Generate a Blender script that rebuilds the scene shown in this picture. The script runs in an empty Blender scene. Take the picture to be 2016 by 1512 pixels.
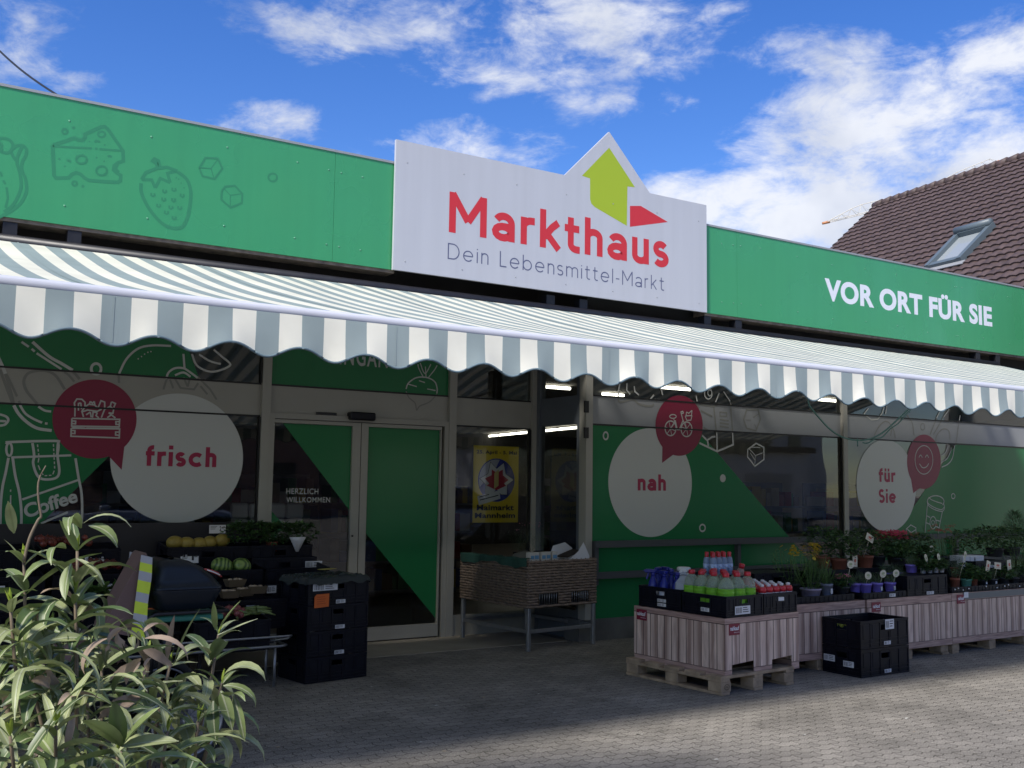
import bpy, math, random
from math import sin, cos, tan, pi, radians, hypot, atan2, sqrt
from mathutils import Vector, Matrix, Euler, noise as mnoise
random.seed(7)
SC = bpy.context.scene
COL = SC.collection

# ------------------------------------------------------------------ camera
CAM_H = 1.6
F_PX, YAW, PITCH, ROLL = 2014.04, .56549, .098577, .013992
_F = Vector((sin(YAW)*cos(PITCH), cos(YAW)*cos(PITCH), sin(PITCH)))
_R = Vector((cos(YAW), -sin(YAW), 0)); _U = _R.cross(_F)
_R, _U = cos(ROLL)*_R + sin(ROLL)*_U, -sin(ROLL)*_R + cos(ROLL)*_U
CAM_P = Vector((0, 0, CAM_H))
cam = bpy.data.objects.new('camera', bpy.data.cameras.new('camera'))
COL.objects.link(cam)
cam.data.sensor_width = 36
cam.data.lens = F_PX/2016*36
cam.data.clip_start = .05
cam.data.clip_end = 3000
cam.matrix_world = Matrix(((_R.x, _U.x, -_F.x, 0), (_R.y, _U.y, -_F.y, 0), (_R.z, _U.z, -_F.z, CAM_H), (0, 0, 0, 1)))
SC.camera = cam

def ray(x, y):
    return _F + _R*((x-1008)/F_PX) - _U*((y-756)/F_PX)
def wy(x, y, Y):        # the point of the photo's pixel (x, y) on the plane at depth Y
    v = ray(x, y); return CAM_P + v*(Y/v.y)
def wz(x, y, Z=0.0):    # ... on the level plane at height Z
    v = ray(x, y); return CAM_P + v*((Z-CAM_H)/v.z)
def wx(x, y, X):
    v = ray(x, y); return CAM_P + v*(X/v.x)

# ------------------------------------------------------------------ light and sky
SUN = Vector((-.60, -.315, .74)).normalized()
sun = bpy.data.objects.new('sun', bpy.data.lights.new('sun', 'SUN'))
COL.objects.link(sun)
sun.data.energy = 4.0
sun.data.angle = radians(8)
sun.data.color = (1, .95, .87)
sun.rotation_euler = SUN.to_track_quat('Z', 'Y').to_euler()
SC.view_settings.view_transform = 'Standard'
SC.view_settings.look = 'None'
SC.view_settings.exposure = 0.42
SC.view_settings.gamma = 1

world = bpy.data.worlds.new('World'); SC.world = world
world.use_nodes = True
NT = world.node_tree; NT.nodes.clear()
def wn(t, **k):
    n = NT.nodes.new(t)
    for a, v in k.items(): setattr(n, a, v)
    return n
def wm(op, a, b=None, c=None):
    n = wn('ShaderNodeMath', operation=op)
    for i, v in enumerate((a, b, c)):
        if v is None: continue
        if isinstance(v, (int, float)): n.inputs[i].default_value = v
        else: NT.links.new(v, n.inputs[i])
    return n.outputs[0]
def wdot(v, d):
    n = wn('ShaderNodeVectorMath', operation='DOT_PRODUCT')
    NT.links.new(v, n.inputs[0]); n.inputs[1].default_value = d
    return n.outputs['Value']
sky = wn('ShaderNodeTexSky', sky_type='NISHITA', sun_disc=False)
sky.sun_elevation = math.asin(SUN.z)
sky.sun_rotation = atan2(SUN.x, SUN.y)
sky.altitude = 100; sky.air_density = 1.0; sky.dust_density = .3; sky.ozone_density = 3.0
hs = wn('ShaderNodeHueSaturation'); hs.inputs['Saturation'].default_value = 1.32; hs.inputs['Hue'].default_value = .517; hs.inputs['Value'].default_value = 1.62
NT.links.new(sky.outputs[0], hs.inputs['Color'])
tc = wn('ShaderNodeTexCoord'); D = tc.outputs['Generated']
sep = wn('ShaderNodeSeparateXYZ'); NT.links.new(D, sep.inputs[0])
dz = wm('ADD', wm('MAXIMUM', sep.outputs[2], 0.0), .16)
comb = wn('ShaderNodeCombineXYZ')
NT.links.new(wm('DIVIDE', sep.outputs[0], dz), comb.inputs[0]); NT.links.new(wm('DIVIDE', sep.outputs[1], dz), comb.inputs[1])
comb.inputs[2].default_value = 3.7
def wnoise(vec, scale, detail, rough, dist=0.0, off=0.0):
    n = wn('ShaderNodeTexNoise', noise_dimensions='3D')
    n.inputs['Scale'].default_value = scale; n.inputs['Detail'].default_value = detail
    n.inputs['Roughness'].default_value = rough; n.inputs['Distortion'].default_value = dist
    if off:
        a = wn('ShaderNodeVectorMath', operation='ADD'); NT.links.new(vec, a.inputs[0]); a.inputs[1].default_value = (off, off*.6, off*.3); vec = a.outputs[0]
    NT.links.new(vec, n.inputs['Vector'])
    return n.outputs['Fac']
nz = wnoise(comb.outputs[0], 1.9, 9, .6, .25)
flat = wn('ShaderNodeVectorMath', operation='MULTIPLY'); NT.links.new(D, flat.inputs[0]); flat.inputs[1].default_value = (1, 1, 2.1)
D2 = flat.outputs[0]
nz2 = wnoise(D2, 8.0, 9, .64, .35, 4.0)
# cloud banks: centre in the photo, half width, half height, weight
CLOUDS = [(60, 30, 150, 120, .9), (540, 30, 210, 60, .7), (860, 20, 330, 100, 1.15), (1130, 40, 400, 110, 1.15), (1340, 20, 160, 60, .7),
          (1010, 110, 320, 75, .95), (560, 250, 140, 70, 1.0), (870, 290, 220, 70, .95), (1190, 205, 130, 62, 1.0), (860, 170, 60, 35, .4),
          (1690, 385, 480, 120, 1.45), (1480, 410, 330, 105, 1.7), (1760, 260, 420, 170, 1.5), (1700, 420, 500, 110, 1.7), (1900, 290, 380, 190, 1.4), (1700, 110, 360, 90, 1.15), (1960, 120, 240, 130, 1.2),
          (1400, 230, 110, 36, .6), (1540, 190, 130, 70, .75), (1350, 150, 180, 45, .4), (1560, 470, 300, 60, .8), (1400, 480, 300, 60, .5), (430, 130, 40, 30, .45), (205, 145, 60, 30, .5), (700, 60, 260, 90, .9), (1250, 90, 260, 90, .8), (960, 130, 260, 75, .9), (1120, 140, 220, 60, .9), (860, 285, 200, 70, 1.15), (740, 280, 160, 60, .7), (1030, 300, 120, 60, .7), (1330, 400, 200, 70, 1.1), (1800, 230, 330, 130, 1.1), (1380, 200, 150, 60, .55), (480, 260, 110, 50, .7), (20, 60, 130, 120, .9)]
tot = None
for cx, cy, sx, sy, wt in CLOUDS:
    d = ray(cx, cy); L = d.length; d = d/L
    r = (_R - d*_R.dot(d)).normalized(); u = d.cross(r)*-1
    a = wm('MULTIPLY', wdot(D, r), F_PX*L/sx); b = wm('MULTIPLY', wdot(D, u), F_PX*L/sy)
    q = wm('SUBTRACT', 1.0, wm('ADD', wm('MULTIPLY', a, a), wm('MULTIPLY', b, b)))
    q = wm('MULTIPLY', wm('MAXIMUM', q, 0.0), wt)
    q = wm('MULTIPLY', q, wm('GREATER_THAN', wdot(D, d), .2))
    tot = q if tot is None else wm('MAXIMUM', tot, q)
# away from the photographed patch of sky the same broken cloud covers about half of it
vd = ray(1008, 200).normalized()
inview = wm('MULTIPLY', wm('SUBTRACT', wdot(D, vd), .72), 8.0)
inview = wm('MINIMUM', wm('MAXIMUM', inview, 0.0), 1.0)
base = wm('MULTIPLY', wm('SUBTRACT', 1.0, inview), .42)
cov = wm('MAXIMUM', wm('MULTIPLY', tot, .58), base)
nz3 = wnoise(D2, 22.0, 7, .62, .5, 11.0)
mixn = wm('ADD', wm('ADD', wm('MULTIPLY', nz, .35), wm('MULTIPLY', nz2, .6)), wm('MULTIPLY', nz3, .3))
dens = wm('ADD', cov, wm('MULTIPLY', wm('SUBTRACT', mixn, .625), 3.3))
dens = wm('MULTIPLY', wm('SUBTRACT', dens, .2), 1.3)
dens = wm('MINIMUM', wm('MAXIMUM', dens, 0.0), 1.0)
soft = wm('SUBTRACT', wm('MULTIPLY', wm('MULTIPLY', dens, dens), 3.0), wm('MULTIPLY', wm('MULTIPLY', wm('MULTIPLY', dens, dens), dens), 2.0))
soft = wm('MULTIPLY', soft, .93)
lit = wnoise(D, 5.0, 5, .55, .1, 9.0)
lit = wm('MINIMUM', wm('MAXIMUM', wm('MULTIPLY', wm('SUBTRACT', lit, .36), 4.0), 0.0), 1.0)
cc = wn('ShaderNodeMix', data_type='RGBA')
NT.links.new(lit, cc.inputs['Factor'])
cc.inputs[6].default_value = (4.6, 5.1, 6.3, 1); cc.inputs[7].default_value = (8.2, 8.4, 8.9, 1)
mx = wn('ShaderNodeMix', data_type='RGBA')
NT.links.new(soft, mx.inputs['Factor']); NT.links.new(hs.outputs[0], mx.inputs[6]); NT.links.new(cc.outputs[2], mx.inputs[7])
bg = wn('ShaderNodeBackground'); bg.inputs['Strength'].default_value = .085
NT.links.new(mx.outputs[2], bg.inputs['Color'])
wo = wn('ShaderNodeOutputWorld'); NT.links.new(bg.outputs[0], wo.inputs[0])

# ------------------------------------------------------------------ materials
MATS = {}
def mat(name, col, rough=.5, metal=0.0, var=.0, vscale=12, spec=.5, bump=.0, bscale=60, transl=0.0, sheen=0.0):
    if name in MATS: return MATS[name]
    m = bpy.data.materials.new(name); m.use_nodes = True
    t = m.node_tree; b = t.nodes['Principled BSDF']
    b.inputs['Base Color'].default_value = (*col, 1); b.inputs['Roughness'].default_value = rough
    b.inputs['Metallic'].default_value = metal; b.inputs['Specular IOR Level'].default_value = spec
    if sheen: b.inputs['Sheen Weight'].default_value = sheen
    co = t.nodes.new('ShaderNodeTexCoord')
    if var:
        n = t.nodes.new('ShaderNodeTexNoise'); n.inputs['Scale'].default_value = vscale; n.inputs['Detail'].default_value = 5
        t.links.new(co.outputs['Object'], n.inputs['Vector'])
        r = t.nodes.new('ShaderNodeValToRGB')
        r.color_ramp.elements[0].position = .3; r.color_ramp.elements[1].position = .7
        r.color_ramp.elements[0].color = (*[c*(1-var) for c in col], 1); r.color_ramp.elements[1].color = (*[min(1, c*(1+var)) for c in col], 1)
        t.links.new(n.outputs['Fac'], r.inputs[0]); t.links.new(r.outputs[0], b.inputs['Base Color'])
        mr = t.nodes.new('ShaderNodeMapRange'); mr.inputs[3].default_value = max(.03, rough-.1); mr.inputs[4].default_value = min(1, rough+.1)
        t.links.new(n.outputs['Fac'], mr.inputs[0]); t.links.new(mr.outputs[0], b.inputs['Roughness'])
    if bump:
        n2 = t.nodes.new('ShaderNodeTexNoise'); n2.inputs['Scale'].default_value = bscale; n2.inputs['Detail'].default_value = 4
        t.links.new(co.outputs['Object'], n2.inputs['Vector'])
        bp = t.nodes.new('ShaderNodeBump'); bp.inputs['Strength'].default_value = bump; bp.inputs['Distance'].default_value = .01
        t.links.new(n2.outputs['Fac'], bp.inputs['Height']); t.links.new(bp.outputs[0], b.inputs['Normal'])
    if transl:
        tr = t.nodes.new('ShaderNodeBsdfTranslucent'); ms = t.nodes.new('ShaderNodeMixShader'); ms.inputs[0].default_value = transl
        src = b.inputs['Base Color'].links[0].from_socket if b.inputs['Base Color'].links else None
        if src: t.links.new(src, tr.inputs[0])
        else: tr.inputs[0].default_value = (*col, 1)
        o = t.nodes['Material Output']
        t.links.new(b.outputs[0], ms.inputs[1]); t.links.new(tr.outputs[0], ms.inputs[2]); t.links.new(ms.outputs[0], o.inputs[0])
    MATS[name] = m
    return m
def glass(name, tint=(.8, .84, .82), ior=1.5):
    if name in MATS: return MATS[name]
    m = bpy.data.materials.new(name); m.use_nodes = True; t = m.node_tree; t.nodes.clear()
    o = t.nodes.new('ShaderNodeOutputMaterial'); ms = t.nodes.new('ShaderNodeMixShader')
    tr = t.nodes.new('ShaderNodeBsdfTransparent'); tr.inputs[0].default_value = (*tint, 1)
    gl = t.nodes.new('ShaderNodeBsdfGlossy'); gl.inputs['Roughness'].default_value = .012
    gl.inputs[0].default_value = (.95, .97, 1, 1)
    fr = t.nodes.new('ShaderNodeFresnel'); fr.inputs[0].default_value = ior
    mu = t.nodes.new('ShaderNodeMath'); mu.operation = 'MULTIPLY'; mu.inputs[1].default_value = 1.5; mu.use_clamp = True
    t.links.new(fr.outputs[0], mu.inputs[0]); t.links.new(mu.outputs[0], ms.inputs[0])
    t.links.new(tr.outputs[0], ms.inputs[1]); t.links.new(gl.outputs[0], ms.inputs[2]); t.links.new(ms.outputs[0], o.inputs[0])
    # the panes are not dead flat: a faint long-wave ripple bends what they mirror
    co = t.nodes.new('ShaderNodeTexCoord'); n = t.nodes.new('ShaderNodeTexNoise'); n.inputs['Scale'].default_value = 1.3; n.inputs['Detail'].default_value = 1
    bp = t.nodes.new('ShaderNodeBump'); bp.inputs['Strength'].default_value = .05; bp.inputs['Distance'].default_value = .05
    t.links.new(co.outputs['Object'], n.inputs['Vector']); t.links.new(n.outputs['Fac'], bp.inputs['Height']); t.links.new(bp.outputs[0], gl.inputs['Normal'])
    MATS[name] = m
    return m
def emit(name, col, s):
    if name in MATS: return MATS[name]
    m = bpy.data.materials.new(name); m.use_nodes = True; t = m.node_tree
    b = t.nodes['Principled BSDF']; b.inputs['Base Color'].default_value = (*col, 1)
    b.inputs['Emission Color'].default_value = (*col, 1); b.inputs['Emission Strength'].default_value = s
    MATS[name] = m
    return m

# ------------------------------------------------------------------ mesh builder
WL = {}
class MB:
    def __init__(s): s.v = []; s.f = []; s.m = []; s.sm = []
    def add(s, vs, fs, mi=0, smooth=False):
        o = len(s.v); s.v += [tuple(v) for v in vs]
        for f in fs: s.f.append([o+i for i in f]); s.m.append(mi); s.sm.append(smooth)
        return s
    def box(s, x0, x1, y0, y1, z0, z1, mi=0, rot=None, piv=None):
        vs = [Vector((x, y, z)) for z in (z0, z1) for y in (y0, y1) for x in (x0, x1)]
        if rot is not None:
            p = Vector(piv) if piv is not None else Vector(((x0+x1)/2, (y0+y1)/2, (z0+z1)/2))
            R = Euler(rot).to_matrix(); vs = [R @ (v-p) + p for v in vs]
        return s.add(vs, [(0, 2, 3, 1), (4, 5, 7, 6), (0, 1, 5, 4), (2, 6, 7, 3), (0, 4, 6, 2), (1, 3, 7, 5)], mi)
    def bbox(s, x0, x1, y0, y1, z0, z1, c=.004, mi=0):     # box with its edges chamfered
        vs = []; idx = {}
        for ix, x in enumerate((x0, x1)):
            for iy, y in enumerate((y0, y1)):
                for iz, z in enumerate((z0, z1)):
                    sx, sy, sz = (1, -1)[ix]*c, (1, -1)[iy]*c, (1, -1)[iz]*c
                    for k, p in enumerate(((x, y+sy, z+sz), (x+sx, y, z+sz), (x+sx, y+sy, z))):
                        idx[ix, iy, iz, k] = len(vs); vs.append(p)
        g = lambda a, b, d, k: idx[a, b, d, k]
        fs = []
        for a in (0, 1):
            fs.append([g(a, 0, 0, 0), g(a, 1, 0, 0), g(a, 1, 1, 0), g(a, 0, 1, 0)][::(-1, 1)[a]])
            fs.append([g(0, a, 0, 1), g(1, a, 0, 1), g(1, a, 1, 1), g(0, a, 1, 1)][::(1, -1)[a]])
            fs.append([g(0, 0, a, 2), g(1, 0, a, 2), g(1, 1, a, 2), g(0, 1, a, 2)][::(-1, 1)[a]])
            for b in (0, 1):
                fs.append([g(a, b, 0, 0), g(a, b, 1, 0), g(a, b, 1, 1), g(a, b, 0, 1)])
                fs.append([g(a, 0, b, 0), g(a, 1, b, 0), g(a, 1, b, 2), g(a, 0, b, 2)])
                fs.append([g(0, a, b, 1), g(1, a, b, 1), g(1, a, b, 2), g(0, a, b, 2)])
                for d in (0, 1): fs.append([g(a, b, d, 0), g(a, b, d, 1), g(a, b, d, 2)])
        return s.add(vs, fs, mi)
    def tube(s, pts, r, n=8, mi=0, cap=True):
        P = [Vector(p) for p in pts]; rings = []
        if not hasattr(r, '__len__'): r = [r]*len(P)
        up = None
        for i, p in enumerate(P):
            t = (P[min(i+1, len(P)-1)] - P[max(i-1, 0)]).normalized()
            if up is None: up = Vector((0, 0, 1)) if abs(t.z) < .9 else Vector((1, 0, 0))
            a = t.cross(up); a = a.normalized() if a.length > 1e-6 else t.orthogonal().normalized()
            b = a.cross(t).normalized(); up = b
            rings.append([p + (a*cos(2*pi*k/n) + b*sin(2*pi*k/n))*r[i] for k in range(n)])
        vs = [v for q in rings for v in q]; fs = []
        for i in range(len(P)-1):
            for k in range(n): fs.append((i*n+k, i*n+(k+1) % n, (i+1)*n+(k+1) % n, (i+1)*n+k))
        if cap: fs.append(tuple(range(n))[::-1]); fs.append(tuple((len(P)-1)*n+k for k in range(n)))
        return s.add(vs, fs, mi, True)
    def lathe(s, prof, cx=0, cy=0, cz=0, n=16, mi=0, M=None, sq=0.0):
        vs = []; fs = []
        for r, z in prof:
            for k in range(n):
                a = 2*pi*k/n; q = r
                if sq: q = r*(1-sq+sq/max(abs(cos(a)), abs(sin(a))))
                p = Vector((q*cos(a), q*sin(a), z))
                if M is not None: p = M @ p
                vs.append((p.x+cx, p.y+cy, p.z+cz))
        for i in range(len(prof)-1):
            for k in range(n): fs.append((i*n+k, i*n+(k+1) % n, (i+1)*n+(k+1) % n, (i+1)*n+k))
        if prof[0][0] > 1e-4: fs.append(tuple(range(n))[::-1])
        if prof[-1][0] > 1e-4: fs.append(tuple((len(prof)-1)*n+k for k in range(n)))
        return s.add(vs, fs, mi, True)
    def poly(s, pts, thick=0.0, nrm=(0, 1, 0), mi=0):
        n = len(pts); P = [Vector(p) for p in pts]
        if not thick: return s.add(P, [tuple(range(n))], mi)
        q = Vector(nrm)*thick
        return s.add(P + [p+q for p in P], [tuple(range(n)), tuple(range(n, 2*n))[::-1]] + [(i, n+i, n+(i+1) % n, (i+1) % n) for i in range(n)], mi)
    def build(s, name, mats, parent=None, world=False, bevel=0):
        me = bpy.data.meshes.new(name)
        vs = s.v
        if world and parent is not None:
            o = WL[parent]; vs = [(x-o[0], y-o[1], z-o[2]) for x, y, z in vs]
        me.from_pydata(vs, [], s.f)
        for m in (mats if isinstance(mats, (list, tuple)) else [mats]): me.materials.append(m)
        me.polygons.foreach_set('material_index', s.m); me.polygons.foreach_set('use_smooth', s.sm)
        me.update()
        ob = bpy.data.objects.new(name, me); COL.objects.link(ob)
        if parent is not None: ob.parent = parent; WL[ob] = WL[parent]
        else: WL[ob] = (0, 0, 0)
        if bevel:
            bm = ob.modifiers.new('bevel', 'BEVEL'); bm.width = bevel; bm.segments = 2; bm.limit_method = 'ANGLE'; bm.angle_limit = radians(50)
        return ob
def thing(name, label, cat, loc=(0, 0, 0), rz=0.0, group=None, rx=0.0):
    o = bpy.data.objects.new(name, None); COL.objects.link(o)
    o.location = loc; o.rotation_euler = (rx, 0, rz); o.empty_display_size = .1
    o['label'] = label; o['category'] = cat
    if group: o['group'] = group
    WL[o] = tuple(loc)
    return o
def tag(o, label, cat, group=None, kind=None):
    o['label'] = label; o['category'] = cat
    if group: o['group'] = group
    if kind: o['kind'] = kind
    return o
def struct(o): o['kind'] = 'structure'; return o
KIDS = {}
def kids(o):
    return [c for c in bpy.data.objects if c.parent == o]
def dup(root, loc, rz, label, group=None, rx=None):
    def cp(o, par):
        c = o.copy(); COL.objects.link(c); c.parent = par
        for k in list(o.children): cp(k, c)
        return c
    r = cp(root, None); r.location = loc
    r.rotation_euler = (root.rotation_euler[0] if rx is None else rx, 0, rz); r['label'] = label
    if group: r['group'] = group
    return r

# flat drawing on an upright plane -----------------------------------
def strokes(mb, lines, width, Y, conv=None, closed=False, smooth=0, mi=0):
    for ln in lines:
        pts = [(conv(*p) if conv else p) for p in ln]
        P = [wy(x, y, Y) for x, y in pts]
        P = [(p.x, p.z) for p in P]
        if smooth and len(P) > 2: P = crom(P, smooth, closed)
        ribbon(mb, P, width, Y, closed, mi)
def crom(P, k, closed=False):
    n = len(P); out = []
    for i in range(n if closed else n-1):
        g = lambda j: P[j % n] if closed else P[min(max(j, 0), n-1)]
        a, b, c, d = g(i-1), g(i), g(i+1), g(i+2)
        for q in range(k):
            t = q/k
            out.append(tuple(.5*(2*b[e] + (c[e]-a[e])*t + (2*a[e]-5*b[e]+4*c[e]-d[e])*t*t + (3*b[e]-a[e]-3*c[e]+d[e])*t**3) for e in range(len(b))))
    if not closed: out.append(P[-1])
    return out
_rk = [0]
def ribbon(mb, P, w, Y, closed=False, mi=0):
    # a hairpin corner starts a new strip, so that a strip never folds over itself
    if closed: P = list(P)+[P[0]]; closed = False
    for i in range(1, len(P)-1):
        d1 = Vector((P[i][0]-P[i-1][0], P[i][1]-P[i-1][1])); d2 = Vector((P[i+1][0]-P[i][0], P[i+1][1]-P[i][1]))
        if d1.length > 0 and d2.length > 0 and d1.normalized().dot(d2.normalized()) < -.15:
            ribbon(mb, P[:i+1], w, Y, False, mi); ribbon(mb, P[i:], w, Y, False, mi); return
    n = len(P); h = w/2; L = []; R = []
    for i in range(n):
        a = P[(i-1) % n] if (closed or i) else P[i]; b = P[(i+1) % n] if (closed or i < n-1) else P[i]
        c = P[i]
        d1 = (c[0]-a[0], c[1]-a[1]); d2 = (b[0]-c[0], b[1]-c[1])
        l1 = hypot(*d1) or 1; l2 = hypot(*d2) or 1
        if hypot(*d1) == 0: d1, l1 = d2, l2
        if hypot(*d2) == 0: d2, l2 = d1, l1
        n1 = (-d1[1]/l1, d1[0]/l1); n2 = (-d2[1]/l2, d2[0]/l2)
        mx_, my_ = n1[0]+n2[0], n1[1]+n2[1]; ml = hypot(mx_, my_)
        if ml < .35: mx_, my_, k = n1[0], n1[1], h
        else: mx_, my_ = mx_/ml, my_/ml; k = min(h/max(.4, mx_*n1[0]+my_*n1[1]), 2*h)
        L.append((c[0]+mx_*k, Y, c[1]+my_*k)); R.append((c[0]-mx_*k, Y, c[1]-my_*k))
    Y = Y - (_rk[0] % 9)*.00009; _rk[0] += 1
    vs = [(p[0], Y, p[2]) for p in L + R]
    fs = [(i, (i+1) % n, n+(i+1) % n, n+i) for i in range(n if closed else n-1)]
    mb.add(vs, fs, mi)
def ell(cx, cy, rx, ry, n=28, a0=0, a1=360):
    m = n if a1-a0 >= 360 else n+1
    return [(cx+rx*cos(radians(a0+(a1-a0)*i/n)), cy+ry*sin(radians(a0+(a1-a0)*i/n))) for i in range(m)]
def disc(mb, cx, cy, rx, ry, Y, n=64, mi=0, conv=None):
    pts = ell(cx, cy, rx, ry, n)
    mb.poly([wy(*(conv(*p) if conv else p), Y) for p in pts], mi=mi)
def K(ox, oy, s): return lambda x, y: (ox+x*s, oy+y*s)

_tcache = {}
def text_geo(s, off=0.0, space=1.0, shear=0.0):
    k = (s, off, space, shear)
    if k in _tcache: return _tcache[k]
    cu = bpy.data.curves.new('lettering', 'FONT'); cu.body = s; cu.offset = off; cu.space_character = space; cu.shear = shear
    cu.resolution_u = 6; cu.fill_mode = 'FRONT'
    ob = bpy.data.objects.new('lettering', cu); COL.objects.link(ob)
    dg = bpy.context.evaluated_depsgraph_get(); me = bpy.data.meshes.new_from_object(ob.evaluated_get(dg))
    vs = [tuple(v.co) for v in me.vertices]; fs = [tuple(p.vertices) for p in me.polygons]
    bpy.data.objects.remove(ob); bpy.data.curves.remove(cu); bpy.data.meshes.remove(me)
    x0 = min(v[0] for v in vs); x1 = max(v[0] for v in vs); y0 = min(v[1] for v in vs); y1 = max(v[1] for v in vs)
    _tcache[k] = ([((v[0]-x0)/(x1-x0), (v[1]-y0)/(y1-y0)) for v in vs], fs)
    return _tcache[k]
def text(mb, s, frame, off=0.0, space=1.0, mi=0, shear=0.0):
    """frame: function (u, v) in 0..1 -> world point"""
    vs, fs = text_geo(s, off, space, shear)
    mb.add([frame(u, v) for u, v in vs], fs, mi)
def fr_xz(x0, x1, z0, z1, Y): return lambda u, v: (x0+(x1-x0)*u, Y, z0+(z1-z0)*v)
def fr_px(xl, yb, xr, yt, Y):      # from the lower-left and upper-right pixel on the plane
    a = wy(xl, yb, Y); b = wy(xr, yt, Y); return fr_xz(a.x, b.x, a.z, b.z, Y)
def fr_quad(o, u_, v_):
    o, u_, v_ = Vector(o), Vector(u_), Vector(v_); return lambda u, v: o + u_*u + v_*v

# a plain geometric sans drawn with strokes of even weight: x-height 1, capitals and ascenders 1.42
def _arc(cx, cy, rx, ry, a0, a1, n=14): return [(cx+rx*cos(radians(a0+(a1-a0)*i/n)), cy+ry*sin(radians(a0+(a1-a0)*i/n))) for i in range(n+1)]
def glyph(c, s):
    b, t = s/2, 1-s/2; A = 1.42; e = s/2
    w = .66-s*.1; rr = (t-b)/2; m = .5
    arch = [(e, .45)] + _arc(e+(w-s)/2, t-(w-s)/2, (w-s)/2, (w-s)/2, 180, 0) + [(w-e, 0)]
    if c == 'n': return [[(e, 0), (e, 1)], arch], w
    if c == 'h': return [[(e, 0), (e, A)], arch], w
    if c == 'm': 
        k = w-s; a2 = [(x+k, y) for x, y in arch]
        return [[(e, 0), (e, 1)], arch, a2], w+k
    if c == 'r': return [[(e, 0), (e, 1)], [(e, .42)]+_arc(e+.24, t-.24, .24, .24, 180, 90)+[(e+.34, t)]], .34+e
    if c in 'uü':
        q = [[(e, 1)]+_arc(e+(w-s)/2, b+(w-s)/2, (w-s)/2, (w-s)/2, 180, 360)+[(w-e, .6)], [(w-e, 0), (w-e, 1)]]
        if c == 'ü': q += [[(w*.5-.17-e*.7, 1.27), (w*.5-.17+e*.7, 1.27)], [(w*.5+.17-e*.7, 1.27), (w*.5+.17+e*.7, 1.27)]]
        return q, w
    if c == 'a':
        W = w+.06
        return [_arc(W/2, t-.26, W/2-e, .26, 155, 0)+[(W-e, 0)], _arc(W/2-.02, b+.20, W/2-e+.0, .20, -30, 330), [(W/2-.06, b+.40), (W-e, b+.40)]], W
    if c == 'k': return [[(e, 0), (e, A)], [(e+.04, .40), (.40, .78), (.60, 1.0)], [(.22, .56), (.62, 0)]], .66
    if c == 't': return [[(.2, 1.30)]+[(.2, b+.2)]+_arc(.2+.19, b+.19, .19, .19, 180, 270)+[(.5, b)], [(0, t), (.48, t)]], .5
    if c == 'f': return [[(.18, 0)]+[(.18, A-e-.2)]+_arc(.18+.2, A-e-.2, .2, .2, 180, 80), [(0, t), (.46, t)]], .46
    if c == 's':
        r1 = (t-b)/4
        return [_arc(.27, t-r1, .27-e+.02, r1, 30, 270)+_arc(.27, b+r1, .29-e+.02, r1, 90, -150)], .56
    if c == 'S':
        r1 = (A-s)/4
        return [_arc(.38, A-e-r1, .36-e, r1, 35, 270)+_arc(.38, e+r1, .39-e, r1, 90, -150)], .77
    if c == 'i': return [[(e, 0), (e, 1)], [(e, 1.18), (e, 1.18+s*1.05)]], s
    if c == 'c': return [_arc(.45, m, .45-e, rr, 45, 315)], .80
    if c == 'e': return [_arc(.45, m, .45-e, rr, -40, -360)+[(.08, m)]], .90
    if c == 'l': return [[(e, 0), (e, A)]], s
    if c == 'b': return [[(e, 0), (e, A)], _arc(.44, m, .44-e, rr, 0, 360)], .88
    if c == 'D': return [[(e, 0), (e, A)], [(e, e)]+_arc(.45, A/2, .58-e, A/2-e, -90, 90)+[(e, A-e)]], 1.03
    if c == 'L': return [[(e, A), (e, e), (.62, e)]], .62
    if c == '-': return [[(0, .5), (.36, .5)]], .36
    if c == 'M': return [[(e, 0), (e, A)], [(e, A-s*.2), (.56, .46), (1.12-e, A-s*.2)], [(1.12-e, 0), (1.12-e, A)]], 1.12
    return [], .42
def slettering(mb, txt, s, gap, x0, x1, z0, z1, Y, asc=1.42):
    """fit the string between x0 and x1 with z0 the baseline and z1 the ascender height"""
    pen = 0; out = []
    for c in txt:
        g, w = glyph(c, s); out += [[(x+pen, y) for x, y in ln] for ln in g]; pen += w+gap
    W = pen-gap; sx = (x1-x0)/W; sz = (z1-z0)/asc
    for ln in out:
        ribbon(mb, [(x0+x*sx, z0+y*sz) for x, y in ln], s*(sx+sz)/2, Y)
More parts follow.
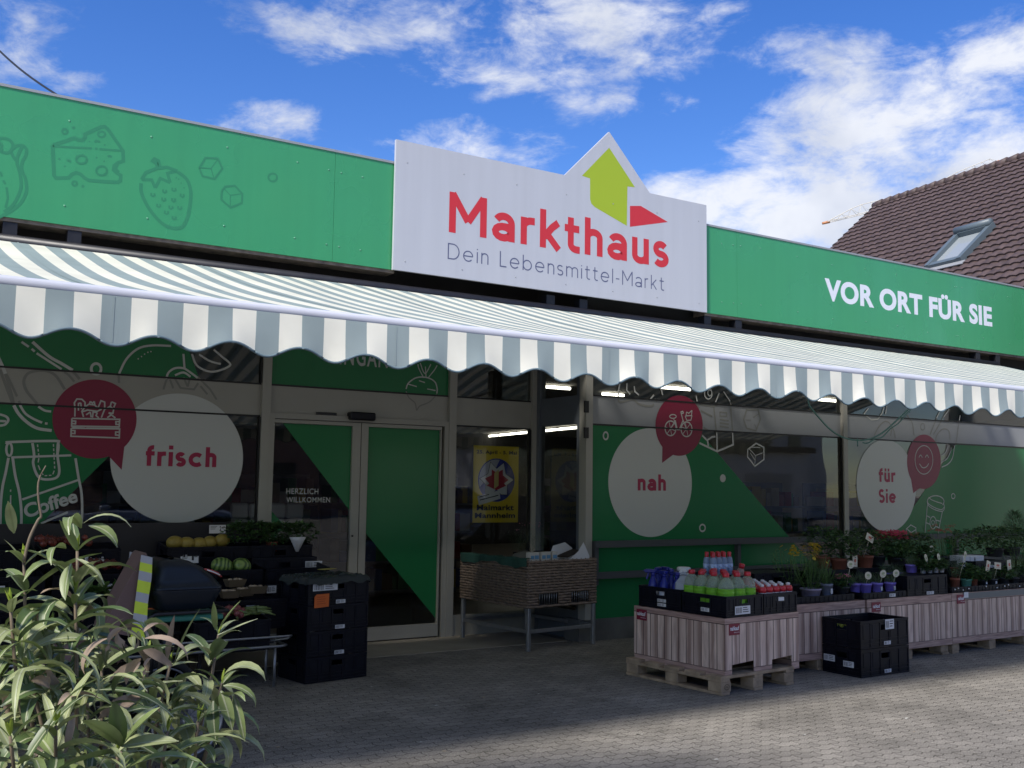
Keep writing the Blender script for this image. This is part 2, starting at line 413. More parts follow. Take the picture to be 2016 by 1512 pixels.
# ------------------------------------------------------------------ colours
def panel_mat(name, col, rough, spec):
    # coated sheet: faint rain streaks, a little dirt and slow waviness in what it mirrors
    m = mat(name, col, rough, spec=spec); t = m.node_tree; b = t.nodes['Principled BSDF']; N = t.nodes.new; L = t.links.new
    co = N('ShaderNodeTexCoord'); mp = N('ShaderNodeMapping'); mp.inputs['Scale'].default_value = (9, 9, .5); L(co.outputs['Object'], mp.inputs[0])
    n = N('ShaderNodeTexNoise'); n.inputs['Scale'].default_value = 1.0; n.inputs['Detail'].default_value = 6; L(mp.outputs[0], n.inputs['Vector'])
    n2 = N('ShaderNodeTexNoise'); n2.inputs['Scale'].default_value = 1.1; n2.inputs['Detail'].default_value = 3; L(co.outputs['Object'], n2.inputs['Vector'])
    mr = N('ShaderNodeMapRange'); mr.inputs[1].default_value = .35; mr.inputs[2].default_value = .75; mr.inputs[3].default_value = 1.01; mr.inputs[4].default_value = .95; L(n.outputs['Fac'], mr.inputs[0])
    sc = N('ShaderNodeVectorMath'); sc.operation = 'SCALE'; sc.inputs[0].default_value = col; L(mr.outputs[0], sc.inputs['Scale']); L(sc.outputs[0], b.inputs['Base Color'])
    r2 = N('ShaderNodeMapRange'); r2.inputs[1].default_value = .3; r2.inputs[2].default_value = .7; r2.inputs[3].default_value = rough-.12; r2.inputs[4].default_value = rough+.1; L(n2.outputs['Fac'], r2.inputs[0]); L(r2.outputs[0], b.inputs['Roughness'])
    bp = N('ShaderNodeBump'); bp.inputs['Strength'].default_value = .1; bp.inputs['Distance'].default_value = .05; L(n2.outputs['Fac'], bp.inputs['Height']); L(bp.outputs[0], b.inputs['Normal'])
    return m
GREEN = panel_mat('green_panel', (.043, .305, .12), .3, .75)
GREEN_DARK = mat('dark_green_print', (.032, .225, .10), .32, spec=.7)
GREENF = mat('green_film', (.02, .17, .06), .2, spec=.3)
WHITE = panel_mat('white_panel', (.50, .51, .555), .42, .5)
RED = mat('red_print', (.58, .03, .04), .4)
LIME = mat('lime_print', (.36, .47, .02), .4)
INK = mat('ink_print', (.10, .11, .2), .5)
FILMW = mat('white_film', (.53, .545, .52), .3)
FILML = mat('pale_line_film', (.50, .51, .48), .4)
PINK = mat('crimson_film', (.22, .008, .04), .35)
CRIM = mat('crimson_letter', (.36, .01, .06), .4)
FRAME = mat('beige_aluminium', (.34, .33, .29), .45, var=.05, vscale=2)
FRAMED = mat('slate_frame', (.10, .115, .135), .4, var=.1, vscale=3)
BANDL = mat('band_line_print', (.22, .22, .2), .5)
GASKET = mat('black_gasket', (.008, .008, .009), .5)
BLACKP = mat('black_plastic', (.0035, .0042, .010), .45, var=.3, vscale=9, spec=.28)
BLACKM = mat('black_metal', (.012, .012, .016), .45, var=.2, vscale=6)
CHROME = mat('grey_metal', (.30, .31, .33), .4, metal=.7, var=.1, vscale=20)
GLASS = glass('window_glass')
PAPER = mat('white_paper', (.62, .63, .66), .6)
INKB = mat('black_ink', (.01, .01, .012), .5)
WHITEP = mat('white_letter', (.76, .78, .84), .45)
CONC = mat('grey_plinth', (.11, .11, .105), .85, var=.25, vscale=4, bump=.2)

# ------------------------------------------------------------------ ground
def ground_mat():
    m = bpy.data.materials.new('pavers'); m.use_nodes = True; t = m.node_tree; b = t.nodes['Principled BSDF']
    N = t.nodes.new; L = t.links.new
    co = N('ShaderNodeTexCoord'); mp = N('ShaderNodeMapping'); mp.inputs['Rotation'].default_value = (0, 0, radians(1.5))
    L(co.outputs['Object'], mp.inputs[0])
    sp = N('ShaderNodeSeparateXYZ'); L(mp.outputs[0], sp.inputs[0])
    def M(op, a, bb=None):
        n = N('ShaderNodeMath'); n.operation = op
        for i, v in enumerate((a, bb)):
            if v is None: continue
            if isinstance(v, (int, float)): n.inputs[i].default_value = v
            else: L(v, n.inputs[i])
        return n.outputs[0]
    # zigzag-edged interlocking pavers: bricks whose long joints run in a saw-tooth
    tri = M('PINGPONG', sp.outputs[0], .0425)
    yy = M('ADD', sp.outputs[1], M('MULTIPLY', tri, .55))
    tri2 = M('PINGPONG', sp.outputs[1], .0425)
    xx = M('ADD', sp.outputs[0], M('MULTIPLY', tri2, .3))
    cb = N('ShaderNodeCombineXYZ'); L(xx, cb.inputs[0]); L(yy, cb.inputs[1])
    br = N('ShaderNodeTexBrick'); br.inputs['Scale'].default_value = 1; br.offset = .5
    br.inputs['Brick Width'].default_value = .17; br.inputs['Row Height'].default_value = .085
    br.inputs['Mortar Size'].default_value = .004; br.inputs['Mortar Smooth'].default_value = .25; br.inputs['Bias'].default_value = 0
    br.inputs['Color1'].default_value = (.205, .190, .168, 1); br.inputs['Color2'].default_value = (.255, .236, .208, 1); br.inputs['Mortar'].default_value = (.105, .095, .082, 1)
    L(cb.outputs[0], br.inputs['Vector'])
    n1 = N('ShaderNodeTexNoise'); n1.inputs['Scale'].default_value = 1.1; n1.inputs['Detail'].default_value = 7; n1.inputs['Roughness'].default_value = .65
    n2 = N('ShaderNodeTexNoise'); n2.inputs['Scale'].default_value = 110; n2.inputs['Detail'].default_value = 5
    n3 = N('ShaderNodeTexVoronoi'); n3.inputs['Scale'].default_value = 5.5; n3.inputs['Randomness'].default_value = 1
    for n in (n1, n2, n3): L(co.outputs['Object'], n.inputs['Vector'])
    r1 = N('ShaderNodeMapRange'); r1.inputs[1].default_value = .3; r1.inputs[2].default_value = .7; r1.inputs[3].default_value = .66; r1.inputs[4].default_value = 1.22; L(n1.outputs['Fac'], r1.inputs[0])
    r2 = N('ShaderNodeMapRange'); r2.inputs[1].default_value = .3; r2.inputs[2].default_value = .7; r2.inputs[3].default_value = .5; r2.inputs[4].default_value = 1.5; L(n2.outputs['Fac'], r2.inputs[0])
    mul = N('ShaderNodeVectorMath'); mul.operation = 'SCALE'; L(br.outputs['Color'], mul.inputs[0]); L(M('MULTIPLY', r1.outputs[0], r2.outputs[0]), mul.inputs['Scale'])
    # scattered pale specks (gum, chips of leaf)
    spk = M('LESS_THAN', n3.outputs['Distance'], .028)
    # stains and worn, darker lanes
    n4 = N('ShaderNodeTexNoise'); n4.inputs['Scale'].default_value = 2.6; n4.inputs['Detail'].default_value = 8; n4.inputs['Roughness'].default_value = .7; n4.inputs['Distortion'].default_value = 1.5; L(co.outputs['Object'], n4.inputs['Vector'])
    st = N('ShaderNodeMapRange'); st.inputs[1].default_value = .56; st.inputs[2].default_value = .72; st.inputs[3].default_value = 1; st.inputs[4].default_value = .58; L(n4.outputs['Fac'], st.inputs[0])
    mul2 = N('ShaderNodeVectorMath'); mul2.operation = 'SCALE'; L(mul.outputs[0], mul2.inputs[0]); L(st.outputs[0], mul2.inputs['Scale']); mul = mul2
    v5 = N('ShaderNodeTexVoronoi'); v5.inputs['Scale'].default_value = 2.3; L(co.outputs['Object'], v5.inputs['Vector'])
    spk = M('MAXIMUM', spk, M('LESS_THAN', v5.outputs['Distance'], .022))
    mixc = N('ShaderNodeMix'); mixc.data_type = 'RGBA'; L(spk, mixc.inputs['Factor']); L(mul.outputs[0], mixc.inputs[6]); mixc.inputs[7].default_value = (.33, .32, .28, 1)
    L(mixc.outputs[2], b.inputs['Base Color']); b.inputs['Roughness'].default_value = .9; b.inputs['Specular IOR Level'].default_value = .25
    bp = N('ShaderNodeBump'); bp.inputs['Strength'].default_value = .9; bp.inputs['Distance'].default_value = .006
    hgt = M('ADD', M('MULTIPLY', br.outputs['Fac'], -1.0), M('MULTIPLY', n2.outputs['Fac'], .35))
    L(hgt, bp.inputs['Height']); L(bp.outputs[0], b.inputs['Normal'])
    return m
g = MB(); g.add([(-160, -160, 0), (190, -160, 0), (190, 190, 0), (-160, 190, 0)], [(0, 1, 2, 3)])
struct(g.build('paved_ground', ground_mat()))
SLAB = mat('sandy_slab', (.34, .30, .235), .8, var=.15, vscale=3, bump=.15)
YR, YF = 9.65, 8.7            # glass line of the recessed entrance, glass line of the front windows
a = wz(905, 1280.5); b = wz(723, 1300.4)
g = MB(); g.box(2.3, 6.3, a.y, YR+.02, -.02, .006)
struct(g.build('doorstep', SLAB))

# ------------------------------------------------------------------ the shop
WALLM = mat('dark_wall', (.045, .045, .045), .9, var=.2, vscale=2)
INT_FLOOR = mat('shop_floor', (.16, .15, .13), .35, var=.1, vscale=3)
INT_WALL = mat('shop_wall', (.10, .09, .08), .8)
ROOFM = mat('roof_felt', (.05, .05, .05), .95, var=.3, vscale=1)
shop = thing('supermarket', 'low flat-roofed supermarket with striped awning, green films on its big windows and a sliding door', 'shop', (2, YR, 0))
XL, XR = -4.0, 26.0
ZT = 4.32
POST = wy(1150, 900, YF).x           # post at the corner between recess and front windows
XC = 6.46
w = MB()
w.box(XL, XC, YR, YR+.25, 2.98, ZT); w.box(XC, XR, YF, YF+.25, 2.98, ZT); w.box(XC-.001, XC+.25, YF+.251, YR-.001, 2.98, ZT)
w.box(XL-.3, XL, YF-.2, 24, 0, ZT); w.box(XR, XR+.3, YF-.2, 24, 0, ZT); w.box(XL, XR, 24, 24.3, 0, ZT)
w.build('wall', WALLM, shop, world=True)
r = MB(); r.box(XL-.3, XR+.3, 8.48, 24.3, ZT, ZT+.2); r.build('roof', ROOFM, shop, world=True)
c_ = MB(); c_.box(XL, XR, YR+.26, 24, 3.0, 3.05); c_.box(XC+.26, XR, YF+.26, YR+.25, 3.0, 3.05)
c_.build('ceiling', mat('shop_ceiling', (.28, .27, .25), .9), shop, world=True)
f_ = MB(); f_.box(XL, XR, YR+.05, 24, -.01, .008); f_.box(XC+.05, XR, YF+.05, YR+.05, -.01, .008)
f_.build('shop_floor', INT_FLOOR, shop, world=True)
# soffit over the recess and plinth under the front windows
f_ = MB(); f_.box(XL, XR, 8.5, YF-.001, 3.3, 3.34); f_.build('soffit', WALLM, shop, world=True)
pz = .223
f_ = MB(); f_.box(POST-.06, XR, YF-.012, YF+.25, 0, pz); f_.build('plinth', CONC, shop, world=True)

bR0, bR1 = 2.232, 2.544      # spandrel band of the recessed front
bF0, bF1 = 2.256, 2.564      # ... of the front windows
M1a, M1b = wy(515, 740, YR).x, wy(532, 740, YR).x
M2a, M2b = wy(881.5, 790, YR).x, wy(895.5, 790, YR).x
M3a, M3b = wy(1043, 900, YR).x, wy(1053, 900, YR).x
M4a, M4b = wy(1655.5, 900, YF).x, wy(1663.5, 900, YF).x
P0, P1 = wy(1147, 900, YF).x, wy(1160, 900, YF).x
UP = 2.98

# window: frisch --------------------------------------------------
def frame_box(m, x0, x1, Y, z0, z1, d=.05, back=.06): m.box(x0, x1, Y-d, Y+back, z0, z1)
win = MB(); frame_box(win, M1a, M1b, YR, 0, UP); frame_box(win, XL, M1a-.001, YR, 0, .14, .03)
W1 = win.build('shop_window', FRAME, shop, world=True)
m = MB(); m.box(XL, M1a-.0005, YR-.002, YR+.04, bR0, bR1); m.build('spandrel', FRAME, W1, world=True)
m = MB(); m.add([(XL, YR, .14), (M1a, YR, .14), (M1a, YR, bR0), (XL, YR, bR0)], [(0, 1, 2, 3)]); m.add([(XL, YR, bR1), (M1a, YR, bR1), (M1a, YR, UP), (XL, YR, UP)], [(0, 1, 2, 3)])
m.build('pane', GLASS, W1, world=True)
m = MB()
for z in (bR0, bR1): m.box(XL, M1a-.001, YR-.0115, YR-.0012, z-.008, z+.008)
m.box(M1a-.018, M1a-.001, YR-.03, YR-.002, .14, bR0-.009); m.box(M1a-.018, M1a-.001, YR-.03, YR-.002, bR1+.009, UP)
m.build('gasket', GASKET, W1, world=True)
# green film, white disc, crimson bubble, drawings
yf = YR-.004
m = MB()
lo = [wy(-60, 791.5, yf), wy(300, 809.5, yf), wy(205, 908, yf), wy(78, 1033, yf), wy(-10, 1125, yf), wy(-60, 1125, yf)]
m.poly(lo)
m.poly([wy(-60, 600, yf), wy(360, 620, yf), wy(372, 690, yf), wy(392, 745.5, yf), wy(-60, 716, yf)])
m.build('green_film', GREENF, W1, world=True)
m = MB(); p0 = wy(352, 901.5, yf); m.poly([(p0.x+.602*cos(t*pi/48), YR-.0055, p0.z+.596*sin(t*pi/48)) for t in range(96)])
m.build('white_disc', FILMW, W1, world=True)
def bubble(cx, cy, rx, ry, tail, Y):
    pts = []
    A = ell(cx, cy, rx, ry, 72); n = 72
    # tail: (index angle from, point, angle to)
    a0, tip, a1 = tail
    for i in range(n+1):
        a = 360*i/n
        pts.append((a, A[i % n]))
    out = [p for a, p in pts if a <= a0] + [tip] + [p for a, p in pts if a >= a1 and a < 360]
    return [wy(x, y, Y) for x, y in out]
m = MB(); m.poly(bubble(186, 825, 83, 78, (48, (239.5, 925), 70), YR-.0068)); m.build('crimson_bubble', PINK, W1, world=True)
k1 = K(0, 650, 560/2016); k4 = K(0, 600, 300/1745)
yl = YR-.0085
LWt = .0125
ic = MB()
strokes(ic, [[(510, 625), (848, 632), (845, 685), (508, 680)], [(505, 695), (848, 700), (845, 764), (503, 752)]], LWt, yl, k1, True)
strokes(ic, [[(512, 643), (536, 645), (535, 664), (512, 662)], [(507, 710), (531, 712), (530, 733), (506, 731)], [(846, 648), (822, 648), (822, 668), (845, 668)], [(846, 722), (820, 722), (819, 743), (845, 745)],
             [(530, 612), (532, 560), (527, 515), (545, 488), (580, 490), (603, 512), (602, 545), (580, 575), (592, 615)], [(556, 570), (556, 520), (572, 515), (578, 560)],
             [(598, 545), (630, 525), (670, 530), (694, 552), (716, 500), (742, 510), (742, 560), (718, 620)], [(632, 528), (640, 505), (655, 518), (668, 505), (672, 530)],
             [(745, 560), (780, 540), (806, 560), (800, 590), (770, 585), (818, 622)], [(782, 538), (790, 508), (818, 520), (806, 548)], [(578, 580), (620, 566), (690, 575), (720, 560)], [(610, 600), (640, 580), (646, 618)], [(655, 620), (660, 580), (690, 585), (680, 605), (700, 622)], [(760, 620), (790, 600), (815, 622)], [(512, 690), (600, 694)], [(612, 694), (845, 696)]], LWt, yl, k1)
ic.build('crate_icon', FILML, W1, world=True)
def px_line(mb, txt, s, gap, xl, yb_, xr, yt, Y):
    a_ = wy(xl, yb_, Y); c_ = wy(xr, yb_, Y); t_ = wy(xl, yt, Y); slettering(mb, txt, s, gap, a_.x, c_.x, a_.z, t_.z, Y)
t_ = MB(); px_line(t_, 'frisch', .26, .13, 286, 917, 426, 876.5, YR-.0078); t_.build('window_lettering', CRIM, W1, world=True)
ln = MB()
LW = .026
# coffee bag
strokes(ln, [[(52, 800), (70, 793), (385, 785), (412, 800), (412, 850), (402, 890)], [(60, 905), (40, 1010), (18, 1110), (4, 1250), (0, 1490)], [(90, 905), (108, 1030), (138, 1160), (152, 1320), (142, 1500)],
             [(535, 908), (556, 1040), (578, 1160), (582, 1300), (575, 1400), (582, 1500)], [(230, 800), (242, 890), (235, 945), (262, 1025), (305, 1056), (390, 1050), (420, 1005), (408, 890), (410, 805)]], LW*.8, yl, k1, False, 5)
strokes(ln, [ell(65, 845, 20, 46)], LW*.7, yl, k1, True)
strokes(ln, [[(80, 902), (505, 887)], [(158, 1200), (552, 1063)], [(290, 1370), (480, 1290)]], LW*.7, yl, k1)
strokes(ln, [[(76, 1130), (74, 1145)], [(76, 1170), (75, 1215), (78, 1330)]], LW*.4, yl, k1)
dash = [(265, 805), (277, 900), (268, 950), (290, 1005), (312, 1032), (372, 1028), (388, 985), (378, 800)]
for i in range(len(dash)-1):
    (ax, ay), (bx, by) = dash[i], dash[i+1]; n = max(1, int(hypot(bx-ax, by-ay)/30))
    for q in range(n): strokes(ln, [[(ax+(bx-ax)*(q+.15)/n, ay+(by-ay)*(q+.15)/n), (ax+(bx-ax)*(q+.75)/n, ay+(by-ay)*(q+.75)/n)]], LW*.35, yl, k1)
ln.build('coffee_bag_drawing', FILML, W1, world=True); ln = MB()
# avocado, ring, orange and leaf
strokes(ln, [[(372, 425), (560, 590), (700, 670), (832, 750)], [(-40, 560), (35, 720), (62, 790)], [(158, 1152), (215, 1250), (310, 1345), (430, 1415), (592, 1440)]], LW, yl, k4, False, 5)
strokes(ln, [[(246, 425), (330, 482)], [(362, 505), (398, 535)], [(420, 555), (560, 645), (705, 738)], [(228, 1148), (290, 1245), (390, 1310), (482, 1350)], [(515, 1358), (545, 1362)], [(440, 1165), (510, 1210), (585, 1222)], [(0, 1255), (70, 1280), (95, 1320), (60, 1370), (0, 1385)], [(0, 1330), (70, 1335)]], LW*.75, yl, k4, False, 4)
ln.build('avocado_drawing', FILML, W1, world=True); ln = MB(); strokes(ln, [ell(1101, 735, 56, 62)], LW*.9, yl, k4, True); ln.build('ring_drawing', FILML, W1, world=True); ln = MB()
strokes(ln, [[(846, 312), (852, 290), (900, 200), (980, 130), (1080, 108), (1212, 112)], [(1300, 168), (1308, 270)], [(1360, 168), (1395, 250), (1480, 293), (1560, 284), (1632, 245), (1575, 190), (1515, 138)], [(1410, 172), (1490, 220), (1565, 240)],
             [(1178, 345), (1195, 300), (1240, 270), (1300, 270), (1350, 300), (1400, 338)], [(1240, 320), (1300, 300), (1350, 330)]], LW*.75, yl, k1, False, 5)
for px, py in ((980, 203), (1003, 187), (1025, 170), (1048, 157), (1070, 152)): disc(ln, px, py, 5, 5, yl, 10, conv=k1)
ln.build('orange_drawing', FILML, W1, world=True)
ln = MB(); yb = YR-.0046
strokes(ln, [[(62, 790), (110, 950), (158, 1140)], [(0, 745), (95, 1000), (150, 1140)], [(833, 765), (870, 800), (912, 852)], [(740, 968), (640, 815), (530, 757), (400, 760), (310, 795), (272, 880), (300, 980), (375, 1075), (425, 1135)]], LW*.9, yb, k4, False, 5)
strokes(ln, [[(40, 735), (100, 850), (195, 1050)], [(215, 1100), (230, 1130)], [(735, 770), (790, 810), (850, 880)], [(1358, 800), (1362, 895)]], LW*.75, yb, k4, False, 4)
strokes(ln, [[(1158, 420), (1175, 365), (1190, 330)], [(1205, 350), (1228, 412)], [(1235, 335), (1280, 410), (1375, 420), (1405, 375)], [(1300, 335), (1330, 400), (1345, 345)], [(1350, 300), (1420, 350), (1490, 420), (1535, 492)], [(1420, 395), (1470, 455)]], LW*.7, yb, k1)
ln.build('band_drawing', BANDL, W1, world=True)
t_ = MB()
o = wy(52, 1021, yl); e = wy(155, 988, yl)
d = Vector((e.x-o.x, 0, e.z-o.z)); up = Vector((-d.z*.16-.02, 0, d.x*.28))
text(t_, 'Coffee', fr_quad(o, d, up), .03, 1.0, shear=.1); t_.build('bag_lettering', FILML, W1, world=True)

# automatic door ---------------------------------------------------
dr = MB(); frame_box(dr, M2a, M2b, YR, 0, UP)
dz1 = wy(700, 821, YR).z
dr.box(M1b+.001, M1b+.05, YR-.04, YR+.05, 0, dz1); dr.box(M2a-.05, M2a-.001, YR-.04, YR+.05, 0, dz1); dr.box(M1b+.051, M2a-.051, YR-.04, YR+.05, dz1-.055, dz1)
DOOR = dr.build('door_frame', FRAME, shop, world=True)
m = MB(); m.box(M1b, M2a, YR-.002, YR+.04, dz1+.001, bR1); m.build('spandrel', FRAME, DOOR, world=True)
m = MB(); m.add([(M1b, YR, bR1), (M2a, YR, bR1), (M2a, YR, UP), (M1b, YR, UP)], [(0, 1, 2, 3)]); m.build('pane', GLASS, DOOR, world=True)
m = MB(); m.add([(M1b, yf, bR1), (M2a, yf, bR1), (M2a, yf, UP), (M1b, yf, UP)], [(0, 1, 2, 3)]); m.build('green_film', GREENF, DOOR, world=True)
m = MB(); m.box(M1b, M2a, YR-.0115, YR-.0012, bR1-.008, bR1+.008); m.box(M1b+.05, M2a-.05, YR-.045, YR-.035, dz1-.058, dz1-.054); m.build('gasket', GASKET, DOOR, world=True)
t_ = MB(); text(t_, 'EINGANG', fr_px(652, 716, 786, 690, yl), .012, 1.15); t_.build('door_lettering', FILML, DOOR, world=True)
m = MB(); a = wy(690, 826, YR-.1); b = wy(740, 812, YR-.1); m.bbox(a.x, b.x, YR-.11, YR-.003, a.z, b.z-.005, .012); m.build('door_sensor', BLACKP, DOOR, world=True)
m = MB(); a = wy(624, 818.5, YR-.03); b = wy(663, 811, YR-.03); m.bbox(a.x, b.x, YR-.035, YR-.003, a.z, b.z-.01, .003)
m.build('door_plate', BLACKM, DOOR, world=True)
ln = MB(); kb = K(480, 680, 420/907)
strokes(ln, [[(690, 185), (700, 160), (735, 137), (780, 137), (812, 155), (822, 185), (820, 205)]], .014, yl, kb, False, 5)
strokes(ln, [[(700, 165), (735, 175)], [(745, 150), (770, 158)], [(780, 185), (815, 192)], [(765, 138), (745, 100), (740, 80)], [(775, 136), (772, 90)], [(785, 136), (810, 105), (822, 85)], [(750, 75), (770, 120), (795, 80)]], .011, yl, kb, False, 4)
ln.build('turnip_drawing', FILML, DOOR, world=True)
ln = MB(); strokes(ln, [[(690, 195), (702, 222), (728, 245), (735, 275), (748, 258), (790, 240), (820, 208)]], .013, yb, kb, False, 5); ln.build('band_drawing', BANDL, DOOR, world=True)
# the two leaves
def leaf(x0, x1, gl0, gl1, z0, name='sliding_door'):
    m = MB(); Y = YR-.005
    zt = dz1-.06
    m.box(x0, gl0, Y-.03, Y+.03, z0, zt); m.box(gl1, x1, Y-.03, Y+.03, z0, zt); m.box(gl0, gl1, Y-.03, Y+.03, zt-.035, zt); m.box(gl0, gl1, Y-.03, Y+.03, z0, z0+.13)
    o = m.build(name, FRAME, DOOR, world=True)
    return o
sL = (wy(533, 900, YR).x, wy(706.5, 900, YR).x); gL = (sL[0]+.012, wy(690.5, 900, YR).x)
sR = (wy(708, 900, YR).x, wy(866.5, 900, YR).x-.004); gR = (wy(721.5, 900, YR).x, sR[1]-.012)
l1 = leaf(sL[0], sL[1], gL[0], gL[1], .02); l2 = leaf(sR[0], sR[1], gR[0], gR[1], .02)
m = MB()
for q in (gL, gR): m.add([(q[0], YR, .15), (q[1], YR, .15), (q[1], YR, dz1-.095), (q[0], YR, dz1-.095)], [(0, 1, 2, 3)])
m.build('door_pane', GLASS, DOOR, world=True)
m = MB(); zt = dz1-.096
m.poly([wy(557, 833, yf), (gL[1]-.001, yf, zt), (gL[1]-.001, yf, wy(686, 1004, yf).z)]); m.poly([(gL[0]+.001, yf, wy(529, 1003, yf).z), wy(560, 1035, yf), (gL[0]+.001, yf, wy(528, 1072, yf).z)])
m.poly([(gR[0]+.001, yf, zt), (gR[1]-.001, yf, zt), (gR[1]-.001, yf, wy(857, 1217, yf).z), (gR[0]+.001, yf, wy(719, 1047, yf).z)])
m.build('door_film', GREENF, DOOR, world=True)
t_ = MB(); text(t_, 'HERZLICH', fr_px(563.5, 972.5, 627, 962, yl), .004, 1.1); text(t_, 'WILLKOMMEN', fr_px(563.5, 989, 650, 979, yl), .004, 1.1); t_.build('welcome_lettering', FILMW, DOOR, world=True)
m = MB(); a = wy(693.5, 1055, YR-.036); m.lathe([(.011, 0), (.011, .006), (.0, .006)], a.x, YR-.036, a.z, 10, M=Euler((radians(90), 0, 0)).to_matrix()); m.build('door_lock', BLACKM, DOOR, world=True)

# poster window and the return to the front windows --------------------
m = MB(); frame_box(m, M3a, M3b, YR, 0, UP); m.box(M2b, M3a-.001, YR-.03, YR+.05, 0, .22)
W2 = m.build('shop_window', FRAME, shop, world=True)
m = MB(); m.box(M2b+.0005, M3a-.0005, YR-.002, YR+.04, bR0, bR1); m.build('spandrel', FRAME, W2, world=True)
m = MB()
for z0, z1 in ((.22, bR0), (bR1, UP)): m.add([(M2b, YR, z0), (M3a, YR, z0), (M3a, YR, z1), (M2b, YR, z1)], [(0, 1, 2, 3)])
m.build('pane', GLASS, W2, world=True)
m = MB()
for z in (bR0, bR1): m.box(M2b, M3a, YR-.0115, YR-.0012, z-.008, z+.008)
m.box(M3a-.014, M3a-.001, YR-.03, YR-.002, .22, bR0-.009)
m.box(M2b+.001, M2b+.012, YR-.03, YR-.002, .22, bR0-.009)
m.build('gasket', GASKET, W2, world=True)
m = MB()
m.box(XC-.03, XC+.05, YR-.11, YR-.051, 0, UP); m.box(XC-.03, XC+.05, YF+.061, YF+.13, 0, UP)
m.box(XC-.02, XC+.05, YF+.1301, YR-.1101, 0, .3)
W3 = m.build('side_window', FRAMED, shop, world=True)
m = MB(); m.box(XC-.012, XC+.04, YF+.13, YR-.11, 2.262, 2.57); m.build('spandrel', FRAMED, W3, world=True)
m = MB()
for z0, z1 in ((.3, 2.262), (2.57, UP)): m.add([(XC, YF+.13, z0), (XC, YR-.11, z0), (XC, YR-.11, z1), (XC, YF+.13, z1)], [(0, 3, 2, 1)])
m.build('pane', GLASS, W3, world=True)
m = MB(); z1 = wx(1100, 897, XC+.06).z; m.box(XC+.06, XC+.075, YF+.15, YR-.2, .32, z1); m.build('blind', mat('navy_blind', (.012, .018, .04), .6), W3, world=True)

# the front windows: nah, fuer Sie --------------------------------------
yf = YF-.004; yl = YF-.0085; yb = YF-.0046
SPG = mat('grey_spandrel', (.27, .28, .29), .4, var=.05, vscale=2)
CX = wy(1640, 1160, yf)
def front_window(x0, x1, posts, film):
    m = MB()
    for a_, b_, d_ in posts: m.box(a_, b_, YF-d_, YF+.06, pz+.001, UP)
    W_ = m.build('shop_window', FRAME, shop, world=True)
    m = MB(); m.box(x0+.0005, x1-.0005, YF-.002, YF+.04, bF0, bF1); m.build('spandrel', SPG, W_, world=True)
    for z0, z1 in ((pz, bF0), (bF1, UP)):
        m = MB(); m.add([(x0, YF, z0), (x1, YF, z0), (x1, YF, z1), (x0, YF, z1)], [(0, 1, 2, 3)]); m.build('pane', GLASS, W_, world=True)
    m = MB()
    for z in (bF0, bF1): m.box(x0, x1, YF-.0115, YF-.0012, z-.008, z+.008)
    for xx in (x0, x1-.018): m.box(xx+.001, xx+.017, YF-.03, YF-.002, pz, bF0-.009)
    m.build('gasket', GASKET, W_, world=True)
    m = MB(); m.poly(film); m.build('green_film', GREENF, W_, world=True)
    return W_
W4 = front_window(P1, M4a, ((P0, P1, .06),), [(P1, yf, bF0-.01), wy(1374, 846.5, yf), wy(1552, 1055, yf), CX, (CX.x, yf, pz), (P1, yf, pz)])
W5 = front_window(M4b, XR, ((M4a, M4b, .05), (M4b+4.1, M4b+4.2, .05)), [wy(1883, 872.5, yf), (XR, yf, bF0-.01), (XR, yf, .6), wy(1690, 1200, yf), wy(1765, 1048, yf)])
for z0, z1 in ((wy(1147, 813, YF).z, wy(1147, 790, YF).z), (wy(1147, 863, YF).z, wy(1147, 842, YF).z)):
    m = MB(); m.box(P0-.035, P0+.02, YF-.08, YF-.061, z0, z1); m.build('hinge', GASKET, W4, world=True)
for q, rr, W_ in ((wy(1282, 949.5, yf), .594, W4), (wy(1746, 956, yf), .60, W5)):
    m = MB(); m.poly([(q.x+rr*cos(t*pi/48), YF-.0055, q.z+rr*sin(t*pi/48)) for t in range(96)]); m.build('white_disc', FILMW, W_, world=True)
for a_, W_ in (((1337, 838, 46.5, 59.5, (105, (1303.5, 911.5), 132)), W4), ((1819, 909, 33.2, 53.5, (108, (1798, 971), 140)), W5)):
    m = MB(); m.poly(bubble(*a_, YF-.0068)); m.build('crimson_bubble', PINK, W_, world=True)
t_ = MB(); px_line(t_, 'nah', .25, .12, 1255, 965.5, 1311.5, 933, YF-.0078); t_.build('window_lettering', CRIM, W4, world=True)
t_ = MB(); px_line(t_, 'für', .25, .12, 1730.5, 948.5, 1763, 922, YF-.0078); t_.build('window_lettering', CRIM, W5, world=True)
t_ = MB(); px_line(t_, 'Sie', .25, .12, 1730, 990, 1764.5, 963, YF-.0078); t_.build('window_lettering', CRIM, W5, world=True)
k5 = K(1140, 720, 540/2016); k8 = K(1580, 740, 436/1735)
ic = MB()
for cx in (672, 790):
    strokes(ic, [ell(cx, 467 if cx > 700 else 460, 40, 54)], .014, yl, k5, True)
    for a in range(0, 360, 60): strokes(ic, [[(cx, 464), (cx+36*cos(radians(a+15)), 464+50*sin(radians(a+15)))]], .008, yl, k5)
strokes(ic, [[(672, 462), (708, 402), (722, 470), (745, 470)], [(696, 392), (722, 470)], [(790, 467), (762, 395), (748, 340), (762, 335), (768, 348), (750, 352)], [(736, 470), (765, 400)]], .012, yl, k5)
strokes(ic, [ell(690, 373, 24, 14)], .011, yl, k5, True)
strokes(ic, [[(780, 370), (830, 366), (822, 400), (792, 402)], [(786, 368), (790, 340), (806, 350), (830, 328), (826, 366)]], .011, yl, k5, True)
ic.build('bubble_icon', FILML, W4, world=True); ic = MB()
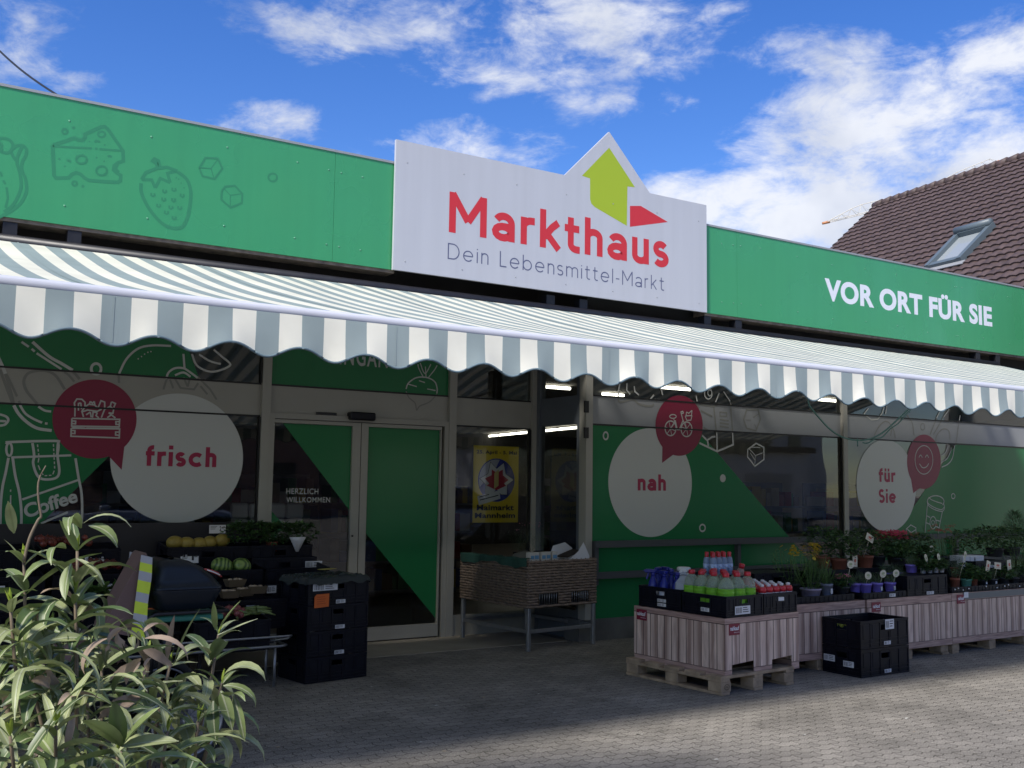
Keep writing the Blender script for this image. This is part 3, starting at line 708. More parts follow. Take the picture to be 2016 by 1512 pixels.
strokes(ic, [ell(951, 658, 70, 112)], .012, yl, k8, True)
strokes(ic, [[(912, 640), (918, 625), (928, 622), (938, 640)], [(962, 640), (970, 624), (978, 622), (988, 642)], [(916, 688), (935, 715), (955, 720), (975, 708), (988, 686)]], .013, yl, k8, False, 4)
ic.build('bubble_icon', FILML, W5, world=True)
ln = MB()
# drink carton, sugar cubes, rings
strokes(ln, [[(885, 568), (1015, 630), (1133, 580), (1128, 495)], [(905, 512), (945, 552), (950, 590)], [(940, 548), (975, 525), (1003, 520)], [(1012, 490), (1015, 630)]], .022, yl, k5)
ln.build('carton_drawing', FILML, W4, world=True); ln = MB()
strokes(ln, [[(1240, 615), (1302, 570), (1358, 600), (1358, 690), (1292, 738), (1238, 670)]], .018, yl, k5, True)
strokes(ln, [[(1296, 660), (1250, 610)], [(1296, 660), (1350, 640)], [(1296, 660), (1292, 725)], [(1258, 640), (1290, 690)], [(1270, 600), (1330, 600)]], .009, yl, k5)
ln.build('cube_drawing', FILML, W4, world=True); ln = MB()
strokes(ln, [ell(196, 515, 17, 27)], .018, yl, k5, True); ln.build('ring_drawing', FILML, W4, world=True); ln = MB()
strokes(ln, [ell(907, 1192, 20, 25)], .018, yl, k5, True)
ln.build('ring_drawing', FILML, W4, world=True); ln = MB(); disc(ln, 1057, 827, 21, 29, yl, 24, conv=k5); ln.build('dot_drawing', FILML, W4, world=True); ln = MB()
strokes(ln, [[(300, 130), (290, 180), (290, 218)], [(352, 130), (350, 180), (375, 210)], [(405, 150), (410, 190), (440, 215)], [(520, 250), (550, 215)], [(600, 160), (615, 215)], [(860, 220), (868, 262)], [(1030, 200), (1003, 268)], [(1062, 190), (1110, 262)]], .018, yl, k5)
strokes(ln, [ell(950, 205, 28, 40)], .014, yl, k5, True)
strokes(ln, [ell(960, 200, 14, 22)], .012, yl, k5, True)
ln.build('line_drawing', FILML, W4, world=True); ln = MB()
# cup to go, milk sachet, ring
strokes(ln, [ell(1042, 985, 66, 46, a0=150, a1=395)], .014, yl, k8)
strokes(ln, [[(978, 972), (985, 1000), (1030, 1030), (1085, 1048), (1108, 1030)], [(976, 990), (990, 1020), (1035, 1048), (1090, 1062), (1110, 1040), (1106, 1000)], [(988, 950), (1010, 970), (1060, 990), (1095, 1000)]], .011, yl, k8, False, 5)
strokes(ln, [[(978, 1010), (960, 1230)], [(1095, 1065), (1062, 1230)], [(972, 1095), (1000, 1110)], [(968, 1150), (1002, 1165)], [(1045, 1130), (1082, 1140)], [(1045, 1180), (1072, 1190)]], .013, yl, k8)
strokes(ln, [ell(1022, 1150, 24, 48)], .012, yl, k8, True)
strokes(ln, [[(1022, 1178), (1008, 1140), (1022, 1132), (1036, 1142)]], .009, yl, k8, True)
ln.build('cup_drawing', FILML, W5, world=True); ln = MB()
strokes(ln, [[(812, 1250), (812, 1200), (848, 1168), (888, 1190), (890, 1250)], [(820, 1200), (850, 1228), (888, 1205)]], .013, yl, k8)
ln.build('cube_drawing', FILML, W5, world=True); ln = MB(); strokes(ln, [ell(1180, 942, 14, 20)], .013, yl, k8, True); ln.build('ring_drawing', FILML, W5, world=True); ln = MB()
strokes(ln, [[(1090, 715), (1140, 690), (1175, 640), (1190, 545)], [(1085, 675), (1130, 650), (1160, 590), (1165, 560)], [(1085, 625), (1120, 600), (1140, 545)]], .015, yl, k8, False, 5)
strokes(ln, [[(480, 300), (515, 255)], [(495, 310), (540, 345), (590, 340), (625, 290), (640, 235)], [(660, 235), (650, 300)], [(1085, 260), (1050, 330)], [(1150, 262), (1105, 320)], [(1235, 310), (1228, 350)]], .014, yl, k8)
ln.build('line_drawing', FILML, W5, world=True)
ln = MB()
strokes(ln, [[(290, 222), (300, 268), (395, 248), (445, 285), (530, 298), (550, 280)], [(555, 245), (575, 262)]], .022, yb, k5, False, 4)
strokes(ln, [[(895, 330), (978, 372)], [(990, 300), (1008, 480)], [(860, 272), (885, 310)], [(885, 285), (990, 300), (1030, 282)], [(1112, 270), (1128, 480)], [(915, 455), (945, 470)], [(1035, 395), (1100, 405)], [(1035, 420), (1100, 430)], [(1035, 445), (1100, 455)]], .02, yb, k5)
strokes(ln, [[(1232, 322), (1318, 325), (1334, 390), (1300, 478), (1232, 460), (1210, 395)]], .018, yb, k5, True)
strokes(ln, [[(1225, 398), (1265, 400)], [(1280, 380), (1325, 350)], [(1290, 430), (1305, 465)]], .007, yb, k5)
strokes(ln, [[(1035, 340), (1085, 345), (1085, 372), (1037, 370)]], .014, yb, k5, True)
ln.build('band_drawing', BANDL, W4, world=True); ln = MB()
strokes(ln, [[(560, 470), (600, 395), (650, 355), (690, 380), (720, 440), (725, 490)], [(690, 470), (700, 410)], [(820, 310), (860, 370), (875, 470)], [(1050, 330), (1000, 460)], [(1228, 350), (1200, 545)], [(1105, 320), (1025, 460)], [(1045, 520), (1050, 470), (1085, 425), (1120, 415), (1150, 440), (1155, 500)]], .014, yb, k8, False, 4)
strokes(ln, [ell(942, 398, 16, 26)], .012, yb, k8, True)
ln.build('band_drawing', BANDL, W5, world=True)
# bumper rails in front of the windows
m = MB(); yr0 = 8.6
za, zb = wy(1250, 1070, yr0).z, wy(1250, 1130, yr0).z
for z in (za, zb): m.box(6.5, XR-1, yr0-.02, yr0+.015, z-.035, z+.035)
x = 6.52
while x < XR-1: m.box(x, x+.05, yr0+.016, YF-.03, zb-.1, za+.03); x += 2.05
m.build('bumper_rail', mat('bumper_grey', (.06, .065, .07), .6), shop, world=True)
# ceiling lamps inside
LAMP = emit('strip_light', (1, .93, .8), 4.5)
A_, B_ = wz(1142, 841, 2.93), wz(918, 863, 2.93)
n_ = 6
for i in range(n_):
    p, q = A_.lerp(B_, (i+.04)/n_), A_.lerp(B_, (i+.94)/n_)
    m = MB(); m.tube([p, q], .03, 8); m.build('ceiling_light', LAMP, shop, world=True)
for x, y, w_ in ((1097, 763, .22), (1207, 777, .2), (1326, 764, .3), (1620, 787, .3), (545, 848, .2), (423, 816, .1)):
    p = wz(x, y, 2.96); m = MB(); m.tube([p-Vector((w_, 0, 0)), p+Vector((w_, 0, 0))], .022, 8); m.build('ceiling_light', LAMP, shop, world=True)
# ------------------------------------------------------------------ fascia boards and the shop sign
YFA = 8.4
z0f, z1f = 3.552, 4.548
xs0, xs1 = wy(776, 430, YFA).x, wy(1391, 500, YFA).x
FASTRIM = mat('weathered_edge', (.17, .135, .11), .85, var=.4, vscale=14)
CAP = mat('grey_capping', (.36, .37, .38), .5, metal=.3)
RIVET = mat('rivet_head', (.18, .42, .27), .35, metal=.4)
def fascia(name, label, x0, x1, joints):
    t = thing(name, label, 'fascia board', ((x0+x1)/2, YFA, z0f))
    e = [x0]+joints+[x1]
    for a, b in zip(e, e[1:]):
        m = MB(); m.box(a+.0012, b-.0012, YFA, YFA+.012, z0f, z1f); m.build('panel', GREEN, t, world=True)
    m = MB(); m.box(x0, x1, YFA+.013, YFA+.2, z0f-.028, z0f+.03); m.box(x0, x1, YFA+.14, YFA+.2, z0f+.031, z1f-.05); m.build('lower_edge', FASTRIM, t, world=True)
    m = MB(); m.box(x0, x1, YFA-.008, YFA+.22, z1f+.001, z1f+.022); m.build('capping', CAP, t, world=True)
    m = MB(); x = x0+.25
    Rm = Euler((radians(90), 0, 0)).to_matrix()
    xs = []
    while x < x1: xs.append(x); x += .62
    for j in joints: xs += [j-.06, j+.06]
    for x in xs:
        for z in (z0f+.16, z1f-.16): m.lathe([(.0075, 0), (.007, .003), (.004, .0045), (0, .005)], x, YFA, z+.02*sin(x*3), 8, M=Rm)
    m.build('rivets', RIVET, t, world=True)
    return t
j1 = wy(657, 420, YFA).x; j2 = wy(1451, 540, YFA).x
FL = fascia('fascia_board', 'long green fascia board with cheese and strawberry line drawings left of the white sign', XL, xs0+.02, [j1-9.0+4.5, j1])
FR = fascia('fascia_board', 'long green fascia board lettered in white capitals right of the white sign', xs1-.02, XR, [j2, j2+4.2, j2+8.4])
kA = K(0, 150, 780/2016)
yl = YFA-.0005
ln = MB(); LWf = .028
strokes(ln, [[(268, 352), (320, 335), (380, 314), (398, 324), (418, 326), (433, 312), (432, 296), (470, 278), (515, 258), (535, 257), (549, 270), (590, 328), (626, 380), (628, 432), (602, 440), (582, 455), (578, 478), (598, 496), (614, 504), (613, 532), (600, 540), (520, 536), (452, 530), (430, 518), (412, 500), (388, 491), (366, 500), (350, 517), (285, 519), (275, 505)]], LWf, yl, kA, True)
strokes(ln, [[(275, 357), (468, 367)], [(484, 368), (496, 369)], [(506, 371), (618, 379)], [(600, 448), (590, 470), (606, 488)]], LWf*.6, yl, kA)
strokes(ln, [ell(415, 424, 27, 21), ell(517, 481, 27, 23), ell(517, 296, 18, 14), ell(330, 281, 13, 12), ell(380, 546, 12, 11)], LWf*.6, yl, kA, True)
for px, py, rr in ((302, 421, 5), (330, 459, 5), (492, 414, 5), (530, 433, 5), (374, 262, 8), (422, 560, 8), (533, 350, 5), (456, 332, 4)): disc(ln, px, py, rr, rr, yl, 12, conv=kA)
strokes(ln, [[(340, 430), (350, 428), (360, 436)], [(548, 410), (558, 406), (568, 411)], [(482, 336), (490, 328), (504, 332), (506, 338)]], LWf*.6, yl, kA)
ln.build('cheese_drawing', GREEN_DARK, FL, world=True); ln = MB()
strokes(ln, [[(718, 545), (718, 585), (735, 632), (770, 690), (820, 745), (865, 770), (905, 774), (935, 758), (958, 705), (970, 620), (968, 570), (948, 522), (905, 488)]], LWf, yl, kA, False, 5)
strokes(ln, [[(800, 468), (797, 445), (776, 432), (786, 420), (806, 430), (814, 462)], [(720, 526), (742, 490), (800, 468), (850, 463), (903, 482), (852, 494), (866, 542), (816, 520), (790, 568), (772, 528), (720, 526)]], LWf*.9, yl, kA)
for sx, sy in ((778, 602), (838, 584), (885, 575), (927, 605), (833, 625), (883, 628), (808, 657), (870, 666), (915, 668), (847, 692), (886, 719)):
    strokes(ln, [[(sx-8, sy-8), (sx-9, sy+4), (sx, sy+10), (sx+9, sy+5), (sx+7, sy-6)]], LWf*.5, yl, kA)
for px, py in ((897, 517), (909, 524), (922, 544), (936, 568)): disc(ln, px, py, 4, 4, yl, 8, conv=kA)
ln.build('strawberry_drawing', GREEN_DARK, FL, world=True); ln = MB()
strokes(ln, [ell(1388, 515, 22, 20)], LWf*.6, yl, kA, True); ln.build('ring_drawing', GREEN_DARK, FL, world=True); ln = MB()
strokes(ln, [[(1014, 468), (1045, 416), (1108, 418), (1131, 470), (1092, 523), (1030, 508)], [(1128, 585), (1145, 562), (1195, 557), (1233, 598), (1230, 645), (1172, 668), (1126, 628)]], LWf*.6, yl, kA, True)
strokes(ln, [[(1018, 465), (1074, 470)], [(1074, 470), (1106, 426)], [(1074, 470), (1088, 518)], [(1140, 572), (1172, 606)], [(1172, 606), (1230, 598)], [(1172, 606), (1172, 660)]], LWf*.3, yl, kA)
ln.build('cube_drawing', GREEN_DARK, FL, world=True); ln = MB()
strokes(ln, [[(-30, 320), (20, 316), (52, 328), (66, 352), (58, 376), (38, 390), (5, 385)], [(66, 368), (82, 356), (115, 353), (134, 372), (130, 405), (112, 440), (112, 480), (130, 525), (134, 585), (105, 645), (50, 690), (-20, 725)], [(115, 355), (92, 400), (86, 440), (102, 500), (106, 570), (70, 650), (20, 690)], [(-10, 330), (5, 350), (5, 385)], [(52, 378), (68, 410), (82, 430)]], LWf*.8, yl, kA, False, 4)
strokes(ln, [[(0, 485), (10, 510)], [(16, 530), (28, 550)], [(33, 565), (40, 620), (28, 670)]], LWf*.6, yl, kA)
ln.build('lettuce_drawing', GREEN_DARK, FL, world=True)
# VOR ORT FUER SIE
o = wy(1625.5, 594.5, yl); e = wy(1952, 642.5, yl)
tt = wy(1953, 601.5, yl)
m = MB(); x0, x1 = wy(1624, 580, yl).x, wy(1953, 620, yl).x
zb, zt = wy(1640, 593, yl).z, wy(1624, 549, yl).z
text(m, 'VOR ORT FÜR SIE', fr_xz(x0, x1, zb-.005, zb+(zt-zb)*1.27, yl), .042, 1.06)
m.build('lettering', WHITEP, FR, world=True)

YS = 8.352
sg = thing('shop_sign', 'white shop sign with red name, lime arrow and a pointed gable top above the awning', 'sign', (wy(1080, 600, YS).x, YS, 3.5))
q = lambda x, y: (lambda p: (p.x, p.z))(wy(x, y, YS))
zt, zb = 4.768, 3.545
xl, xr = q(777, 400)[0], q(1391.3, 500)[0]
a = q(1112, 344.5); ap = q(1199.5, 259.5); b = q(1279.5, 381)
out = [(xl, zb), (xr, zb), (xr, zt), (b[0], zt), ap, (a[0], zt), (xl, zt)]
m = MB(); m.poly([(x, YS, z) for x, z in out], .03, (0, 1, 0)); m.build('board', WHITE, sg, world=True)
yl = YS-.0006
k = K(760, 240, 660/2016)
m = MB(); P = lambda L: [wy(*k(x, y), yl) for x, y in L]
m.poly(P([(1342, 155), (1497, 393), (1452, 388), (1448, 625), (1255, 512), (1235, 492), (1227, 465), (1227, 340), (1178, 324)]))
m.build('arrow_emblem', LIME, sg, world=True)
m = MB(); m.poly(P([(1467, 505), (1532, 505), (1695, 602), (1467, 631)])); m.build('wedge_emblem', RED, sg, world=True)
# lettering: "Markthaus": cap-height from the M; ascender k/h level with it
xM0, zM0 = q(882.4, 456.5); zM1 = q(883.5, 376.5)[1]; xE = q(1316, 520)[0]
m = MB(); slettering(m, 'Markthaus', .225, .15, xM0, xE, zM0, zM1, yl); m.build('name_lettering', RED, sg, world=True)
xD0, zD0 = q(881, 509.5); zD1 = q(881.5, 478)[1]; xE = q(1307, 560)[0]
m = MB(); slettering(m, 'Dein Lebensmittel-Markt', .10, .30, xD0, xE, zD0, zD1, yl); m.build('slogan_lettering', INK, sg, world=True)
m = MB(); Rm = Euler((radians(90), 0, 0)).to_matrix()
for i in range(7):
    for z in (zb+.09, zt-.2): m.lathe([(.007, 0), (.006, .003), (0, .005)], xl+.12+i*(xr-xl-.24)/6, YS, z, 8, M=Rm)
m.build('rivets', mat('white_rivet', (.35, .36, .4), .4), sg, world=True)

# ------------------------------------------------------------------ awning
YA, YB = 4.70, 8.32
zbar0, zbar1 = wy(0, 569.3, YA).z, wy(0, 541.5, YA).z
zback = wy(0, 476, YB).z + .01
def fabric(name, col, through=.2):
    m = bpy.data.materials.new(name); m.use_nodes = True; t = m.node_tree; b = t.nodes['Principled BSDF']
    co = t.nodes.new('ShaderNodeTexCoord'); n = t.nodes.new('ShaderNodeTexNoise'); n.inputs['Scale'].default_value = 3; n.inputs['Detail'].default_value = 6
    t.links.new(co.outputs['Object'], n.inputs['Vector'])
    mr = t.nodes.new('ShaderNodeMapRange'); mr.inputs[1].default_value = .3; mr.inputs[2].default_value = .7; mr.inputs[3].default_value = .9; mr.inputs[4].default_value = 1.06
    t.links.new(n.outputs['Fac'], mr.inputs[0])
    sc = t.nodes.new('ShaderNodeVectorMath'); sc.operation = 'SCALE'; sc.inputs[0].default_value = col; t.links.new(mr.outputs[0], sc.inputs['Scale'])
    t.links.new(sc.outputs[0], b.inputs['Base Color']); b.inputs['Roughness'].default_value = .85; b.inputs['Specular IOR Level'].default_value = .2
    w = t.nodes.new('ShaderNodeTexNoise'); w.inputs['Scale'].default_value = 900; bp = t.nodes.new('ShaderNodeBump'); bp.inputs['Strength'].default_value = .12; bp.inputs['Distance'].default_value = .002
    t.links.new(co.outputs['Object'], w.inputs['Vector']); t.links.new(w.outputs['Fac'], bp.inputs['Height']); t.links.new(bp.outputs[0], b.inputs['Normal'])
    tr = t.nodes.new('ShaderNodeBsdfTranslucent'); t.links.new(sc.outputs[0], tr.inputs[0])
    ms = t.nodes.new('ShaderNodeMixShader'); ms.inputs[0].default_value = through
    o = t.nodes['Material Output']; t.links.new(b.outputs[0], ms.inputs[1]); t.links.new(tr.outputs[0], ms.inputs[2]); t.links.new(ms.outputs[0], o.inputs[0])
    return m
FW = fabric('cream_stripe', (.78, .77, .645)); FB = fabric('blue_grey_stripe', (.295, .365, .36))
VW, VB = fabric('cream_valance', (.93, .91, .78), .03), fabric('blue_grey_valance', (.34, .41, .41), .03)
FP = mat('piping', (.13, .19, .22), .7)
BARM = mat('white_bar', (.62, .635, .70), .32, var=.03, vscale=4)
aw = thing('awning', 'long blue-grey and cream striped awning with scalloped valance under the fascia', 'awning', (4, YB, 3.0))
# stripe edges along X; every twelfth stripe is the doubled seam
edges = []; seams = []
x = wy(29.4, 575, YA).x - .1124*26 - .012*2; i = -26
while x < 13.4:
    edges.append((x, i % 2 == 0)); wd = .1124
    if i % 12 == 3: wd = .1236; seams.append(x+.0505)
    x += wd; i += 1
edges.append((x, False))
XA0, XA1 = edges[0][0], x
XJ = wy(1883, 735, YA).x          # two awnings meet here
def zfab(t, x):      # t 0 at the back .. 1 at the bar
    sag = -.05*sin(pi*t)*(1 + .25*sin(x*1.7))
    return zback + (zbar1-.01-zback)*t + sag + .006*sin(x*7.3+t*5)*sin(pi*t)
TS = [i/16 for i in range(17)]
m = MB(); 
for (xa, wh), (xb, _) in zip(edges, edges[1:]):
    vs = []; nX = 3
    for tt in TS:
        for j in range(nX):
            xx = xa+(xb-xa)*j/(nX-1); vs.append((xx, YB+(YA+.02-YB)*tt, zfab(tt, xx)))
    fs = [(r*nX+c, (r+1)*nX+c, (r+1)*nX+c+1, r*nX+c+1) for r in range(len(TS)-1) for c in range(nX-1)]
    m.add(vs, fs, 0 if wh else 1, True)
m.build('fabric', [FW, FB], aw, world=True)
m = MB()
for s in seams:
    vs = []
    for tt in TS:
        for dx in (-.007, .007): vs.append((s+dx, YB+(YA+.02-YB)*tt, zfab(tt, s)+.003))
    m = MB(); m.add(vs, [(2*r, 2*r+2, 2*r+3, 2*r+1) for r in range(len(TS)-1)], 0, True); m.build('seam', FB, aw, world=True)
# front bar: rounded box, in two lengths
prof = []
hz = (zbar1-zbar0)/2; zc = (zbar0+zbar1)/2
for kk in range(20):
    a_ = 2*pi*kk/20; cx_ = abs(cos(a_))**.7*(1 if cos(a_) > 0 else -1); sx_ = abs(sin(a_))**.7*(1 if sin(a_) > 0 else -1)
    prof.append((YA+.006+.055*cx_, zc+hz*sx_))
for xa, xb in ((XA0-.03, XJ-.002), (XJ+.002, XA1+.03)):
    m = MB(); n = len(prof); vs = [(xa, y, z) for y, z in prof]+[(xb, y, z) for y, z in prof]
    m.add(vs, [(k_, (k_+1) % n, n+(k_+1) % n, n+k_) for k_ in range(n)], 0, True)
    m.add(vs, [tuple(range(n))[::-1], tuple(range(n, 2*n))])
    m.build('front_bar', BARM, aw, world=True)
# valance
x0v = wy(59.5, 600, YA).x       # a low point of the scallops
zlow = wy(60, 668.5, YA).z; amp = .029
per = (.1124*33+.1236*3)/12      # three stripes
def phase(xx):
    # count stripes so that low points sit on stripe middles
    for q_, ((xa, _), (xb, _)) in enumerate(zip(edges, edges[1:])):
        if xa <= xx <= xb: return (q_-26-.5+(xx-xa)/(xb-xa))/3
    return 0
def scallop(xx, ph): 
    c_ = cos(2*pi*ph)
    return zlow + amp - amp*(c_*.93 + .07*cos(4*pi*ph))
def vy(xx, ph, f): return YA - .052 + f*(-.006 + .008*cos(2*pi*ph+.6) + .010*mnoise.noise(Vector((xx*2.1, 0, 0))) + .008*mnoise.noise(Vector((xx*9, 4, 0))))
m = MB(); low = []
for q_, ((xa, wh), (xb, _)) in enumerate(zip(edges, edges[1:])):
    nX = 9; nZ = 6; vs = []
    for j in range(nX):
        u = j/(nX-1); xx = xa+(xb-xa)*u; ph = (q_-26-.5+u)/3
        zb_ = scallop(xx, ph) + .004*sin(xx*5.1)
        low.append((xx, vy(xx, ph, 1), zb_))
        for r_ in range(nZ):
            f = r_/(nZ-1); vs.append((xx, vy(xx, ph, f*f), (zbar0+.014)+(zb_-zbar0-.014)*f))
    m.add(vs, [(j*nZ+r_, j*nZ+r_+1, (j+1)*nZ+r_+1, (j+1)*nZ+r_) for j in range(nX-1) for r_ in range(nZ-1)], 0 if wh else 1, True)
m.build('valance', [VW, VB], aw, world=True)
m = MB(); m.tube([(a_, b_, c_) for a_, b_, c_ in low], .0062, 6, cap=False); m.build('piping', FP, aw, world=True)
m = MB()
for s in seams:
    q_ = phase(s); vs = []; zl_ = scallop(s, q_)
    for r_ in range(7):
        f = r_/6
        for dx in (-.003, .003): vs.append((s+dx, vy(s, q_, f*f)-.0015, (zbar0+.01)+(zl_-zbar0)*f))
    m = MB(); m.add(vs, [(2*r, 2*r+2, 2*r+3, 2*r+1) for r in range(6)], 0, True); m.build('valance_seam', VB, aw, world=True)
# roller, brackets and folding arms
m = MB(); m.tube([(XA0, YB+.10, zback+.02), (XA1, YB+.10, zback+.02)], .055, 14); m.build('roller', BLACKM, aw, world=True)
for px, py in ((22, 450), (150, 468), (1093, 590), (1158, 598), (1403, 624), (1464, 632), (1936, 696), (1975, 702)):
    p = wy(px, py, YB+.02); m = MB()
    m.box(p.x-.05, p.x+.05, YB+.10, YB+.2, 3.33, 3.52); m.bbox(p.x-.065, p.x+.045, YB+.0, YB+.16, 3.24, 3.34, .012)
    for dx in (-.04, 0, .04): m.lathe([(.008, 0), (.008, .006), (0, .008)], p.x+dx, YB, 3.3+.012*(dx > 0), 6, M=Euler((radians(90), 0, 0)).to_matrix())
    m.build('wall_bracket', BLACKM, aw, world=True)
for px in (90, 1120, 1430, 1955):
    p = wy(px, 500, YB); m = MB(); el = (p.x-1.1, (YA+YB)/2, (zback+zbar0)/2-.16)
    m.tube([(p.x, YB, zback-.08), el], .025, 8); m.tube([el, (p.x-.1, YA+.07, zbar0+.01)], .02, 8); m.build('folding_arm', BARM, aw, world=True)

# ------------------------------------------------------------------ poster in the window
yp = YR+.014
pa, pb = wy(930, 1029, yp), wy(1021.5, 880, yp)
po = thing('event_poster', 'yellow fair poster with a star emblem on a blue ball taped inside the entrance window', 'poster', ((pa.x+pb.x)/2, yp, pa.z))
pw, phh = pb.x-pa.x, pb.z-pa.z
m = MB(); m.box(pa.x, pb.x, yp, yp+.002, pa.z, pb.z); m.build('sheet', mat('yellow_paper', (.72, .55, .02), .5), po, world=True)
kx = lambda x, y, d=.002: (pa.x+(x-75)/(855-75)*pw, yp-d, pb.z-(y-105)/(1425-105)*phh)     # from the crop of the poster
BLUE = mat('poster_blue', (.02, .035, .30), .4); SILV = mat('poster_silver', (.42, .43, .52), .4)
m = MB(); m.poly([kx(470+315*cos(t*pi/32), 695+375*sin(t*pi/32)) for t in range(64)]); m.build('ball', BLUE, po, world=True)
m = MB(); m.poly([kx(470+300*cos(radians(a_)), 695+358*sin(radians(a_)), .0025) for a_ in range(160, 282, 6)]+[kx(440, 520, .0025), kx(330, 640, .0025)]); m.build('ball_highlight', SILV, po, world=True)
star = [(470, 500), (365, 390), (325, 590), (190, 670), (290, 770), (285, 935), (390, 940), (470, 850), (550, 940), (655, 945), (650, 775), (765, 685), (625, 590), (590, 395)]
m = MB(); m.poly([kx(470+(x-470)*1.05, 690+(y-690)*1.05, .003) for x, y in star]); m.build('star_outline', INKB, po, world=True)
m = MB(); m.poly([kx(x, y, .0035) for x, y in star]); m.build('star_white', PAPER, po, world=True)
star2 = [(470, 570), (385, 510), (385, 610), (270, 670), (345, 755), (300, 790), (470, 870), (640, 790), (600, 750), (680, 690), (580, 610), (575, 510)]
m = MB(); m.poly([kx(x, y, .004) for x, y in star2]); m.build('star_red', mat('poster_red', (.38, .01, .04), .4), po, world=True)
m = MB(); m.poly([kx(x, y, .0045) for x, y in ((430, 575), (505, 505), (505, 790), (430, 850))]); m.build('star_bar', mat('poster_gold', (.6, .5, .2), .4), po, world=True)
m = MB()
for s_, x0_, x1_, yb_, yt_ in (('25. April - 5. Mai', 122, 818, 262, 182), ('Maimarkt', 140, 775, 1218, 1118), ('Mannheim', 112, 800, 1350, 1258)):
    A, B = kx(x0_, yb_, .0045), kx(x1_, yt_, .0045); text(m, s_, fr_xz(A[0], B[0], A[2], B[2], A[1]), .03, 1.05)
m.build('poster_lettering', INKB, po, world=True)
m = MB(); m.poly([kx(x, y, .005) for x, y in ((145, 975), (520, 870), (540, 1015), (175, 1130))], .0006); m.build('pasted_slip', PAPER, po, world=True)
m = MB()
for (x0_, y0_), (x1_, y1_) in (((180, 1000), (345, 950)), ((190, 1050), (505, 965))): m.poly([kx(x0_, y0_, .0055), kx(x1_, y1_, .0055), kx(x1_, y1_-18, .0055), kx(x0_, y0_-18, .0055)])
m.build('slip_lines', INKB, po, world=True)

# ------------------------------------------------------------------ house behind on the right
DR = 33.0
rt = ray(1722, 405); rt = CAM_P + rt*(DR/ _F.dot(rt))       # far end of the ridge
rdir = Vector((-sin(radians(6.0))*-1, -cos(radians(6.0)), 0))    # the ridge runs towards us
# the direction that makes the ridge pass through the second point at a level height
r2 = ray(2016, 308); s2 = (rt.z-CAM_H)/r2.z; p2 = CAM_P + r2*s2
rdir = (p2-rt); rdir.z = 0; rdir.normalize()
down = Vector((rdir.y, -rdir.x, 0));  down = down if down.x < 0 else -down
v = ray(1634, 490)           # verge point: rt + s*(down*cos a - z sin a)
n_ = rdir; s_ = (rt-CAM_P).dot(n_)/v.dot(n_); pv = CAM_P + v*s_
hd = (pv-rt).dot(down); vd_ = rt.z-pv.z
slope = atan2(vd_, hd)
sd = (down*cos(slope) - Vector((0, 0, sin(slope)))).normalized(); nrm = rdir.cross(sd); nrm = nrm if nrm.z > 0 else -nrm
RL, RW = 17.0, 9.5
hs_ = thing('tiled_roof_house', 'house with steep brown tiled roof and one skylight behind the shop', 'house', (rt.x+rdir.x*RL/2, rt.y+rdir.y*RL/2, 0))
TILE = mat('brown_tile', (.078, .052, .047), .6, var=.3, vscale=5, bump=.1)
m = MB()
course, tw = .29, .25
nr = int(RW/course); nc = int(RL/tw*6)
H_ = lambda c: .028*abs(sin(pi*c/6))
for r_ in range(nr):
    vs = []
    for c in range(nc+1):
        h_ = H_(c)
        for (ds, lift) in ((0, .0), (course*1.04, .042)):
            p = rt + rdir*(c*tw/6) + sd*(r_*course+ds) + nrm*(h_+lift)
            vs.append(p)
        vs.append(rt + rdir*(c*tw/6) + sd*(r_*course+course*1.04) + nrm*(h_-.02))
    fs = []
    for c in range(nc): fs += [(3*c, 3*c+1, 3*c+4, 3*c+3), (3*c+1, 3*c+2, 3*c+5, 3*c+4)]
    m.add(vs, fs)
m.build('roof_tiles', TILE, hs_, world=True)
m = MB(); n = int(RL/.36)
for c in range(n):
    a_ = rt + rdir*(c*.36) + nrm*.03; b_ = a_ + rdir*.4 + nrm*.025
    m.tube([a_-Vector((0, 0, .05)), b_-Vector((0, 0, .05))], [.12, .135], 10)
m.build('ridge_tiles', TILE, hs_, world=True)
m = MB(); up2 = Vector((0, 0, 1))
e0 = rt; e1 = rt+sd*RW; back = rt - down*cos(slope)*RW*1.0 - Vector((0, 0, sin(slope)*RW))
HW = mat('house_wall', (.55, .53, .48), .9, var=.05, vscale=2)
for off in (.15, RL-.15):
    A = e1+rdir*off; B = rt+rdir*off; C = back+rdir*off; dn = Vector((0, 0, .2))
    m.poly([A-dn, B-dn, C-dn, Vector((C.x, C.y, 0)), Vector((A.x, A.y, 0))], .1, rdir)
A = e1-down*.4; m.poly([A-dn+rdir*.2, A-dn+rdir*(RL-.2), Vector((A.x, A.y, 0))+rdir*(RL-.2), Vector((A.x, A.y, 0))+rdir*.2], .1, down*-1)
m.build('house_wall', HW, hs_, world=True)
m = MB(); m.poly([rt, back, back+rdir*RL, rt+rdir*RL], .06, nrm*-1); m.poly([rt-nrm*.06, e1-nrm*.06, e1+rdir*RL-nrm*.06, rt+rdir*RL-nrm*.06], .05, nrm*-1); m.build('roof_deck', TILE, hs_, world=True)
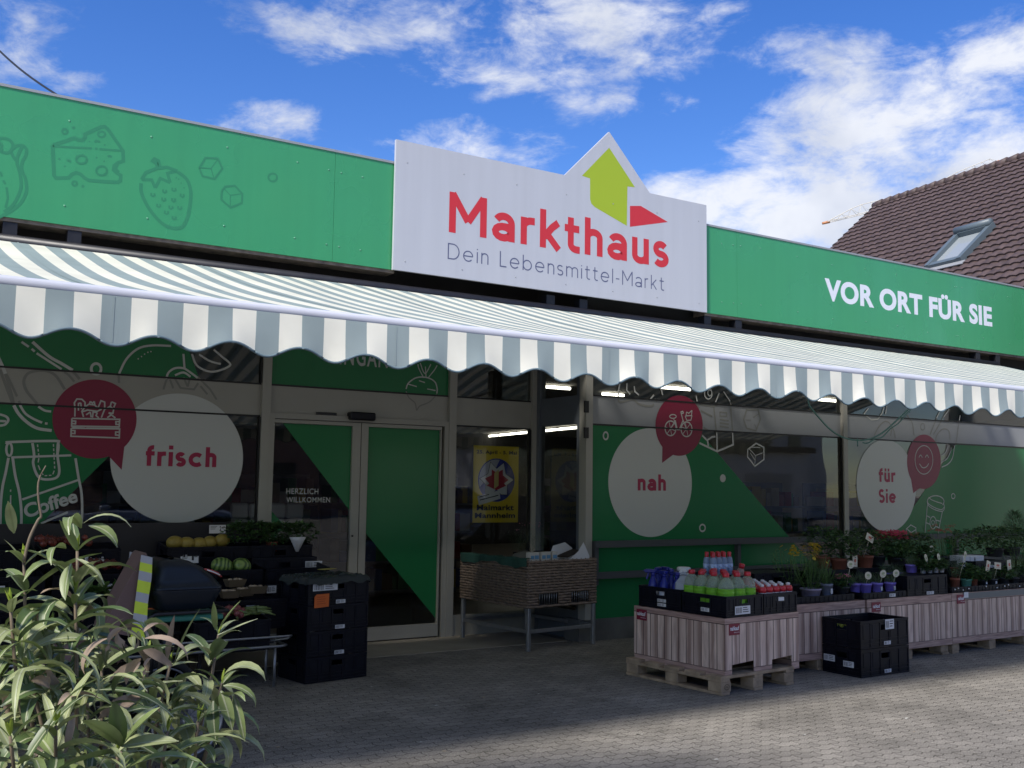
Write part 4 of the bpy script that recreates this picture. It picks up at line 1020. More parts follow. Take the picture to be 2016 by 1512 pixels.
# skylight: corners of its frame on the roof plane
def onroof(x, y, lift=0):
    v = ray(x, y); s = (rt+nrm*lift-CAM_P).dot(nrm)/v.dot(nrm); return CAM_P+v*s
def rc(p): d = p-rt; return d.dot(rdir), d.dot(sd)
cs = [rc(onroof(x, y, .1)) for x, y in ((1825, 526), (1893, 512), (1958, 440), (1883, 462))]
u0 = (cs[0][0]+cs[3][0])/2; u1 = (cs[1][0]+cs[2][0])/2; w0 = (cs[2][1]+cs[3][1])/2; w1 = (cs[0][1]+cs[1][1])/2
u0, u1 = min(u0, u1), max(u0, u1)
R_ = lambda u, w_, l: rt+rdir*u+sd*w_+nrm*l
def rbox(m, ua, ub, wa, wb, la, lb):
    vs = [R_(u, w_, l) for l in (la, lb) for w_ in (wa, wb) for u in (ua, ub)]
    m.add(vs, [(0, 2, 3, 1), (4, 5, 7, 6), (0, 1, 5, 4), (2, 6, 7, 3), (0, 4, 6, 2), (1, 3, 7, 5)])
m = MB(); fw = .13
rbox(m, u0, u0+fw, w0, w1, 0, .17); rbox(m, u1-fw, u1, w0, w1, 0, .17); rbox(m, u0+fw, u1-fw, w0, w0+fw*1.4, 0, .19); rbox(m, u0+fw, u1-fw, w1-fw, w1, 0, .15)
m.tube([R_(u0+.02, w0+.06, .2), R_(u1-.02, w0+.06, .2)], .1, 10)
SK = m.build('skylight', mat('slate_skylight', (.10, .13, .15), .45), hs_, world=True)
m = MB(); vs = [R_(u0+fw, w0+fw, .07), R_(u1-fw, w0+fw, .07), R_(u1-fw, w1-fw, .07), R_(u0+fw, w1-fw, .07)]; m.add(vs, [(0, 1, 2, 3)])
m.build('skylight_pane', mat('skylight_glass', (.30, .33, .34), .05, spec=1.0), SK, world=True)
m = MB(); rbox(m, u0-.1, u1+.1, w1, w1+.16, .05, .075); m.build('flashing', CAP, hs_, world=True)

# ------------------------------------------------------------------ crane far behind the roof
DC = 110.0
def far(x, y, D): v = ray(x, y); return CAM_P+v*(D/_F.dot(v))
CW = mat('crane_white', (.62, .58, .50), .5); CO = mat('crane_orange', (.5, .22, .1), .5)
def crane_jib(name, label, pa, pb, D, tip_at, mast_at, hj):
    ca, cb_ = far(*pa, D), far(*pb, D); mb_ = far(*mast_at, D)
    cr = thing(name, label, 'crane', (mb_.x, mb_.y, 0))
    m = MB(); ax = (cb_-ca); L = ax.length; ax.normalize(); sdx = ax.cross(Vector((0, 0, 1))).normalized(); upx = sdx.cross(ax)
    n = max(4, int(L/1.1))
    ch = lambda i, s: ca+ax*(L*i/n)+sdx*(.4*s)
    for s_ in (-1, 1): m.tube([ch(0, s_), ch(n, s_)], .04, 5)
    tp = lambda i: ca+ax*(L*(i+.5)/n)+upx*hj*min(1, .2+i*.3)
    m.tube([ch(0, 0)]+[tp(i) for i in range(n)], .04, 5)
    for i in range(n):
        for s_ in (-1, 1): m.tube([ch(i, s_), tp(i), ch(i+1, s_)], .022, 4)
    m.build('jib', CW, cr, world=True)
    e = ca if tip_at == 0 else cb_
    m = MB(); m.tube([e-ax*.45, e+ax*.35], [.14, .16], 8); m.build('jib_tip', CO, cr, world=True)
    m = MB()
    for dx in (-.7, .7):
        for dy in (-.7, .7): m.tube([(mb_.x+dx, mb_.y+dy, 0), (mb_.x+dx, mb_.y+dy, mb_.z)], .09, 5)
    for i in range(14):
        z = mb_.z/15*(i+.1)
        m.tube([(mb_.x-.7, mb_.y-.7, z), (mb_.x+.7, mb_.y-.7, z+1.8)], .05, 4); m.tube([(mb_.x-.7, mb_.y+.7, z), (mb_.x-.7, mb_.y-.7, z+1.8)], .05, 4)
    m.build('mast', CW, cr, world=True)
crane_jib('tower_crane', 'pale lattice crane jib poking out left of the brown roof edge', (1627, 438), (1900, 372), DC, 0, (1890, 376), 1.0)
crane_jib('tower_crane', 'tip of a crane jib just showing above the roof ridge at far right', (1830, 372), (1962, 319), DC*1.2, 1, (1840, 372), .7)

# ------------------------------------------------------------------ overhead cable, hanging cord
a_ = wy(127, 196, YFA+.2); b_ = wy(-40, 60, YFA+2.5)
m = MB(); P = [a_.lerp(b_, t/12)+Vector((0, 0, -.05*sin(pi*t/12))) for t in range(13)]
d_ = (b_-a_); P.append(b_+d_*3)
m.tube(P, .009, 6); cb = m.build('overhead_cable', GASKET)
tag(cb, 'thin black cable running up from the top edge of the green fascia at far left', 'cable')
YC = 6.6
pts = [(1593, 798), (1612, 822), (1635, 846), (1660, 861), (1690, 867), (1716, 863), (1740, 850), (1765, 828), (1788, 806)]
m = MB(); P = crom([tuple(wy(x, y, YC)) for x, y in pts], 5)
P = [(x, y, z) for x, y, z in P]; e0, e1 = P[0], P[-1]
P = [(e0[0]-.1, e0[1], e0[2]+.35)]+P+[(e1[0]+.12, e1[1], e1[2]+.35)]
m.tube(P, .008, 6)
P2 = [(x+.01, y-.01, z-.022-.01*sin(i)) for i, (x, y, z) in enumerate(P[22:])]; m.tube(P2, .006, 6)
c = P[20]; m.tube([(c[0]+.03, c[1], c[2]), (c[0]+.03, c[1], c[2]-.06)], .006, 6); m.lathe([(0, -.018), (.016, 0), (0, .018)], c[0]+.03, c[1], c[2], 8)
tag(m.build('hanging_cord', mat('green_cord', (.11, .24, .22), .7)), 'knotted green cord drooping under the awning before the right windows', 'cord')
# ------------------------------------------------------------------ crates
def crate_mb(L, W, H, nl=5, nw=3, folding=True, lid=False):
    """a ribbed plastic crate, centre of its base at the origin, L along x"""
    m = MB(); t = .012
    def side(ax, sgn, ln, other):
        def bx(a0, a1, d0, d1, z0, z1):
            d0, d1 = sorted((sgn*d0, sgn*d1))
            if ax == 0: m.box(a0, a1, d0, d1, z0, z1)
            else: m.box(d0, d1, a0, a1, z0, z1)
        o = other/2; h = ln/2; n = nl if ax == 0 else nw
        hz0, hz1 = H*.62, H*.82
        hw = min(.055, ln*.14)
        # sheet with a hand hole
        q = t if ax else 0
        bx(-h+q, -hw, o-t-.006, o-.006, .012, H-.022); bx(hw, h-q, o-t-.006, o-.006, .012, H-.022)
        bx(-hw, hw, o-t-.006, o-.006, .012, hz0); bx(-hw, hw, o-t-.006, o-.006, hz1, H-.022)
        bx(-h+q, h-q, o-t-.004, o, H-.0215, H)              # rim
        bx(-h+q, h-q, o-t-.004, o, 0, .0115)
        bx(-h+q, h-q, o-.0055, o-.001, H*.16, H*.2); bx(-h+q, h-q, o-.0054, o-.0015, H*.30, H*.325)
        for i in range(n+1):
            c = -h+.008+q + (ln-.016-2*q)*i/n
            bx(c-.007, c+.007, o-.0058, o-.0005, .0125, H-.023)
        for i in range(n):
            c0 = -h+.02+q+(ln-.04-2*q)*i/n; c1 = -h+.02+q+(ln-.04-2*q)*(i+1)/n
            if not (c0 < 0 < c1): bx(c0+.018, c1-.018, o-.0058, o-.0028, H*.34, H*.86)
        bx(-hw-.012, hw+.012, o-.0057, o-.0012, hz0-.014, hz0); bx(-hw-.012, hw+.012, o-.0057, o-.0012, hz1, hz1+.012)
    for s in (-1, 1): side(0, s, L, W)
    for s in (-1, 1): side(1, s, W, L)
    m.box(-L/2+t, L/2-t, -W/2+t, W/2-t, .004, .012)
    if lid: m.box(-L/2+.006, L/2-.006, -W/2+.006, W/2-.006, H-.018, H-.006)
    return m
def label_part(parent, x0, x1, y, z0, z1, side='front', bars=3, name='paper_label', lines=True):
    """a printed paper label lying on a crate face (front: plane y; left: plane x = y)"""
    P = (lambda u, v, d: (u, y-d, v)) if side == 'front' else (lambda u, v, d: (y-d, -u, v))
    m = MB(); m.poly([P(x0, z0, 0), P(x1, z0, 0), P(x1, z1, 0), P(x0, z1, 0)], .0012, (0, -1, 0) if side == 'front' else (-1, 0, 0))
    o = m.build(name, PAPER, parent)
    if lines:
        m = MB(); w = x1-x0; h = z1-z0
        x = x0+w*.06
        while x < x0+w*.42:
            q = w*random.choice((.012, .02, .03)); m.poly([P(x, z0+h*.15, .0018), P(x+q, z0+h*.15, .0018), P(x+q, z1-h*.15, .0018), P(x, z1-h*.15, .0018)]); x += q+w*random.choice((.02, .03))
        for i in range(bars):
            zc_ = z0+h*(.25+.5*i/max(1, bars-1)); m.poly([P(x0+w*.5, zc_, .0018), P(x0+w*random.uniform(.75, .92), zc_, .0018), P(x0+w*random.uniform(.75, .92), zc_+h*.09, .0018), P(x0+w*.5, zc_+h*.09, .0018)])
        m.build('print', INKB, o)
    return o
def price_tag(parent, x, y, z, s, tilt=-.25, w=.15, h=.075):
    R_ = Matrix.Rotation(tilt, 3, 'X'); P = lambda u, v, d: Vector((x, y, z)) + R_ @ Vector((u, -d, v))
    m = MB(); m.poly([P(-w/2, 0, 0), P(w/2, 0, 0), P(w/2, h, 0), P(-w/2, h, 0)], .0015, R_ @ Vector((0, -1, 0)))
    o = m.build('price_tag', PAPER, parent)
    m = MB(); text(m, s[0], lambda u, v: P(w*(.12+.12*u), h*(.3+.55*v), .0025), .02); text(m, s[1], lambda u, v: P(w*(.27+.17*u), h*(.5+.35*v), .0025), .02)
    for i, q in enumerate((.8, .66, .5)): m.poly([P(-w*.43, h*q, .0025), P(-w*(.02+.06*i), h*q, .0025), P(-w*(.02+.06*i), h*(q+.05), .0025), P(-w*.43, h*(q+.05), .0025)])
    m.build('price', INKB, o)
    return o
_cr = {}
def crate(loc, rz, label, L=.6, W=.4, H=.235, group=None, rx=0.0, lid=False):
    key = (L, W, H, lid)
    t = thing('plastic_crate', label, 'crate', loc, rz, group, rx)
    if key not in _cr:
        b = crate_mb(L, W, H, lid=lid).build('crate_body', BLACKP, t); _cr[key] = b.data
    else:
        b = bpy.data.objects.new('crate_body', _cr[key]); COL.objects.link(b); b.parent = t; WL[b] = WL[t]
    return t

# ------------------------------------------------------------------ pallets and printed boxes
PWOOD = mat('pallet_wood', (.33, .245, .16), .8, var=.35, vscale=9, bump=.25, bscale=40)
def wood_print():
    m = bpy.data.materials.new('wood_print'); m.use_nodes = True; t = m.node_tree; b = t.nodes['Principled BSDF']
    N = t.nodes.new; L = t.links.new
    co = N('ShaderNodeTexCoord'); sp = N('ShaderNodeSeparateXYZ'); L(co.outputs['Object'], sp.inputs[0])
    def M(op, a, bb=None, c=None):
        n = N('ShaderNodeMath'); n.operation = op
        for i, v in enumerate((a, bb, c)):
            if v is None: continue
            if isinstance(v, (int, float)): n.inputs[i].default_value = v
            else: L(v, n.inputs[i])
        return n.outputs[0]
    u = M('ADD', sp.outputs[0], M('MULTIPLY', sp.outputs[1], 1.0))
    z = sp.outputs[2]
    oi = N('ShaderNodeObjectInfo'); u = M('ADD', u, M('MULTIPLY', M('FLOOR', M('MULTIPLY', oi.outputs['Random'], 40)), .083*7))
    plank = .083
    pid = M('FLOOR', M('DIVIDE', u, plank)); fr = M('FRACT', M('DIVIDE', u, plank))
    edge = M('LESS_THAN', M('ABSOLUTE', M('SUBTRACT', fr, .5)), .455)
    wv = N('ShaderNodeCombineXYZ'); L(M('MULTIPLY', u, 15), wv.inputs[0]); L(M('MULTIPLY', z, 2.2), wv.inputs[1]); L(M('MULTIPLY', pid, 3.7), wv.inputs[2])
    n = N('ShaderNodeTexNoise'); n.inputs['Scale'].default_value = 1.3; n.inputs['Detail'].default_value = 6; n.inputs['Distortion'].default_value = 1.2; L(wv.outputs[0], n.inputs['Vector'])
    # forked grain: bands bent by a slow noise
    g2 = N('ShaderNodeTexWave'); g2.wave_type = 'BANDS'; g2.bands_direction = 'X'; g2.inputs['Scale'].default_value = .16; g2.inputs['Distortion'].default_value = 5.0; g2.inputs['Detail'].default_value = 2; g2.inputs['Detail Scale'].default_value = .8
    L(wv.outputs[0], g2.inputs['Vector'])
    grain = M('ADD', M('MULTIPLY', n.outputs['Fac'], .8), M('MULTIPLY', M('POWER', g2.outputs['Fac'], 3.0), -.36))
    wn_ = N('ShaderNodeTexWhiteNoise'); wn_.noise_dimensions = '1D'; L(pid, wn_.inputs['W'])
    r = N('ShaderNodeValToRGB'); r.color_ramp.elements[0].position = .05; r.color_ramp.elements[1].position = .62
    r.color_ramp.elements[0].color = (.32, .215, .18, 1); r.color_ramp.elements[1].color = (.76, .595, .50, 1); L(grain, r.inputs[0])
    sc = N('ShaderNodeVectorMath'); sc.operation = 'SCALE'; L(r.outputs[0], sc.inputs[0]); L(M('MULTIPLY_ADD', wn_.outputs['Value'], .14, .92), sc.inputs['Scale'])
    dk = N('ShaderNodeMix'); dk.data_type = 'RGBA'; L(edge, dk.inputs['Factor']); dk.inputs[6].default_value = (.055, .03, .03, 1); L(sc.outputs[0], dk.inputs[7])
    # printed rails along the top and the foot, grain lying level
    wv2 = N('ShaderNodeCombineXYZ'); L(M('MULTIPLY', u, 3), wv2.inputs[0]); L(M('MULTIPLY', z, 40), wv2.inputs[1])
    n2 = N('ShaderNodeTexNoise'); n2.inputs['Scale'].default_value = 1.5; n2.inputs['Detail'].default_value = 5; n2.inputs['Distortion'].default_value = .8; L(wv2.outputs[0], n2.inputs['Vector'])
    r2 = N('ShaderNodeValToRGB'); r2.color_ramp.elements[0].position = .3; r2.color_ramp.elements[1].position = .72
    r2.color_ramp.elements[0].color = (.22, .135, .125, 1); r2.color_ramp.elements[1].color = (.52, .36, .30, 1); L(n2.outputs['Fac'], r2.inputs[0])
    rail = M('MAXIMUM', M('GREATER_THAN', z, .418), M('LESS_THAN', z, .058))
    ml = N('ShaderNodeMix'); ml.data_type = 'RGBA'; L(rail, ml.inputs['Factor']); L(dk.outputs[2], ml.inputs[6]); L(r2.outputs[0], ml.inputs[7])
    ln_ = M('MAXIMUM', M('LESS_THAN', M('ABSOLUTE', M('SUBTRACT', z, .416)), .003), M('LESS_THAN', M('ABSOLUTE', M('SUBTRACT', z, .06)), .002))
    ml2 = N('ShaderNodeMix'); ml2.data_type = 'RGBA'; L(ln_, ml2.inputs['Factor']); L(ml.outputs[2], ml2.inputs[6]); ml2.inputs[7].default_value = (.05, .025, .025, 1)
    L(ml2.outputs[2], b.inputs['Base Color']); b.inputs['Roughness'].default_value = .5
    return m
WPRINT = wood_print()
CARD = mat('card_inside', (.25, .19, .14), .9)
def pallet(loc, rz, L, W, label, notes=True):
    """L along x (across the front), W along y; origin: front left corner on the ground"""
    t = thing('wooden_pallet', label, 'pallet', loc, rz)
    m = MB(); n = 5; bw = W/(n+1.6)
    for i in range(n):
        y = (W-bw)*i/(n-1); m.bbox(0, L, y, y+bw, .122, .144, .003)
    for x in (0, (L-.1)/2, L-.1): m.bbox(x, x+.1, 0, W, .1001, .1219, .002)
    m.build('deck', PWOOD, t)
    for x in (0, (L-.12)/2, L-.12):
        for y in (0, (W-.145)/2, W-.145):
            m = MB(); m.bbox(x+random.uniform(0, .006), x+.115, y+.002, y+.143, .0221, .1, .005); m.build('block', PWOOD, t)
    for x in (0, (L-.1)/2, L-.1):
        m = MB(); m.bbox(x, x+.1, 0, W, 0, .022, .003); m.build('bottom_board', PWOOD, t)
    return t
def box_panel(m, pts_xz, Y, th, axis):
    if axis == 'y': m.poly([(x, Y, z) for x, z in pts_xz], th, (0, 1, 0))
    else: m.poly([(Y, y, z) for y, z in pts_xz][::-1], th, (1, 0, 0))
def printed_box(loc, rz, L, W, label, H=.5, notch=True, sink=0.0, tags=(), zbase=.1):
    """board sleeve printed like wooden boards, standing on a pallet; origin: front left corner, z = 0 at the foot of its skirt"""
    t = thing('display_box', label, 'display box', loc, rz)
    m = MB(); th = .006
    if notch:
        a, b, c, d = L*.09, L*.41, L*.62, L*.93; h = .1
        pts = [(0, 0), (a, 0), (a, h), (b-.03, h+.015), (b-.03, 0), (c, 0), (c, h), (d-.03, h+.015), (d-.03, 0), (L, 0), (L, H), (0, H)]
    else: pts = [(0, 0), (L, 0), (L, H), (0, H)]
    box_panel(m, pts, 0, th, 'y'); box_panel(m, [(0, 0.045), (L, .045), (L, H), (0, H)], W-th, th, 'y')
    sk = .0
    for X in (0, L-th): box_panel(m, [(th+.0005, sk), (W-th-.0005, sk), (W-th-.0005, H), (th+.0005, H)], X, th, 'x')
    m.box(th+.001, L-th-.001, th+.001, W-th-.001, H-.03, H-.02)
    m.build('sleeve', WPRINT, t)
    for kind, pos, z in tags:
        mm = MB(); R_ = .0
        if kind == 'front':
            mm.bbox(pos, pos+.125, -.006, -.001, z, z+.088, .001); o = mm.build('name_plate', mat('maroon_plate', (.19, .012, .035), .4), t)
            mm = MB(); text(mm, 'nahkauf', fr_xz(pos+.012, pos+.112, z+.036, z+.07, -.0072), .02); text(mm, 'Bestes ganz nah', fr_xz(pos+.055, pos+.115, z+.014, z+.025, -.0072), .0)
            mm.build('plate_lettering', WHITEP, o)
        else:
            mm.bbox(-.006, -.001, pos, pos+.125, z, z+.088, .001); o = mm.build('name_plate', mat('maroon_plate', (.19, .012, .035), .4), t)
            mm = MB(); text(mm, 'nahkauf', lambda u, v: (-.0072, pos+.113-.1*u, z+.036+.034*v), .02); text(mm, 'Bestes ganz nah', lambda u, v: (-.0072, pos+.07-.06*u, z+.014+.011*v), 0)
            mm.build('plate_lettering', WHITEP, o)
    return t

RZ = radians(4)
PA = (5.735, 5.955, 0)
pallet(PA, RZ, .88, 1.08, 'wooden pallet with stamped corner block carrying the box of bottles')
m = MB()
bx = printed_box((5.805, 5.985, .118), RZ, .905, 1.03, 'wood-printed display box holding bottle crates, nearest on its pallet', H=.462, tags=(('front', .045, .33), ('left', .87, .35)))
# the stamp on the corner block
pal = [o for o in bpy.data.objects if o.name.startswith('wooden_pallet')][0]
m = MB(); 
strokes_pts = [(cos(a)*.03, sin(a)*.02) for a in [2*pi*i/16 for i in range(16)]]
ribbon(m, [(.06+x, .062+z) for x, z in strokes_pts], .004, -.003, True)
text(m, 'EPAL', fr_xz(.041, .079, .054, .07, -.003), .0)
m.build('stamp', mat('stamp_brown', (.06, .035, .02), .8), pal)
for i, (xa, xb, lab, tg) in enumerate(((6.78, 7.935, 'wood-printed display box behind the black crate stack, under yellow daisies', ()),
                                  (7.945, 9.215, 'wood-printed display box with maroon plate under the purple lavender pots', (('front', .06, .375),)),
                                  (9.235, 10.62, 'wood-printed display box with grey foil strip at the right end of the row', (('front', .08, .385),)))):
    pallet((xa-.0+.02, 6.37, 0), 0, xb-xa-.04, .82, ['wooden pallet under the box behind the black crate stack', 'wooden pallet under the middle of the plant boxes, right of the crate stack', 'wooden pallet under the last plant box at right'][i])
    b = printed_box((xa, 6.35-(.012 if i == 1 else 0), .1), 0, xb-xa-.004, .84, lab, H=.49, notch=False, tags=tg)
    if i == 2:
        m = MB(); m.box(.18, xb-xa-.02, -.004, -.001, .425, .485); m.build('foil_strip', mat('grey_foil', (.13, .15, .16), .3), b)
        m = MB(); m.box(.19, .26, -.010, -.0065, .44, .495); m.build('paper_label', PAPER, b)

# ------------------------------------------------------------------ crates and bottles on the first box
A0 = Vector((5.805, 5.985, .582))
def loc1(u, v, z=0): return Vector((A0.x + u*cos(RZ) - v*sin(RZ), A0.y + u*sin(RZ) + v*cos(RZ), A0.z+z))
cA = crate(loc1(.245, .245), RZ, 'black crate of green detergent bottles at the corner of the nearest display box', L=.44, W=.48, H=.165)
label_part(cA, -.12, .06, -.241, .02, .085)
label_part(cA, -.03, .06, -.2205, .03, .06, 'left')
cB = crate(loc1(.685, .245), RZ, 'black crate of red-capped bottles, front right on the nearest display box', L=.42, W=.48, H=.165)
label_part(cB, -.03, .04, -.241, .1, .13, lines=False)
cC = crate(loc1(.245, .75), RZ, 'black crate of blue spray bottles at the back left of the nearest display box', L=.44, W=.5, H=.175)
label_part(cC, -.02, .08, -.2205, .02, .045, 'left'); label_part(cC, -.02, .08, -.2205, .055, .08, 'left')
cD = crate(loc1(.685, .75), RZ, 'black crate at the back of the nearest display box, carrying a shrink-wrapped pack', L=.42, W=.5, H=.26)

def trans(name, col, rough=.15, t=.6):
    if name in MATS: return MATS[name]
    m = mat(name, col, rough); b = m.node_tree.nodes['Principled BSDF']; b.inputs['Transmission Weight'].default_value = t; b.inputs['IOR'].default_value = 1.2
    return m
GRNL = trans('green_liquid', (.25, .62, .06), .12, .35); CLEARP = trans('clear_plastic', (.62, .72, .60), .1, .75)
REDP = mat('red_plastic', (.50, .015, .03), .35, spec=.6); WHP = mat('white_plastic', (.62, .63, .64), .35)
BLUEP = mat('blue_plastic', (.012, .02, .22), .3); GREYP = mat('grey_plastic', (.30, .34, .40), .4)
# green detergent bottle: liquid body with rings, clear shoulder, red cap
def mk_green():
    t = thing('detergent_bottle', 'x', 'bottle')
    r = .0635; pr = [(.056, 0), (r, .006)]
    z = .03
    while z < .185: pr += [(r, z), (r-.0035, z+.006), (r, z+.012)]; z += .03
    pr += [(r, .195), (r, .205)]
    MB().lathe(pr+[(0, .2055)], n=18, sq=.25).build('bottle_body', GRNL, t)
    MB().lathe([(r, .2056), (r-.001, .225), (.058, .25), (.046, .272), (.03, .288), (.02, .295), (.02, .302)], n=18).build('bottle_shoulder', CLEARP, t)
    MB().lathe([(.026, .296), (.0275, .3), (.0275, .324), (.024, .329), (0, .329)], n=14).build('cap', REDP, t)
    return t
def mk_red():
    t = thing('cleaner_bottle', 'x', 'bottle')
    MB().lathe([(.032, 0), (.036, .006), (.036, .15), (.033, .175), (.022, .19)], n=16).build('bottle_body', WHP, t)
    MB().lathe([(.0365, .155), (.0365, .185), (.031, .2), (.0, .2005)], n=16).build('cap', REDP, t)
    MB().lathe([(.018, .2008), (.018, .219), (.013, .224), (0, .224)], n=12).build('nozzle', WHP, t)
    return t
def mk_spray():
    t = thing('spray_bottle', 'x', 'bottle')
    MB().lathe([(.036, 0), (.042, .008), (.042, .14), (.035, .19), (.018, .225), (.016, .245)], n=18, sq=.2).build('bottle_body', BLUEP, t)
    MB().lathe([(.0428, .05), (.0428, .125)], n=18, sq=.2).build('label', mat('bottle_label', (.5, .52, .6), .4), t)
    m = MB(); m.lathe([(.02, .24), (.02, .262)], n=12); m.bbox(-.018, .018, -.075, .03, .262, .292, .006); m.box(-.006, .006, -.088, -.076, .272, .284)
    m.box(-.006, .006, -.058, -.044, .205, .262, rot=(-.35, 0, 0)); m.build('trigger', BLUEP, t)
    return t
def mk_jug():
    t = thing('canister', 'white plastic canister of cleaner with moulded handle beside the blue spray bottles', 'canister')
    m = MB(); m.bbox(-.085, .085, -.06, .06, 0, .17, .016); m.add([(-.085+.016, -.05, .17), (.085-.016, -.05, .17), (.085-.016, .05, .17), (-.085+.016, .05, .17), (-.04, -.025, .215), (.03, -.025, .215), (.03, .025, .215), (-.04, .025, .215)], [(0, 1, 5, 4), (1, 2, 6, 5), (2, 3, 7, 6), (3, 0, 4, 7), (4, 5, 6, 7)])
    m.build('canister_body', GREYP, t)
    m = MB(); m.tube([(-.07, 0, .17), (-.075, 0, .215), (-.03, 0, .235), (.02, 0, .215)], .014, 8); m.build('handle', GREYP, t)
    MB().lathe([(.024, .212), (.026, .216), (.026, .24), (0, .242)], n=14, cx=.035).build('cap', WHP, t)
    return t
gb = mk_green(); first = True
GG = 'green detergent bottles in the corner crate'
k_ = 0
for iv, v in enumerate((.083, .214, .345, .45)):
    for iu, u in enumerate((.098, .229, .36)):
        p = loc1(u+.01+random.uniform(-.004, .004), v, .014)
        lab = 'clear bottle of green detergent with red cap, one of those filling the corner crate'
        if first: gb.location = p; gb['label'] = lab; gb['group'] = GG; first = False
        else: dup(gb, p, random.uniform(-.2, .2), lab, GG)
rb = mk_red(); first = True
for iv in range(5):
    for iu in range(5):
        p = loc1(.515+iu*.083+random.uniform(-.004, .004), .06+iv*.09, .014)
        lab = 'small red and white topped bottle, one of the block in the front right crate'
        if first: rb.location = p; rb['label'] = lab; rb['group'] = 'red-capped bottles in the front right crate'; first = False
        else: dup(rb, p, random.uniform(-.3, .3), lab, 'red-capped bottles in the front right crate')
sb = mk_spray(); first = True
for u, v, z, rz in ((.085, .60, .02, 2.6), (.085, .75, .02, 2.9), (.1, .9, .02, -2.8), (.2, .95, .03, 2.0), (.2, .78, .03, 2.4), (.3, .93, .03, 2.9)):
    p = loc1(u, v, z)
    lab = 'blue spray bottle with pale label, one of those in the back left crate'
    if first: sb.location = p; sb.rotation_euler = (0, 0, RZ+rz); sb['label'] = lab; sb['group'] = 'blue spray bottles'; first = False
    else: dup(sb, p, RZ+rz, lab, 'blue spray bottles')
jg = mk_jug(); jg.location = loc1(.12, .525, .07); jg.rotation_euler = (0, 0, RZ-1.2)
t = thing('plastic_tub', 'white-lidded tub lying tilted on top of the blue spray bottles', 'tub', loc1(.26, .62, .20), .4, rx=-.9)
MB().lathe([(.045, 0), (.055, .01), (.06, .09)], n=20).build('tub_body', mat('beige_tub', (.3, .24, .19), .5), t); MB().lathe([(.064, .088), (.066, .093), (.066, .122), (.06, .128), (0, .128)], n=20).build('lid', WHP, t)
t = thing('plastic_tub', 'upright tub with a round white lid behind the tilted tub', 'tub', loc1(.31, .74, .18))
MB().lathe([(.05, 0), (.056, .01), (.056, .125)], n=20).build('tub_body', mat('black_tub', (.012, .012, .016), .4), t); MB().lathe([(.06, .124), (.061, .128), (.06, .15), (.05, .156), (0, .156)], n=20).build('lid', WHP, t)
# shrink-wrapped pack of six on the back crate
wb = None
WATER = trans('pack_bottle', (.35, .45, .62), .15, .4)
for iv in range(2):
    for iu in range(4):
        p = loc1(.55+iu*.068, .62+iv*.075, .262)
        lab = 'red-capped bottle with blue label, one of the pack on the back crate'
        if wb is None:
            wb = thing('pack_bottle', lab, 'bottle', p, 0, 'bottles of the pack on the back crate')
            MB().lathe([(.028, 0), (.032, .006), (.032, .11), (.026, .145), (.014, .16)], n=14).build('bottle_body', WATER, wb)
            MB().lathe([(.0325, .035), (.0325, .1)], n=14).build('label', mat('blue_white_label', (.32, .42, .62), .4, var=.6, vscale=40), wb)
            MB().lathe([(.017, .155), (.0175, .16), (.0175, .195), (.014, .2), (0, .2)], n=12).build('cap', REDP, wb)
        else: dup(wb, p, 0, lab, 'bottles of the pack on the back crate')
t = thing('cleaner_bottle', 'single red-capped bottle leaning beside the pack on the back crate', 'bottle', loc1(.80, .56, .20), .3, rx=.25)
MB().lathe([(.03, 0), (.033, .006), (.033, .1), (.022, .13)], n=14).build('bottle_body', mat('brown_bottle', (.3, .2, .16), .3), t); MB().lathe([(.024, .128), (.025, .165), (0, .168)], n=12).build('cap', REDP, t)

# ------------------------------------------------------------------ the two crates standing on the paving
cs1 = crate((7.66, 6.135, 0), radians(1), 'lower of the two black crates stacked on the paving before the plant boxes', L=.66, W=.41, H=.235)
label_part(cs1, -.19, -.07, -.332, .1, .155, 'left', lines=True); label_part(cs1, .02, .13, -.332, .075, .125, 'left')
label_part(cs1, -.02, .07, -.2075, .02, .05)
cs2 = crate((7.66, 6.135, .24), radians(1), 'upper open black crate on the paving with a torn white label and green leftovers', L=.66, W=.41, H=.235)
label_part(cs2, -.02, .07, -.2075, .02, .05); o = label_part(cs2, .0, .12, -.2085, .15, .235)
m = MB(); m.lathe([(0, -.022), (.02, -.008), (.022, .008), (0, .022)], n=10); lf = m.build('lime', mat('lime_fruit', (.30, .36, .05), .5))
tag(lf, 'yellow-green lime, one of the few left in the upper paving crate', 'lime', 'limes left in the upper paving crate')
for i in range(7):
    c = lf if i == 0 else lf.copy()
    if i: COL.objects.link(c)
    c.location = (7.66-.26+random.uniform(-.03, .05), 6.135-.05+.03*i, .42+random.uniform(-.01, .02)); c.rotation_euler = (random.uniform(0, 3), 0, i)
# ------------------------------------------------------------------ potted plants
def leafquad(m, p, d, L, w, droop=.3, mi=0, segs=2, fold=.25, twist=None):
    """one curved leaf from p along d"""
    d = Vector(d).normalized(); s = d.cross(Vector((0, 0, 1)))
    s = s.normalized() if s.length > 1e-3 else Vector((1, 0, 0))
    if twist: s = Matrix.Rotation(twist, 3, d) @ s
    P = Vector(p); vs = []; 
    for i in range(segs+1):
        t = i/segs; ww = w*(sin(pi*min(1, t*.92+.06))**.8)/2
        n = s.cross(d).normalized()
        vs += [P - s*ww + n*ww*fold, P, P + s*ww + n*ww*fold]
        d = (d + Vector((0, 0, -droop/segs))).normalized(); P = P + d*(L/segs)
    fs = []
    for i in range(segs): fs += [(3*i, 3*i+1, 3*i+4, 3*i+3), (3*i+1, 3*i+2, 3*i+5, 3*i+4)]
    m.add(vs, fs, mi, True)
